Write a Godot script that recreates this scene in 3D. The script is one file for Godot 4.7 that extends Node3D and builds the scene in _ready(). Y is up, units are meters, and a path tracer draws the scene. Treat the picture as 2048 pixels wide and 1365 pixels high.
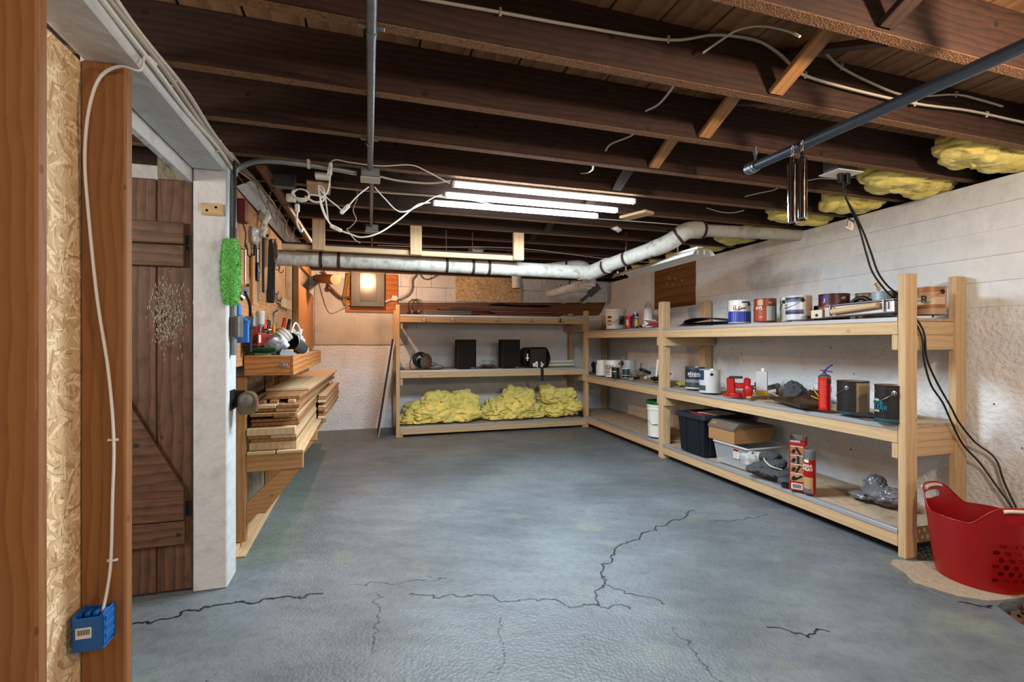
extends Node3D

var rng := RandomNumberGenerator.new()
var M := {}
var taken := {}
const UP := Vector3.UP

# ---------- naming ----------
func numbered(called: String) -> String:
	var k: int = taken.get(called, 0)
	taken[called] = k + 1
	return called if k == 0 else "%s_%03d" % [called, k]

func tag(o: Node, label: String, category: String, group := "") -> void:
	o.set_meta("label", label)
	o.set_meta("category", category)
	if group != "":
		o.set_meta("group", group)

func thing(called: String, label: String, category: String, at := Vector3.ZERO, turn := 0.0, group := "") -> Node3D:
	var o := Node3D.new()
	o.name = numbered(called)
	add_child(o)
	o.position = at
	o.rotation.y = turn
	tag(o, label, category, group)
	return o

func part(called: String, s: SurfaceTool, m: Material, parent: Node) -> MeshInstance3D:
	var o := MeshInstance3D.new()
	o.name = called
	o.mesh = s.commit()
	o.material_override = m
	parent.add_child(o, true)
	return o

# a thing that is one mesh: its origin is moved to its base
func solo(called: String, s: SurfaceTool, m: Material, label: String, category: String, group := "") -> MeshInstance3D:
	var a: ArrayMesh = s.commit()
	var b := a.get_aabb()
	var base := Vector3(b.get_center().x, b.position.y, b.get_center().z)
	var s2 := st()
	s2.append_from(a, 0, Transform3D(Basis.IDENTITY, -base))
	var o := part(numbered(called), s2, m, self)
	o.position = base
	tag(o, label, category, group)
	return o

func struct(called: String, s: SurfaceTool, m: Material) -> MeshInstance3D:
	var o := part(called, s, m, self)
	o.set_meta("kind", "structure")
	return o

# moves a thing's origin to the middle of its base after it was built in world coordinates
func settle(o: Node3D) -> Node3D:
	var lo := Vector3.INF
	var hi := -Vector3.INF
	for c in o.get_children():
		if c is MeshInstance3D:
			var b: AABB = c.mesh.get_aabb()
			lo = lo.min(b.position + c.position)
			hi = hi.max(b.end + c.position)
	var base := Vector3((lo.x + hi.x) / 2, lo.y, (lo.z + hi.z) / 2)
	for c in o.get_children():
		if c is Node3D:
			c.position -= base
	o.position = base
	return o

func dup(o: Node3D, label: String, at: Vector3, turn := 0.0) -> Node3D:
	var r: Node3D = o.duplicate()
	r.name = numbered(String(o.name).rstrip("_0123456789"))
	add_child(r)
	r.position = at
	r.rotation.y = turn
	r.set_meta("label", label)
	return r

# ---------- shapes ----------
func st() -> SurfaceTool:
	var s := SurfaceTool.new()
	s.begin(Mesh.PRIMITIVE_TRIANGLES)
	return s

func tri(s: SurfaceTool, a: Vector3, b: Vector3, c: Vector3, n: Vector3, ua := Vector2.ZERO, ub := Vector2.ZERO, uc := Vector2.ZERO) -> void:
	s.set_normal(n)
	if (b - a).cross(c - a).dot(n) > 0.0:
		s.set_uv(ua); s.add_vertex(a)
		s.set_uv(uc); s.add_vertex(c)
		s.set_uv(ub); s.add_vertex(b)
	else:
		s.set_uv(ua); s.add_vertex(a)
		s.set_uv(ub); s.add_vertex(b)
		s.set_uv(uc); s.add_vertex(c)

func quad(s: SurfaceTool, a: Vector3, b: Vector3, c: Vector3, d: Vector3, n: Vector3, u := Vector2.ZERO, uw := Vector2(1, 0), uh := Vector2(0, 1)) -> void:
	tri(s, a, b, c, n, u, u + uw, u + uw + uh)
	tri(s, a, c, d, n, u, u + uw + uh, u + uh)

# bevelled box of `size` centred in xf; texture runs along its longest side, in metres, from a random place
func bbox(s: SurfaceTool, xf: Transform3D, size: Vector3, b := 0.003, rnd := true) -> void:
	var h := size / 2
	b = minf(b, minf(h.x, minf(h.y, h.z)) * 0.9)
	var long := 0
	if size.y > size[long]: long = 1
	if size.z > size[long]: long = 2
	var off := Vector2(rng.randf() * 2.0, rng.randf()) if rnd else Vector2.ZERO
	for ax in 3:
		var u := (ax + 1) % 3
		var v := (ax + 2) % 3
		if v == long:
			u = v
			v = (ax + 1) % 3
		for sg: float in [-1.0, 1.0]:
			var n := Vector3.ZERO
			n[ax] = sg
			var p := []
			var uv := []
			for q in [[-1, -1], [1, -1], [1, 1], [-1, 1]]:
				var w := Vector3.ZERO
				w[ax] = sg * h[ax]
				w[u] = q[0] * (h[u] - b)
				w[v] = q[1] * (h[v] - b)
				p.append(xf * w)
				uv.append(off + Vector2(w[u], w[v] + ax * 0.11))
			var nn := (xf.basis * n).normalized()
			tri(s, p[0], p[1], p[2], nn, uv[0], uv[1], uv[2])
			tri(s, p[0], p[2], p[3], nn, uv[0], uv[2], uv[3])
	if b <= 0.0:
		return
	for ax in 3: # edges along ax
		var u := (ax + 1) % 3
		var v := (ax + 2) % 3
		for q in [[-1, -1], [1, -1], [1, 1], [-1, 1]]:
			var p := []
			for e in [[-1, 0], [1, 0], [1, 1], [-1, 1]]:
				var w := Vector3.ZERO
				w[ax] = e[0] * (h[ax] - b)
				w[u] = q[0] * (h[u] - (b if e[1] == 0 else 0.0))
				w[v] = q[1] * (h[v] - (0.0 if e[1] == 0 else b))
				p.append(xf * w)
			var n := Vector3.ZERO
			n[u] = q[0]
			n[v] = q[1]
			var nn := (xf.basis * n).normalized()
			var o2 := off
			var L := Vector2(size[ax], 0) if ax == long else Vector2(0.01, 0)
			tri(s, p[0], p[1], p[2], nn, o2, o2 + L, o2 + L + Vector2(0, .004))
			tri(s, p[0], p[2], p[3], nn, o2, o2 + L + Vector2(0, .004), o2 + Vector2(0, .004))
	for q in [[-1, -1, -1], [1, -1, -1], [-1, 1, -1], [1, 1, -1], [-1, -1, 1], [1, -1, 1], [-1, 1, 1], [1, 1, 1]]:
		var sg := Vector3(q[0], q[1], q[2])
		var c := sg * h
		tri(s, xf * (c - Vector3(0, sg.y, sg.z) * b), xf * (c - Vector3(sg.x, 0, sg.z) * b), xf * (c - Vector3(sg.x, sg.y, 0) * b), (xf.basis * sg).normalized(), off, off, off)

func slab(s: SurfaceTool, lo: Vector3, hi: Vector3, b := 0.003) -> void:
	bbox(s, Transform3D(Basis.IDENTITY, (lo + hi) / 2), (hi - lo).abs(), b)

# lumber from p0 to p1: `w` across (sideways), `t` in the up direction
func beam(s: SurfaceTool, p0: Vector3, p1: Vector3, w: float, t: float, b := 0.003, up := UP) -> void:
	var x := (p1 - p0).normalized()
	var z := x.cross(up).normalized()
	var y := z.cross(x)
	bbox(s, Transform3D(Basis(x, y, z), (p0 + p1) / 2), Vector3(p0.distance_to(p1), t, w), b)

func curve(pts: Array, n := 6) -> Array:
	var out := []
	for i in pts.size() - 1:
		var a: Vector3 = pts[maxi(i - 1, 0)]
		var b: Vector3 = pts[i]
		var c: Vector3 = pts[i + 1]
		var d: Vector3 = pts[mini(i + 2, pts.size() - 1)]
		for k in n:
			out.append(b.cubic_interpolate(c, a, d, float(k) / n))
	out.append(pts[-1])
	return out

# round bar through points; flat > 1 widens it sideways (flat cable)
func tube(s: SurfaceTool, pts: Array, r: float, sides := 8, r_end := -1.0, squash := 1.0) -> void:
	var n := pts.size()
	var t0: Vector3 = (pts[1] - pts[0]).normalized()
	var u := t0.cross(UP if absf(t0.y) < 0.9 else Vector3.RIGHT).normalized()
	var rings := []
	var norms := []
	var run := 0.0
	var lens := []
	for i in n:
		var t: Vector3 = (pts[mini(i + 1, n - 1)] - pts[maxi(i - 1, 0)]).normalized()
		u = (u - t * u.dot(t)).normalized()
		var v := t.cross(u)
		var rr := r if r_end < 0 else lerpf(r, r_end, float(i) / (n - 1))
		if i > 0:
			run += pts[i].distance_to(pts[i - 1])
		lens.append(run)
		var ring := []
		var nr := []
		for k in sides:
			var a := TAU * k / sides
			var d := u * cos(a) + v * sin(a) * squash
			ring.append(pts[i] + d * rr)
			nr.append((u * cos(a) * squash + v * sin(a)).normalized())
		rings.append(ring)
		norms.append(nr)
	for i in n - 1:
		for k in sides:
			var k2 := (k + 1) % sides
			vtx4(s, [rings[i][k], rings[i + 1][k], rings[i + 1][k2], rings[i][k2]], [norms[i][k], norms[i + 1][k], norms[i + 1][k2], norms[i][k2]],
				[Vector2(lens[i], k * .05), Vector2(lens[i + 1], k * .05), Vector2(lens[i + 1], k * .05 + .05), Vector2(lens[i], k * .05 + .05)])
	for e in [0, n - 1]:
		var nn: Vector3 = (pts[0] - pts[1]).normalized() if e == 0 else (pts[n - 1] - pts[n - 2]).normalized()
		for k in sides:
			tri(s, pts[e], rings[e][k], rings[e][(k + 1) % sides], nn)

func vtx4(s: SurfaceTool, p: Array, n: Array, uv: Array) -> void:
	var order := [0, 1, 2, 0, 2, 3]
	if (p[1] - p[0]).cross(p[2] - p[0]).dot(n[0] + n[2]) > 0.0:
		order = [0, 2, 1, 0, 3, 2]
	for i in order:
		s.set_normal(n[i])
		s.set_uv(uv[i])
		s.add_vertex(p[i])

# turned shape: profile of Vector2(radius, height); from angle a0 over `sweep`
func lathe(s: SurfaceTool, prof: Array, xf := Transform3D.IDENTITY, segs := 24, a0 := 0.0, sweep := TAU, smooth := false) -> void:
	var total := 0.0
	for i in prof.size() - 1:
		total += prof[i].distance_to(prof[i + 1])
	var run := 0.0
	var ns := []
	for i in prof.size() - 1:
		var d: Vector2 = (prof[i + 1] - prof[i]).normalized()
		ns.append(Vector2(d.y, -d.x))
	for i in prof.size() - 1:
		var p: Vector2 = prof[i]
		var q: Vector2 = prof[i + 1]
		var len := p.distance_to(q)
		if len < 1e-6:
			continue
		var np: Vector2 = ns[i]
		var nq: Vector2 = ns[i]
		if smooth:
			np = (ns[maxi(i - 1, 0)] + ns[i]).normalized()
			nq = (ns[mini(i + 1, ns.size() - 1)] + ns[i]).normalized()
		var v0 := run / total
		run += len
		var v1 := run / total
		for k in segs:
			var a := a0 + sweep * k / segs
			var b := a0 + sweep * (k + 1) / segs
			var ca := Vector3(sin(a), 0, cos(a))
			var cb := Vector3(sin(b), 0, cos(b))
			var P := [xf * (ca * p.x + UP * p.y), xf * (cb * p.x + UP * p.y), xf * (cb * q.x + UP * q.y), xf * (ca * q.x + UP * q.y)]
			var N := [xf.basis * (ca * np.x + UP * np.y), xf.basis * (cb * np.x + UP * np.y), xf.basis * (cb * nq.x + UP * nq.y), xf.basis * (ca * nq.x + UP * nq.y)]
			for j in 4:
				N[j] = N[j].normalized()
			var u0 := float(k) / segs
			var u1 := float(k + 1) / segs
			vtx4(s, P, N, [Vector2(u0, 1 - v0), Vector2(u1, 1 - v0), Vector2(u1, 1 - v1), Vector2(u0, 1 - v1)])

# flat outline (Vector2, any winding) pushed along z by depth, in xf
func prism(s: SurfaceTool, poly: PackedVector2Array, depth: float, xf := Transform3D.IDENTITY) -> void:
	var ids := Geometry2D.triangulate_polygon(poly)
	var nz := (xf.basis * Vector3(0, 0, 1)).normalized()
	for i in range(0, ids.size(), 3):
		var a := poly[ids[i]]
		var b := poly[ids[i + 1]]
		var c := poly[ids[i + 2]]
		tri(s, xf * Vector3(a.x, a.y, depth), xf * Vector3(b.x, b.y, depth), xf * Vector3(c.x, c.y, depth), nz, a, b, c)
		tri(s, xf * Vector3(a.x, a.y, 0), xf * Vector3(b.x, b.y, 0), xf * Vector3(c.x, c.y, 0), -nz, a, b, c)
	var cw := Geometry2D.is_polygon_clockwise(poly)
	for i in poly.size():
		var a := poly[i]
		var b := poly[(i + 1) % poly.size()]
		var e := (b - a).normalized()
		var n2 := Vector2(e.y, -e.x) * (-1.0 if cw else 1.0)
		var n := (xf.basis * Vector3(n2.x, n2.y, 0)).normalized()
		quad(s, xf * Vector3(a.x, a.y, 0), xf * Vector3(b.x, b.y, 0), xf * Vector3(b.x, b.y, depth), xf * Vector3(a.x, a.y, depth), n, a, Vector2((b - a).length(), 0), Vector2(0, depth))

# grid surface from a function (u, v in 0..1) -> Vector3; both sides show; thick > 0 adds a back
func sheet(s: SurfaceTool, f: Callable, nu: int, nv: int, closed_u := false) -> void:
	var g := []
	for j in nv + 1:
		var row := []
		for i in nu + 1:
			row.append(f.call(float(i % nu if closed_u else i) / nu, float(j) / nv))
		g.append(row)
	var nm := []
	for j in nv + 1:
		var row := []
		for i in nu + 1:
			var i0 := i - 1
			var i1 := i + 1
			if closed_u:
				i0 = (i - 1 + nu) % nu
				i1 = (i + 1) % nu
			else:
				i0 = maxi(i0, 0)
				i1 = mini(i1, nu)
			var du: Vector3 = g[j][i1] - g[j][i0]
			var dv: Vector3 = g[mini(j + 1, nv)][i] - g[maxi(j - 1, 0)][i]
			var n := dv.cross(du)
			row.append(n.normalized() if n.length() > 1e-9 else UP)
		nm.append(row)
	for j in nv:
		for i in nu:
			vtx4(s, [g[j][i], g[j][i + 1], g[j + 1][i + 1], g[j + 1][i]], [nm[j][i], nm[j][i + 1], nm[j + 1][i + 1], nm[j + 1][i]],
				[Vector2(i, j) / nu, Vector2(i + 1, j) / nu, Vector2(i + 1, j + 1) / nu, Vector2(i, j + 1) / nu])

# rough rounded lump: ellipsoid with noise in its radius; flat_y cuts its underside
func lump(s: SurfaceTool, c: Vector3, r: Vector3, amp: float, freq: float, sd: int, flat_y := -INF, nu := 40, nv := 24, box := 2.6, basis := Basis.IDENTITY) -> void:
	var nz := FastNoiseLite.new()
	nz.seed = sd
	nz.frequency = freq
	nz.fractal_octaves = 4
	var f := func(u: float, v: float) -> Vector3:
		var a := u * TAU
		var b := v * PI
		var d := Vector3(cos(a) * sin(b), cos(b), sin(a) * sin(b))
		var k := pow(pow(absf(d.x), box) + pow(absf(d.y), box) + pow(absf(d.z), box), -1.0 / box)
		var p := d * k * r
		var w := c + basis * p
		w += basis * (d * amp * nz.get_noise_3dv(w) * 2.0)
		if w.y < flat_y:
			w.y = flat_y + (w.y - flat_y) * 0.02
		return w
	sheet(s, f, nu, nv, true)

# torn glass wool: soft body with creased folds and ragged fluff
func fluff(s: SurfaceTool, c: Vector3, r: Vector3, sd: int, flat_y := -INF, nu := 72, nv := 44, k0 := 1.0) -> void:
	var big := noise(sd, 3.2, 2)
	var fold := noise(sd + 5, 5.5, 2)
	var fine := noise(sd + 9, 34.0, 3)
	var f := func(u: float, v: float) -> Vector3:
		var a := u * TAU
		var b := v * PI
		var d := Vector3(cos(a) * sin(b), cos(b), sin(a) * sin(b))
		var k := pow(pow(absf(d.x), 3.0) + pow(absf(d.y), 3.0) + pow(absf(d.z), 3.0), -1.0 / 3.0)
		var w := c + d * k * r
		var q := Vector3(w.x * 0.55 + 0.25 * w.y, w.y * 2.6, w.z * 0.6)
		var crease := exp(-pow(fold.get_noise_3dv(q) * 9.0, 2.0))
		w += d * k0 * (0.09 * big.get_noise_3dv(w) - 0.042 * crease + 0.007 * fine.get_noise_3dv(w))
		if w.y < flat_y:
			w.y = flat_y + (w.y - flat_y) * 0.02
		return w
	sheet(s, f, nu, nv, true)

func text_on(txt: String, height: float, m: Material, parent: Node, xf: Transform3D, radius := 0.0, bold := true, called := "lettering", width := 0.0) -> void:
	var t := TextMesh.new()
	var f := SystemFont.new()
	f.font_names = PackedStringArray(["Droid Sans"])
	f.font_weight = 700 if bold else 400
	t.font = f
	t.text = txt
	t.font_size = 32
	t.pixel_size = height / 24.0
	t.depth = 0.0006
	t.curve_step = 3.0
	var a := t.get_mesh_arrays()
	var vs: PackedVector3Array = a[Mesh.ARRAY_VERTEX]
	var ix = a[Mesh.ARRAY_INDEX]
	var nn: PackedVector3Array = a[Mesh.ARRAY_NORMAL]
	var sx := 1.0
	if width > 0.0:
		var lo := INF
		var hi := -INF
		for v in vs:
			lo = minf(lo, v.x)
			hi = maxf(hi, v.x)
		sx = width / maxf(hi - lo, 1e-4)
	var s := st()
	var put := func(i: int) -> void:
		var v := vs[i]
		v.x *= sx
		var n := nn[i]
		if radius > 0.0:
			var an := v.x / radius
			v = Vector3(sin(an) * (radius + v.z), v.y, cos(an) * (radius + v.z))
			n = Basis(UP, an) * n
		s.set_normal((xf.basis * n).normalized())
		s.set_uv(Vector2.ZERO)
		s.add_vertex(xf * v)
	if ix != null and ix.size() > 0:
		for i in ix:
			put.call(i)
	else:
		for i in vs.size():
			put.call(i)
	part(called, s, m, parent)

# ---------- materials ----------
func mat(col: Color, rough := 0.7, metal := 0.0) -> StandardMaterial3D:
	var m := StandardMaterial3D.new()
	m.albedo_color = col
	m.roughness = rough
	m.metallic = metal
	return m

func noise(sd: int, freq: float, oct := 4) -> FastNoiseLite:
	var n := FastNoiseLite.new()
	n.seed = sd
	n.frequency = freq
	n.fractal_octaves = oct
	return n

func noise_tex(sd: int, freq: float, stops: Array, size := 512, as_normal := false, strength := 4.0, oct := 4) -> NoiseTexture2D:
	var t := NoiseTexture2D.new()
	t.noise = noise(sd, freq, oct)
	t.width = size
	t.height = size
	t.seamless = true
	if as_normal:
		t.as_normal_map = true
		t.bump_strength = strength
	elif stops.size() > 0:
		var g := Gradient.new()
		g.offsets = PackedFloat32Array(range(stops.size()).map(func(i): return float(i) / (stops.size() - 1)))
		g.colors = PackedColorArray(stops)
		t.color_ramp = g
	return t

func tri_mat(stops: Array, freq: float, sc: float, rough: float, sd: int, bump := 0.0, bump_freq := 0.02, metal := 0.0, world := true) -> StandardMaterial3D:
	var m := mat(Color.WHITE, rough, metal)
	m.albedo_texture = noise_tex(sd, freq, stops)
	m.uv1_triplanar = true
	m.uv1_world_triplanar = world
	m.uv1_scale = Vector3.ONE * sc
	if bump > 0.0:
		m.normal_enabled = true
		m.normal_texture = noise_tex(sd + 7, bump_freq, [], 512, true, bump)
	return m

# plain-sawn timber, 2 m along x and 0.5 m across y: growth rings, streaks and knots
func wood(light: Color, dark: Color, sd: int, knots: int, rings := 34.0, rough := 0.75, dirt := 0.0, streak := 0.25) -> StandardMaterial3D:
	var w := 640
	var h := 320
	var nz := noise(sd, 1.0, 3)
	var r := RandomNumberGenerator.new()
	r.seed = sd
	var ks := []
	for i in knots:
		ks.append([r.randf() * 2.0, r.randf() * 0.5, r.randf_range(0.006, 0.014)])
	var img := Image.create(w, h, false, Image.FORMAT_RGB8)
	for y in h:
		var fy := 0.5 * y / h
		for x in w:
			var fx := 2.0 * x / w
			var q := fy + 0.02 * nz.get_noise_2d(fx * 1.4, fy * 3.0)
			var hole := 0.0
			for k in ks:
				var dx: float = absf(fx - k[0])
				var dy: float = absf(fy - k[1])
				if dx < 0.14 and dy < 0.07:
					var e := sqrt(dx * dx * 0.35 + dy * dy)
					q += 0.012 * exp(-e * 45.0) * (1.0 if fy > k[1] else -1.0)
					hole = maxf(hole, smoothstep(k[2], k[2] * 0.6, sqrt(dx * dx * 0.7 + dy * dy)))
			var g := fposmod(q * rings, 1.0)
			g = g * g * 0.7 + streak * (nz.get_noise_2d(fx * 3.0, fy * 260.0) + 0.3) + dirt * maxf(nz.get_noise_2d(fx * 9.0 + 31.0, fy * 14.0), 0.0)
			img.set_pixel(x, y, light.lerp(dark, clampf(g + hole * 1.6, 0.0, 1.5)))
	var m := mat(Color.WHITE, rough)
	m.albedo_texture = ImageTexture.create_from_image(img)
	m.uv1_scale = Vector3(0.5, 2.0, 1.0)
	return m

# pressed wood flakes, 0.7 m square
func flakes(sd: int) -> StandardMaterial3D:
	var n := 512
	var img := Image.create(n, n, false, Image.FORMAT_RGB8)
	img.fill(Color(0.84, 0.71, 0.53))
	var r := RandomNumberGenerator.new()
	r.seed = sd
	for k in 1500:
		var cx := r.randi() % n
		var cy := r.randi() % n
		var a := r.randf() * PI
		var L := r.randf_range(16, 50)
		var W := r.randf_range(3, 11)
		var base := Color(0.97, 0.87, 0.70).lerp(Color(0.72, 0.57, 0.39), pow(r.randf(), 1.6))
		var ca := cos(a)
		var sa := sin(a)
		var i := -L / 2
		while i < L / 2:
			var j := -W / 2
			while j < W / 2:
				var edge := absf(j) > W / 2 - 1.0
				img.set_pixel(posmod(int(cx + ca * i - sa * j), n), posmod(int(cy + sa * i + ca * j), n), base.darkened(0.25) if edge and j > 0 else base)
				j += 0.8
			i += 0.8
	var m := mat(Color.WHITE, 0.75)
	m.albedo_texture = ImageTexture.create_from_image(img)
	m.uv1_triplanar = true
	m.uv1_world_triplanar = true
	m.uv1_scale = Vector3.ONE * 1.4
	return m

func glow(col: Color, e: float) -> StandardMaterial3D:
	var m := mat(col, 0.5)
	m.emission_enabled = true
	m.emission = col
	m.emission_energy_multiplier = e
	return m

func clear(col: Color, a: float, rough := 0.1) -> StandardMaterial3D:
	var m := mat(Color(col, a), rough)
	m.transparency = BaseMaterial3D.TRANSPARENCY_ALPHA
	return m


func _ready() -> void:
	# camera
	var cam := Camera3D.new()
	cam.name = "camera"
	cam.position = Vector3(0, 1.2, 0)
	cam.rotation_degrees = Vector3(0, -16.8, 0)
	cam.fov = 70.43
	cam.near = 0.02
	add_child(cam)
	# air and exposure: a cellar without sky
	var we := WorldEnvironment.new()
	we.name = "environment"
	var e := Environment.new()
	e.background_mode = Environment.BG_COLOR
	e.background_color = Color(0, 0, 0)
	e.tonemap_mode = Environment.TONE_MAPPER_LINEAR
	e.tonemap_exposure = 3.4
	e.sdfgi_enabled = true
	e.ssao_enabled = true
	e.ssil_enabled = true
	we.environment = e
	add_child(we)
	# unseen bulb and added fill near the camera, side room and workshop lamps
	lamp("unseen_bulb_light", Vector3(1.9, 1.93, -0.35), Color(1.0, 0.88, 0.76), 0.75, 0.06)  # unseen warm bulb, set out of view to brighten the near left partition
	lamp("added_fill_light", Vector3(0.5, 1.9, 0.9), Color(0.95, 0.98, 1.0), 0.35, 0.3)  # added fill behind the camera, no lamp known there
	lamp("side_room_light", Vector3(-2.2, 1.8, -1.2), Color(1.0, 0.95, 0.9), 0.8, 0.2)
	lamp("workshop_bulb_light", Vector3(0.016, 2.107, -5.850), Color(1.0, 0.78, 0.60), 0.50, 0.035)
	var t0 := Time.get_ticks_msec()
	make_materials()
	print("materials ", Time.get_ticks_msec() - t0)
	build_shell()
	build_ceiling()
	tubes()
	build_left()
	build_bench()
	build_back()
	build_services()
	build_shelves()
	build_items()
	for o in find_children("*", "GeometryInstance3D", true, false):
		o.cast_shadow = GeometryInstance3D.SHADOW_CASTING_SETTING_ON
	print("built ", Time.get_ticks_msec() - t0)

func lamp(called: String, at: Vector3, col: Color, energy: float, size: float) -> void:
	var l := OmniLight3D.new()
	l.name = called
	l.position = at
	l.light_color = col
	l.light_energy = energy
	l.light_size = size
	l.omni_range = 14.0
	l.omni_attenuation = 2.0
	l.shadow_enabled = true
	add_child(l)

func make_materials() -> void:
	M.pine = wood(Color(0.765, 0.65, 0.50), Color(0.69, 0.555, 0.395), 11, 7, 26.0, 0.7, 0.15, 0.25)
	M.stud = wood(Color(0.58, 0.38, 0.20), Color(0.47, 0.285, 0.125), 22, 7, 36.0, 0.7, 0.2, 0.2)
	M.fir = wood(Color(0.70, 0.51, 0.32), Color(0.58, 0.39, 0.22), 12, 6, 36.0, 0.7, 0.2, 0.2)
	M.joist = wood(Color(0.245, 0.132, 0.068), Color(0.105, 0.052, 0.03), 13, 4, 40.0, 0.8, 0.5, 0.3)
	M.door = wood(Color(0.42, 0.28, 0.18), Color(0.22, 0.14, 0.09), 14, 4, 24.0, 0.6, 0.6, 0.4)
	M.lumber = wood(Color(0.62, 0.44, 0.27), Color(0.46, 0.29, 0.15), 15, 5, 30.0, 0.75, 0.2, 0.3)
	M.drawer = wood(Color(0.76, 0.50, 0.26), Color(0.46, 0.25, 0.10), 16, 0, 34.0, 0.6, 0.1, 0.15)
	M.deck = tri_mat([Color(0.56, 0.48, 0.39), Color(0.66, 0.57, 0.47), Color(0.70, 0.61, 0.50), Color(0.60, 0.52, 0.42)], 0.012, 1.2, 0.85, 28, 2.0, 0.05)
	M.ply = wood(Color(0.72, 0.42, 0.14), Color(0.52, 0.27, 0.07), 18, 2, 14.0, 0.65, 0.3, 0.2)
	M.subfloor = wood(Color(0.56, 0.42, 0.29), Color(0.42, 0.29, 0.18), 19, 6, 12.0, 0.8, 0.6, 0.3)
	M.brown_ply = wood(Color(0.46, 0.30, 0.15), Color(0.34, 0.20, 0.09), 27, 2, 10.0, 0.55, 0.3, 0.3)
	M.laminate = wood(Color(0.46, 0.22, 0.10), Color(0.26, 0.11, 0.05), 20, 2, 30.0, 0.45, 0.2, 0.3)
	M.osb = flakes(3)
	M.white_wood = tri_mat([Color(0.71, 0.715, 0.715), Color(0.775, 0.78, 0.78), Color(0.79, 0.795, 0.795), Color(0.75, 0.755, 0.755)], 0.012, 0.9, 0.6, 31, 2.0, 0.03)
	M.wall = tri_mat([Color(0.81, 0.825, 0.845), Color(0.84, 0.855, 0.87), Color(0.86, 0.87, 0.88), Color(0.825, 0.835, 0.85)], 0.008, 0.6, 0.85, 32, 2.0, 0.03)
	M.rough_wall = tri_mat([Color(0.80, 0.81, 0.825), Color(0.84, 0.85, 0.865), Color(0.86, 0.87, 0.88), Color(0.815, 0.82, 0.835)], 0.008, 0.8, 0.9, 33, 2.8, 0.06)
	M.stone = tri_mat([Color(0.42, 0.40, 0.34), Color(0.58, 0.55, 0.47), Color(0.52, 0.49, 0.42)], 0.012, 0.8, 0.9, 34, 10.0, 0.02)
	M.board_panel = tri_mat([Color(0.62, 0.60, 0.58), Color(0.74, 0.72, 0.69), Color(0.70, 0.66, 0.60)], 0.006, 0.5, 0.7, 35, 2.0, 0.01)
	M.bare = tri_mat([Color(0.50, 0.44, 0.36), Color(0.60, 0.53, 0.45), Color(0.55, 0.49, 0.41)], 0.02, 1.2, 0.9, 36, 3.0, 0.05)
	M.earth = tri_mat([Color(0.16, 0.09, 0.05), Color(0.36, 0.22, 0.12), Color(0.24, 0.14, 0.08)], 0.03, 2.0, 0.95, 37, 16.0, 0.03)
	M.pipe_wrap = tri_mat([Color(0.50, 0.47, 0.41), Color(0.68, 0.665, 0.63), Color(0.71, 0.70, 0.675), Color(0.61, 0.575, 0.51)], 0.012, 1.2, 0.7, 38, 5.0, 0.02)
	M.pegboard = tri_mat([Color(0.64, 0.44, 0.27), Color(0.71, 0.51, 0.33)], 0.01, 1.0, 0.65, 39)
	M.wool = tri_mat([Color(0.72, 0.60, 0.22), Color(0.88, 0.80, 0.38), Color(0.93, 0.87, 0.52), Color(0.84, 0.74, 0.32)], 0.012, 1.6, 1.0, 40, 8.0, 0.02)
	M.wool.rim_enabled = true
	M.wool.rim = 0.4
	M.rag = tri_mat([Color(0.22, 0.225, 0.24), Color(0.33, 0.335, 0.35)], 0.05, 3.0, 1.0, 41, 8.0, 0.1)
	M.galv = tri_mat([Color(0.42, 0.44, 0.46), Color(0.58, 0.60, 0.62)], 0.02, 2.0, 0.42, 42, 0.0, 0.02, 0.85)
	M.dark_galv = mat(Color(0.30, 0.34, 0.39), 0.4, 0.5)
	M.joist_edge_lit = tri_mat([Color(0.34, 0.22, 0.13), Color(0.52, 0.37, 0.24), Color(0.44, 0.30, 0.19)], 0.03, 2.5, 0.95, 43, 6.0, 0.1)  # dusty joist wood, lightened so the colour carries bounced light
	M.edge_metal = mat(Color(0.70, 0.71, 0.73), 0.35, 0.5)
	M.conduit = mat(Color(0.50, 0.52, 0.52), 0.45, 0.6)
	M.steel = mat(Color(0.62, 0.62, 0.63), 0.28, 0.9)
	M.chrome = mat(Color(0.75, 0.75, 0.76), 0.06, 1.0)
	M.iron = mat(Color(0.10, 0.09, 0.085), 0.6, 0.4)
	M.rust = mat(Color(0.22, 0.14, 0.09), 0.75, 0.3)
	M.copper = mat(Color(0.42, 0.30, 0.20), 0.5, 0.7)
	M.black = mat(Color(0.022, 0.022, 0.024), 0.5)
	M.black_matte = mat(Color(0.035, 0.034, 0.034), 0.85)
	M.white = mat(Color(0.86, 0.85, 0.82), 0.5)
	M.cable = mat(Color(0.74, 0.71, 0.65), 0.5)
	M.old_cable = mat(Color(0.52, 0.44, 0.36), 0.6)
	M.paper = mat(Color(0.86, 0.85, 0.82), 0.8)
	M.grey = mat(Color(0.36, 0.37, 0.38), 0.6)
	M.panel_grey = mat(Color(0.30, 0.29, 0.27), 0.45, 0.2)
	M.red = mat(Color(0.62, 0.03, 0.03), 0.4)
	M.blue = mat(Color(0.02, 0.22, 0.50), 0.4)
	M.cardboard = mat(Color(0.60, 0.44, 0.27), 0.85)
	M.floor = floor_material()

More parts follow.
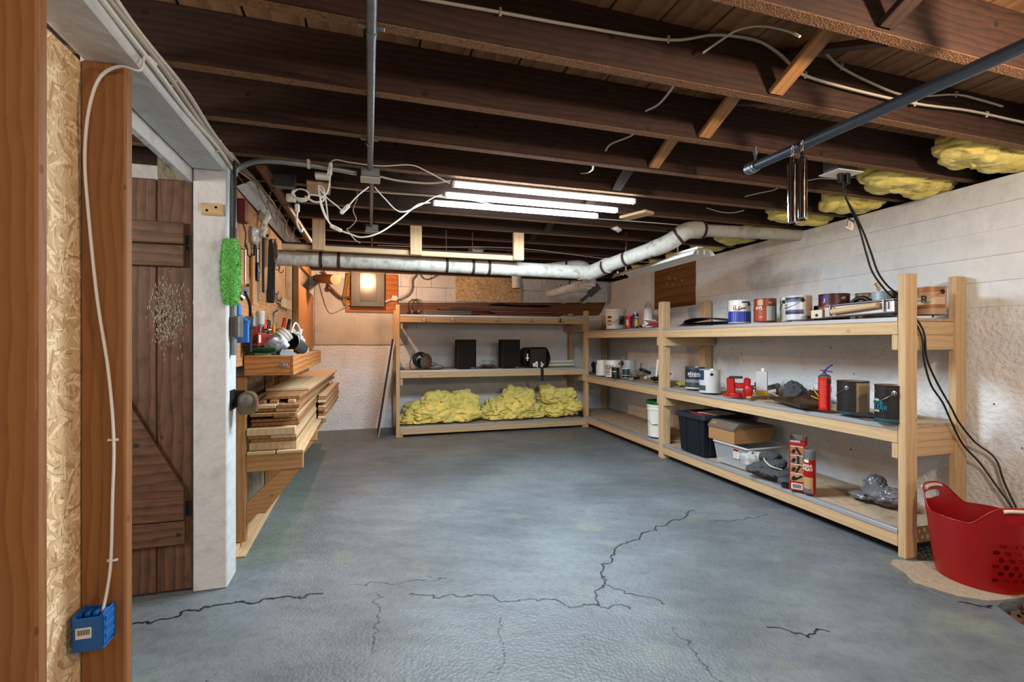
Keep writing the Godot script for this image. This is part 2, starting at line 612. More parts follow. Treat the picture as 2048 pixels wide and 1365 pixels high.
func floor_material() -> StandardMaterial3D:
	var m := mat(Color.WHITE, 0.5)
	m.albedo_texture = noise_tex(51, 0.03, [Color(0.36, 0.388, 0.408), Color(0.402, 0.43, 0.449), Color(0.425, 0.454, 0.472), Color(0.383, 0.412, 0.432)])
	m.uv1_triplanar = true
	m.uv1_world_triplanar = true
	m.uv1_scale = Vector3.ONE * 1.1
	m.normal_enabled = true
	m.normal_texture = noise_tex(52, 0.09, [], 512, true, 4.0, 3)
	m.normal_scale = 0.35
	m.detail_enabled = true
	m.detail_blend_mode = BaseMaterial3D.BLEND_MODE_MUL
	m.detail_uv_layer = BaseMaterial3D.DETAIL_UV_2
	# the whole floor, x -1.1..3.5 and z -7..0: worn patches, dusty streaks, cracks
	var w := 1380
	var h := 2048
	var sw := w / 4
	var sh := h / 4
	var img := Image.create(sw, sh, false, Image.FORMAT_RGB8)
	var a := noise(61, 1.0, 4)
	var b := noise(62, 1.0, 3)
	for y in sh:
		var z := -7.0 + 7.0 * y / sh
		for x in sw:
			var fx := -1.1 + 4.6 * x / sw
			var v := 0.90 + 0.16 * a.get_noise_2d(fx * 0.9, z * 0.9) + 0.08 * b.get_noise_2d(fx * 1.2 + z * 2.5, z * 6.0 - fx * 3.0)
			var tan_ := clampf(b.get_noise_2d(fx * 2.0 + 40.0, z * 2.0) * 3.0 - 1.0, 0.0, 1.0) * 0.10
			if fx < -0.25 and z < -2.9:
				tan_ += 0.10 * smoothstep(-0.25, -0.55, fx)
			img.set_pixel(x, y, Color(minf(v + tan_, 1.0), minf(v + tan_, 1.0), minf(v, 1.0)))
	img.resize(w, h, Image.INTERPOLATE_CUBIC)
	var dark := Color(0.16, 0.16, 0.16)
	var pale := Color(1.0, 0.98, 0.90)
	scratch(img, [Vector3(-0.959, 0.000, -2.410), Vector3(-0.831, 0.000, -2.433), Vector3(-0.744, 0.000, -2.455), Vector3(-0.676, 0.000, -2.489), Vector3(-0.530, 0.000, -2.471), Vector3(-0.386, 0.000, -2.482), Vector3(-0.209, 0.000, -2.461)], 4.0, dark, 1.0)
	scratch(img, [Vector3(0.199, 0.000, -2.328), Vector3(0.379, 0.000, -2.265), Vector3(0.597, 0.000, -2.171), Vector3(0.772, 0.000, -2.109), Vector3(0.972, 0.000, -1.996), Vector3(1.137, 0.000, -1.929)], 2.2, dark, 0.9)
	scratch(img, [Vector3(1.004, 0.000, -1.986), Vector3(1.126, 0.000, -2.146), Vector3(1.232, 0.000, -2.337), Vector3(1.384, 0.000, -2.485), Vector3(1.526, 0.000, -2.589), Vector3(1.759, 0.000, -2.680), Vector3(2.226, 0.000, -2.898)], 2.4, dark, 0.9)
	scratch(img, [Vector3(2.244, 0.000, -2.666), Vector3(2.371, 0.000, -2.675), Vector3(2.639, 0.000, -2.671)], 1.6, dark, 0.9)
	scratch(img, [Vector3(1.126, 0.000, -2.136), Vector3(1.195, 0.000, -2.028), Vector3(1.312, 0.000, -1.919)], 2.0, dark, 0.8)
	scratch(img, [Vector3(1.601, 0.000, -1.634), Vector3(1.703, 0.000, -1.556), Vector3(1.820, 0.000, -1.542)], 2.5, dark, 0.9)
	scratch(img, [Vector3(0.064, 0.000, -2.393), Vector3(0.033, 0.000, -2.164), Vector3(0.018, 0.000, -1.926)], 1.4, dark, 0.5)
	scratch(img, [Vector3(0.552, 0.000, -2.008), Vector3(0.517, 0.000, -1.807), Vector3(0.444, 0.000, -1.682)], 1.4, dark, 0.4)
	scratch(img, [Vector3(1.249, 0.000, -1.722), Vector3(1.223, 0.000, -1.562), Vector3(1.200, 0.000, -1.427)], 1.4, dark, 0.5)
	scratch(img, [Vector3(0.313, 0.000, -2.487), Vector3(0.383, 0.000, -2.444), Vector3(0.114, 0.000, -2.478), Vector3(-0.075, 0.000, -2.499)], 1.4, dark, 0.5)
	scratch(img, [Vector3(-0.122, 0.000, -4.044), Vector3(0.101, 0.000, -3.787), Vector3(0.434, 0.000, -3.748)], 1.2, dark, 0.4)
	scratch(img, [Vector3(2.613, 0.000, -1.526), Vector3(2.642, -0.000, -1.500), Vector3(2.722, 0.000, -1.489)], 3.4, dark, 1.0)
	scratch(img, [Vector3(2.678, 0.000, -3.862), Vector3(2.677, 0.000, -3.239), Vector3(2.674, 0.000, -2.742), Vector3(2.603, 0.000, -2.310), Vector3(2.579, 0.000, -2.050), Vector3(2.593, 0.000, -1.772), Vector3(2.589, 0.000, -1.512)], 2.6, pale, 0.55)
	scratch(img, [Vector3(2.138, 0.000, -1.867), Vector3(2.106, 0.000, -1.684), Vector3(2.140, 0.000, -1.509), Vector3(2.080, 0.000, -1.335)], 2.6, pale, 0.5)
	scratch(img, [Vector3(2.416, 0.000, -4.718), Vector3(2.402, 0.000, -4.075), Vector3(2.521, 0.000, -3.687), Vector3(2.453, 0.000, -3.077)], 1.6, pale, 0.4)
	scratch(img, [Vector3(-0.486, 0.000, -2.886), Vector3(-0.423, 0.000, -3.066), Vector3(-0.367, 0.000, -3.280)], 2.4, pale, 0.4)
	scratch(img, [Vector3(-0.603, 0.000, -3.883), Vector3(-0.331, 0.000, -3.894), Vector3(0.029, 0.000, -3.821)], 2.2, pale, 0.35)
	scratch(img, [Vector3(-0.658, 0.000, -3.068), Vector3(-0.642, 0.000, -3.243), Vector3(-0.622, 0.000, -4.006), Vector3(-0.613, 0.000, -5.083)], 9.0, pale, 0.3)
	var r := RandomNumberGenerator.new()
	r.seed = 5
	for k in 260:
		var cx := r.randi_range(4, w - 5)
		var cy := r.randi_range(4, h - 5)
		var c := Color(1, 1, 1) if r.randf() < 0.6 else dark
		for j in range(-1, 2):
			for i in range(-1, 2):
				if absi(i) + absi(j) < 2 and r.randf() < 0.75:
					img.set_pixel(cx + i, cy + j, img.get_pixel(cx + i, cy + j).lerp(c, 0.6))
	m.detail_albedo = ImageTexture.create_from_image(img)
	return m

# a wandering line of `width` pixels on the floor picture
func scratch(img: Image, pts: Array, width: float, col: Color, amount: float) -> void:
	var w := img.get_width()
	var h := img.get_height()
	var nz := noise(71, 2.6, 4)
	for i in pts.size() - 1:
		var p: Vector3 = pts[i]
		var q: Vector3 = pts[i + 1]
		var n := int(p.distance_to(q) / 0.0012) + 1
		for k in n:
			var a := p.lerp(q, float(k) / n)
			a += Vector3(nz.get_noise_2d(a.x * 3, a.z * 3), 0, nz.get_noise_2d(a.x * 3 + 50, a.z * 3)) * 0.05
			var x := (a.x + 1.1) / 4.6 * w
			var y := (a.z + 7.0) / 7.0 * h
			var wd := width * (0.55 + 0.9 * absf(nz.get_noise_2d(a.x * 8, a.z * 8)))
			var ri := int(wd / 2) + 1
			for dy in range(-ri, ri + 1):
				for dx in range(-ri, ri + 1):
					var px := int(x) + dx
					var py := int(y) + dy
					if px < 0 or py < 0 or px >= w or py >= h:
						continue
					var d := Vector2(px + 0.5 - x, py + 0.5 - y).length()
					var f := clampf(wd / 2 + 0.5 - d, 0.0, 1.0) * amount
					if f > 0.0:
						var o := img.get_pixel(px, py)
						var t := o.lerp(col, f)
						img.set_pixel(px, py, Color(minf(o.r, t.r), minf(o.g, t.g), minf(o.b, t.b)) if col.r < 0.5 else Color(maxf(o.r, t.r), maxf(o.g, t.g), maxf(o.b, t.b)))

func wall_x(z: float) -> float:
	return 3.294 - 0.0537 * z

func build_shell() -> void:
	# floor with a broken-out corner
	var outer := PackedVector2Array([Vector2(-3.4, 1.8), Vector2(3.95, 1.8), Vector2(3.95, -7.2), Vector2(-3.4, -7.2)])
	var pit := PackedVector2Array([Vector2(4.2, -1.40), Vector2(3.6, -1.42), Vector2(3.2, -1.455), Vector2(2.98, -1.478), Vector2(2.88, -1.47), Vector2(2.80, -1.478), Vector2(2.735, -1.46), Vector2(2.70, -1.41), Vector2(2.66, -1.34), Vector2(2.645, -1.26), Vector2(2.70, -1.12), Vector2(3.0, -1.0), Vector2(4.2, -0.95)])
	var s := st()
	for poly in Geometry2D.clip_polygons(outer, pit):
		var ids := Geometry2D.triangulate_polygon(poly)
		for i in ids.size():
			pass
		for i in range(0, ids.size(), 3):
			var p := []
			for k in 3:
				p.append(Vector3(poly[ids[i + k]].x, 0, poly[ids[i + k]].y))
			if (p[1] - p[0]).cross(p[2] - p[0]).y > 0:
				p = [p[0], p[2], p[1]]
			for v in p:
				s.set_normal(UP)
				s.set_uv(Vector2(v.x, v.z))
				s.set_uv2(Vector2((v.x + 1.1) / 4.6, (v.z + 7.0) / 7.0))
				s.add_vertex(v)
		for i in poly.size():
			var a := Vector3(poly[i].x, 0, poly[i].y)
			var b := Vector3(poly[(i + 1) % poly.size()].x, 0, poly[(i + 1) % poly.size()].y)
			quad(s, a, b, b - UP * 0.12, a - UP * 0.12, Vector3(b.z - a.z, 0, a.x - b.x).normalized())
	struct("floor", s, M.floor)
	var fl := get_node("floor")
	s = st() # the bare strip under the basket, where the grey paint stops
	var bare := PackedVector2Array([Vector2(2.60, -1.72), Vector2(2.66, -1.56), Vector2(2.74, -1.50), Vector2(2.80, -1.485), Vector2(2.88, -1.476), Vector2(3.2, -1.462), Vector2(3.37, -1.46), Vector2(3.39, -1.88), Vector2(2.97, -1.86), Vector2(2.84, -1.88), Vector2(2.76, -1.93), Vector2(2.70, -1.90), Vector2(2.66, -1.80)])
	prism(s, bare, 0.004, Transform3D(Basis(Vector3.RIGHT, Vector3(0, 0, 1), Vector3(0, 1, 0)), Vector3(0, 0.0, 0)))
	part("bare_concrete_strip", s, M.bare, fl)
	s = st()
	slab(s, Vector3(2.5, -0.62, -1.60), Vector3(3.95, -0.50, -0.8), 0.0)
	for k in 9:
		lump(s, Vector3(2.86 + 0.09 * k, -0.40 + 0.05 * sin(k * 2.0), -1.44 + 0.03 * cos(k * 3.0)), Vector3(0.11, 0.14, 0.10), 0.05, 6.0, 80 + k, -INF, 14, 9)
	for k in 12:
		lump(s, Vector3(2.80 + 0.05 * k, -0.095 - 0.01 * (k % 3), -1.415 - 0.012 * (k % 2)), Vector3(0.055, 0.06, 0.045), 0.02, 12.0, 60 + k, -INF, 14, 9)
	part("pit_earth", s, M.earth, fl).set_meta("kind", "stuff")
	for k in 6:
		s = st()
		lump(s, Vector3(2.93 + 0.05 * k, -0.06 - 0.05 * (k % 3), -1.42 - 0.008 * (k % 2)), Vector3(0.05, 0.04, 0.035), 0.03, 9.0, 90 + k, -INF, 12, 8)
		part("broken_stone", s, M.earth, fl)
	# right wall: rough below, boards' imprints above
	s = st()
	var w0 := Vector3(wall_x(1.7) + 0.16, 0, 1.7)
	var w1 := Vector3(wall_x(-7.0) + 0.16, 0, -7.0)
	beam(s, w0 + UP * 0.65, w1 + UP * 0.65, 0.32, 1.5, 0.0)
	struct("wall_right", s, M.rough_wall)
	var wr := get_node("wall_right")
	for k in 5:
		s = st()
		beam(s, w0 + Vector3(-0.004 - 0.003 * (k % 3), 1.465 + 0.144 * k, 0), w1 + Vector3(-0.004 - 0.003 * (k % 3), 1.465 + 0.144 * k, 0), 0.32, 0.1435, 0.0025)
		part("concrete_course", s, M.wall, wr)
	s = st() # small pits in the rough part of the wall
	var rp := RandomNumberGenerator.new()
	rp.seed = 14
	for k in 220:
		var z := rp.randf_range(-6.6, -0.3)
		disc(s, Vector3(wall_x(z) - 0.0012, rp.randf_range(0.25, 1.38), z), Vector3(-1, 0, -0.0537), 0.0015 + 0.006 * pow(rp.randf(), 4.0), 7)
	part("wall_pits", s, M.rust, wr).set_meta("kind", "stuff")
	# back wall
	s = st()
	slab(s, Vector3(-1.0, -0.1, -7.2), Vector3(4.0, 1.36, -6.91), 0.0)
	struct("wall_back", s, M.rough_wall)
	var wb := get_node("wall_back")
	for k in 4:
		var x := -1.0
		var i := 0
		while x < 4.0:
			var L := 0.42 if i > 0 or k % 2 == 0 else 0.21
			s = st()
			slab(s, Vector3(x, 1.362 + 0.2 * k, -7.2), Vector3(minf(x + L - 0.003, 4.0), 1.36 + 0.2 * k + 0.198, -6.905), 0.004)
			part("concrete_block", s, M.wall, wb)
			x += L
			i += 1
	# left wall behind the workbench
	s = st()
	slab(s, Vector3(-1.0, -0.1, -6.95), Vector3(-0.72, 2.136, -2.83), 0.0)
	struct("wall_left", s, M.stone)
	# the rooms behind and beside the camera
	s = st()
	slab(s, Vector3(-3.4, -0.1, 1.7), Vector3(3.9, 2.4, 1.9), 0.0)
	struct("wall_front", s, M.white_wood)
	s = st()
	slab(s, Vector3(-3.5, -0.1, -3.2), Vector3(-3.3, 2.4, 1.9), 0.0)
	struct("wall_far_left", s, M.white_wood)
	s = st()
	slab(s, Vector3(-3.5, -0.1, -3.25), Vector3(-0.99, 2.4, -3.12), 0.0)
	struct("wall_side_room", s, M.white_wood)
	# sheathing of the near partition
	s = st()
	slab(s, Vector3(-0.806, 0, -1.76), Vector3(-0.7945, 2.015, 1.7), 0.001)
	struct("wall_near_left", s, M.osb)

func joist_z(k: int) -> float: # far face
	return -1.515 - 0.41 * (k - 1)

func build_ceiling() -> void:
	var s := st()
	slab(s, Vector3(-3.5, 2.352, -7.2), Vector3(4.1, 2.46, 1.9), 0.0)
	struct("ceiling", s, M.subfloor)
	var c := get_node("ceiling")
	var x := -3.4
	var i := 0
	while x < 4.0:
		var z := 1.85
		while z > -7.1:
			var L := 2.4 if (i % 3) != int(z) % 2 else 3.1
			s = st()
			slab(s, Vector3(x, 2.331, maxf(z - L, -7.15)), Vector3(x + 0.193, 2.353, z - 0.002), 0.003)
			part("plank", s, M.subfloor, c)
			z -= L
		x += 0.2
		i += 1
	for k in range(-5, 15):
		var z := joist_z(k)
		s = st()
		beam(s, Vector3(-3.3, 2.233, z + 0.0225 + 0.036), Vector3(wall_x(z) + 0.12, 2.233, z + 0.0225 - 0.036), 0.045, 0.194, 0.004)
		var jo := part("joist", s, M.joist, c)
		s = st() # rough, dusty lower edge, painted paler in place of light off the floor
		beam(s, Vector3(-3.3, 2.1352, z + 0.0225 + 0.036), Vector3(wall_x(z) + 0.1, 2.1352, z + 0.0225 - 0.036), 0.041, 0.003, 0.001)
		part("dusty_lit_edge", s, M.joist_edge_lit, jo)
	for k in range(-3, 14): # crossed bridging between joists
		for xx: float in [1.5, -1.6]:
			var za := joist_z(k) + 0.052 - 0.012 * xx
			var zb := joist_z(k - 1) - 0.006 - 0.012 * xx
			s = st()
			beam(s, Vector3(xx, 2.15, za), Vector3(xx, 2.315, zb), 0.062, 0.02, 0.002)
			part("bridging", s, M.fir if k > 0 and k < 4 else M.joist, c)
			s = st()
			beam(s, Vector3(xx + 0.07, 2.315, za), Vector3(xx + 0.07, 2.15, zb), 0.062, 0.02, 0.002)
			part("bridging", s, M.joist, c)

func tubes() -> void:
	var ends := [[Vector3(0.477, 2.105, -2.765), Vector3(1.67, 2.105, -2.772)], [Vector3(0.468, 2.105, -2.99), Vector3(1.667, 2.105, -3.0)], [Vector3(0.42, 2.105, -3.18), Vector3(1.605, 2.105, -3.175)]]
	var lab := ["nearest of three white LED tube lights under the joists, highest in view", "middle of three white LED tube lights under the joists", "farthest of the three white LED tube lights, nearest the wrapped drain pipe"]
	var g := glow(Color(0.90, 0.96, 1.0), 13.0)
	for k in 3:
		var a: Vector3 = ends[k][0]
		var b: Vector3 = ends[k][1]
		var d := (b - a).normalized()
		var o := thing("tube_light", lab[k], "light", (a + b) / 2 - UP * 0.016, 0.0, "LED tube lights under the joists")
		var s := st()
		beam(s, a + d * 0.012 - o.position + UP * 0.014, b - d * 0.012 - o.position + UP * 0.014, 0.032, 0.010, 0.002)
		part("housing", s, M.white, o)
		s = st()
		tube(s, [a + d * 0.014 - o.position - UP * 0.004, b - d * 0.014 - o.position - UP * 0.004], 0.0135, 12)
		part("diffuser", s, g, o)
		for e: Vector3 in [a, b]:
			s = st()
			beam(s, e - o.position - d * 0.014 * (1 if e == b else -1), e - o.position, 0.034, 0.034, 0.003)
			part("end_cap", s, M.white, o)
		var l := AreaLight3D.new()
		l.name = "tube_light_glow"
		l.area_size = Vector2(1.15, 0.03)
		l.light_color = Color(0.88, 0.955, 1.0)
		l.light_energy = 1.15
		l.area_range = 14.0
		l.area_attenuation = 2.0
		l.shadow_enabled = true
		o.add_child(l)
		l.position = Vector3(0, -0.012, 0)
		l.rotation = Vector3(-PI / 2, 0, 0)


func staple(s: SurfaceTool, at: Vector3, across: Vector3, along: Vector3, out: Vector3, w := 0.016, h := 0.008) -> void:
	beam(s, at - across * w / 2 + out * h / 2, at + across * w / 2 + out * h / 2, 0.005, h, 0.0015, out)
	for e: float in [-1.0, 1.0]:
		beam(s, at + across * e * w * 0.5 - along * 0.004 + out * 0.003, at + across * e * w * 0.5 + along * 0.004 + out * 0.003, 0.007, 0.005, 0.001, out)

func build_left() -> void:
	# two studs of the near partition
	var s := st()
	slab(s, Vector3(-0.793, 0, -1.338), Vector3(-0.682, 2.018, -1.300), 0.005)
	solo("wall_stud", s, M.stud, "pale new wooden stud at the left edge of the frame, nearest the camera", "stud")
	s = st()
	slab(s, Vector3(-0.793, 0, -1.748), Vector3(-0.682, 2.018, -1.703), 0.005)
	var o := thing("wall_stud", "wooden stud with a white cable and blue box on it, beside the doorway", "stud")
	part("timber", s, M.stud, o)
	settle(o)
	# white painted beam over the doorway, its lower lip, the post
	s = st()
	slab(s, Vector3(-0.792, 2.02, -2.63), Vector3(-0.645, 2.134, 1.69), 0.006)
	solo("ceiling_beam", s, M.white_wood, "white painted beam running overhead along the left side above the doorway", "beam")
	s = st()
	slab(s, Vector3(-0.825, 1.962, -2.95), Vector3(-0.796, 2.064, -1.77), 0.003)
	solo("header_board", s, M.white_wood, "white painted board hung below the beam above the doorway", "board")
	s = st()
	slab(s, Vector3(-0.790, 0, -2.815), Vector3(-0.645, 2.134, -2.645), 0.006)
	solo("door_post", s, M.white_wood, "thick white painted square post at the doorway with a small wood plate", "post")
	o = thing("blank_plate", "small blank wooden cover plate with two dark screws on the white post", "plate")
	s = st()
	slab(s, Vector3(-0.753, 1.803, -2.6445), Vector3(-0.662, 1.861, -2.632), 0.003)
	part("plate", s, M.pine, o)
	for q in [[-0.728, 1.825], [-0.690, 1.842]]:
		s = st()
		lathe(s, [Vector2(0, 0.002), Vector2(0.005, 0.0015), Vector2(0.006, 0)], Transform3D(Basis(Vector3.RIGHT, PI / 2), Vector3(q[0], q[1], -2.632)), 10)
		part("screw", s, M.iron, o)
	settle(o)
	# plank door, opened into the next room
	var zd := -2.665
	o = thing("door_plank", "old dark brown plank door with ledges and a diagonal brace, standing open", "door")
	var xs := [-0.795, -0.945, -1.10, -1.25, -1.40, -1.53]
	for k in 5:
		s = st()
		slab(s, Vector3(xs[k + 1] + 0.0015, 0.012, zd - 0.028), Vector3(xs[k] - 0.0015, 1.968 - 0.004 * (k % 2), zd), 0.004)
		part("plank", s, M.door, o)
	for q in [[1.552, 1.762], [0.235, 0.459]]:
		s = st()
		slab(s, Vector3(-1.50, q[0], zd), Vector3(-0.825, (q[0] + q[1]) / 2 - 0.002, zd + 0.024), 0.004)
		slab(s, Vector3(-1.50, (q[0] + q[1]) / 2 + 0.002, zd), Vector3(-0.825, q[1], zd + 0.024), 0.004)
		part("ledge", s, M.door, o)
	s = st()
	prism(s, PackedVector2Array([Vector2(-0.828, 0.461), Vector2(-0.828, 0.50), Vector2(-1.25, 1.30), Vector2(-1.45, 1.55), Vector2(-1.5, 1.55), Vector2(-1.5, 1.30), Vector2(-1.15, 0.461)]), 0.022, Transform3D(Basis.IDENTITY, Vector3(0, 0, zd)))
	part("brace", s, M.door, o)
	for y: float in [1.67, 0.40]:
		s = st()
		tube(s, [Vector3(-0.793, y - 0.05, zd + 0.004), Vector3(-0.793, y + 0.05, zd + 0.004)], 0.007, 8)
		slab(s, Vector3(-0.83, y - 0.035, zd), Vector3(-0.795, y + 0.035, zd + 0.004), 0.001)
		part("hinge", s, M.iron, o)
	settle(o)
	# old paint wiped on the door
	s = st()
	var rp := RandomNumberGenerator.new()
	rp.seed = 41
	for k in 620:
		var cxy := Vector2(-0.915 + rp.randfn(0.0, 0.026) + (0.055 if k % 4 == 0 else 0.0), 1.33 + rp.randfn(0.0, 0.075))
		var q := rp.randf_range(0.0008, 0.0030)
		slab(s, Vector3(cxy.x - q * 0.6, cxy.y - q * 3.0, zd + 0.0005), Vector3(cxy.x + q * 0.6, cxy.y + q * 3.0, zd + 0.0012), 0.0)
	var sm := part("paint_smear", s, mat(Color(0.62, 0.58, 0.51), 0.7), o)
	sm.position = -o.position
	sm.set_meta("kind", "stuff")
	# beam across the side room, above the door
	s = st()
	slab(s, Vector3(-3.25, 2.02, -3.10), Vector3(-0.80, 2.13, -2.99), 0.005)
	solo("side_room_beam", s, M.white_wood, "white painted beam in the next room, seen above the open plank door", "beam")
	# blue switch box with a barcode sticker
	o = thing("electrical_box", "blue plastic electrical box with a barcode sticker, low on the second stud", "electrical box")
	var bl := mat(Color(0.03, 0.34, 0.62), 0.45)
	s = st()
	var z0 := -1.700
	slab(s, Vector3(-0.778, 0.335, z0), Vector3(-0.706, 0.43, z0 + 0.003), 0.001)
	slab(s, Vector3(-0.778, 0.335, z0), Vector3(-0.775, 0.435, z0 + 0.07), 0.001)
	slab(s, Vector3(-0.709, 0.345, z0), Vector3(-0.706, 0.435, z0 + 0.07), 0.001)
	slab(s, Vector3(-0.778, 0.335, z0), Vector3(-0.706, 0.338, z0 + 0.07), 0.001)
	slab(s, Vector3(-0.778, 0.335, z0 + 0.066), Vector3(-0.706, 0.428, z0 + 0.07), 0.001)
	for k in 4:
		slab(s, Vector3(-0.7775 + 0.019 * k, 0.422, z0 + 0.02), Vector3(-0.768 + 0.019 * k, 0.4315, z0 + 0.050), 0.001)
	for k in 3:
		slab(s, Vector3(-0.706, 0.36 + 0.025 * k, z0 + 0.01), Vector3(-0.7035, 0.372 + 0.025 * k, z0 + 0.06), 0.001)
	part("body", s, bl, o)
	s = st()
	slab(s, Vector3(-0.770, 0.372, z0 + 0.07), Vector3(-0.733, 0.402, z0 + 0.0706), 0.0)
	part("sticker", s, M.paper, o)
	s = st()
	for k in 15:
		slab(s, Vector3(-0.766 + 0.002 * k, 0.382, z0 + 0.0706), Vector3(-0.766 + 0.002 * k + (0.0012 if k % 3 else 0.0006), 0.397, z0 + 0.0709), 0.0)
	part("barcode", s, M.black, o)
	settle(o)
	# cable from the box up the stud and over to the beam
	o = thing("white_cable", "white flat cable stapled up the second stud from the blue box", "cable")
	s = st()
	tube(s, curve([Vector3(-0.728, 0.400, -1.665), Vector3(-0.722, 0.470, -1.688), Vector3(-0.714, 0.560, -1.692), Vector3(-0.710, 0.735, -1.692), Vector3(-0.707, 0.911, -1.692), Vector3(-0.720, 1.109, -1.692), Vector3(-0.747, 1.320, -1.692), Vector3(-0.767, 1.551, -1.692), Vector3(-0.777, 1.723, -1.692), Vector3(-0.761, 1.863, -1.678), Vector3(-0.734, 1.961, -1.678), Vector3(-0.679, 1.992, -1.660), Vector3(-0.630, 1.988, -1.660), Vector3(-0.632, 2.052, -1.700), Vector3(-0.632, 2.070, -1.780)], 6), 0.0062, 8, -1.0, 0.6)
	part("cable", s, M.white, o)
	for q in [Vector3(-0.712, 0.557, -1.700), Vector3(-0.711, 0.910, -1.700)]:
		s = st()
		staple(s, q, Vector3.RIGHT, UP, Vector3(0, 0, 1), 0.02, 0.012)
		part("staple", s, M.white, o)
	settle(o)
	# cables along the beam
	var labs := ["upper dusty cable of the bundle stapled along the white beam", "middle dusty cable of the bundle stapled along the white beam", "lowest pale cable of the bundle stapled along the white beam"]
	for k in 3:
		var pts := []
		for i in 22:
			var z := 0.2 - i * 0.142
			pts.append(Vector3(-0.634 + 0.004 * sin(i * 1.3 + k), 2.110 - 0.027 * k + 0.006 * sin(i * 0.9 + k * 2.0), z))
		s = st()
		tube(s, curve(pts, 3), 0.0088, 7, -1.0, 0.8)
		var c := thing("beam_cable", labs[k], "cable", Vector3.ZERO, 0.0, "cables along the white beam")
		part("cable", s, M.cable if k == 1 else M.white, c)
		for z: float in [-1.2, -1.95, -2.5]:
			s = st()
			staple(s, Vector3(-0.645, 2.110 - 0.027 * k + 0.002, z + 0.02 * k), UP, Vector3(0, 0, 1), Vector3.RIGHT, 0.018, 0.014)
			part("staple", s, M.cable, c)
		settle(c)
	# grey conduit that bends from the post to the box under the joists
	o = thing("grey_conduit", "grey conduit rising beside the white post and bending along the joist to a junction box", "conduit")
	s = st()
	tube(s, curve([Vector3(-0.629, 1.130, -2.700), Vector3(-0.629, 1.500, -2.700), Vector3(-0.629, 1.800, -2.700), Vector3(-0.629, 1.900, -2.700), Vector3(-0.631, 2.030, -2.712), Vector3(-0.582, 2.085, -2.712), Vector3(-0.486, 2.105, -2.682), Vector3(-0.324, 2.108, -2.685), Vector3(-0.181, 2.108, -2.709), Vector3(-0.050, 2.108, -2.740)], 6), 0.0135, 10)
	part("pipe", s, M.conduit, o)
	for q in [Vector3(-0.284, 2.108, -2.688)]:
		s = st()
		slab(s, q + Vector3(-0.008, -0.017, -0.017), q + Vector3(0.008, 0.027, 0.017), 0.004)
		part("clip", s, M.cable, o)
	settle(o)
	# green duster
	o = thing("duster", "fluffy lime green duster hanging by its black handle on the white post", "duster", Vector3(-0.618, 1.365, -2.592))
	s = st()
	tube(s, [Vector3(0.012, 0.30, -0.01), Vector3(0.014, 0.52, -0.02), Vector3(0.012, 0.70, -0.02)], 0.008, 8)
	tube(s, [Vector3(0.012, 0.30, -0.01), Vector3(0.012, 0.38, -0.012)], 0.012, 8)
	part("handle", s, M.black, o)
	s = st()
	lump(s, Vector3(0, 0.165, 0), Vector3(0.035, 0.158, 0.029), 0.006, 60.0, 4, -INF, 28, 30, 3.2)
	var gm := tri_mat([Color(0.16, 0.52, 0.14), Color(0.62, 0.88, 0.55), Color(0.34, 0.72, 0.28), Color(0.75, 0.93, 0.70)], 0.06, 6.0, 1.0, 44)
	var fl := part("fluff", s, gm, o)
	s = st()
	var r := RandomNumberGenerator.new()
	r.seed = 8
	for k in 9000:
		var a := r.randf() * TAU
		var t := r.randf()
		var rr := 0.036 * pow(sin(PI * clampf(0.06 + t * 0.88, 0, 1)), 0.3)
		var p := Vector3(cos(a) * rr, 0.01 + t * 0.31, sin(a) * rr * 0.85)
		var d := (Vector3(cos(a), r.randf_range(-0.9, 0.3), sin(a)) + Vector3(r.randf() - .5, r.randf() - .5, r.randf() - .5)).normalized()
		var q := d.cross(UP).normalized() * 0.0018
		tri(s, p - q, p + q, p + d * r.randf_range(0.012, 0.024), Vector3(cos(a), 0.2, sin(a)))
	var fib := part("fibres", s, gm, fl)
	fib.set_meta("kind", "stuff")

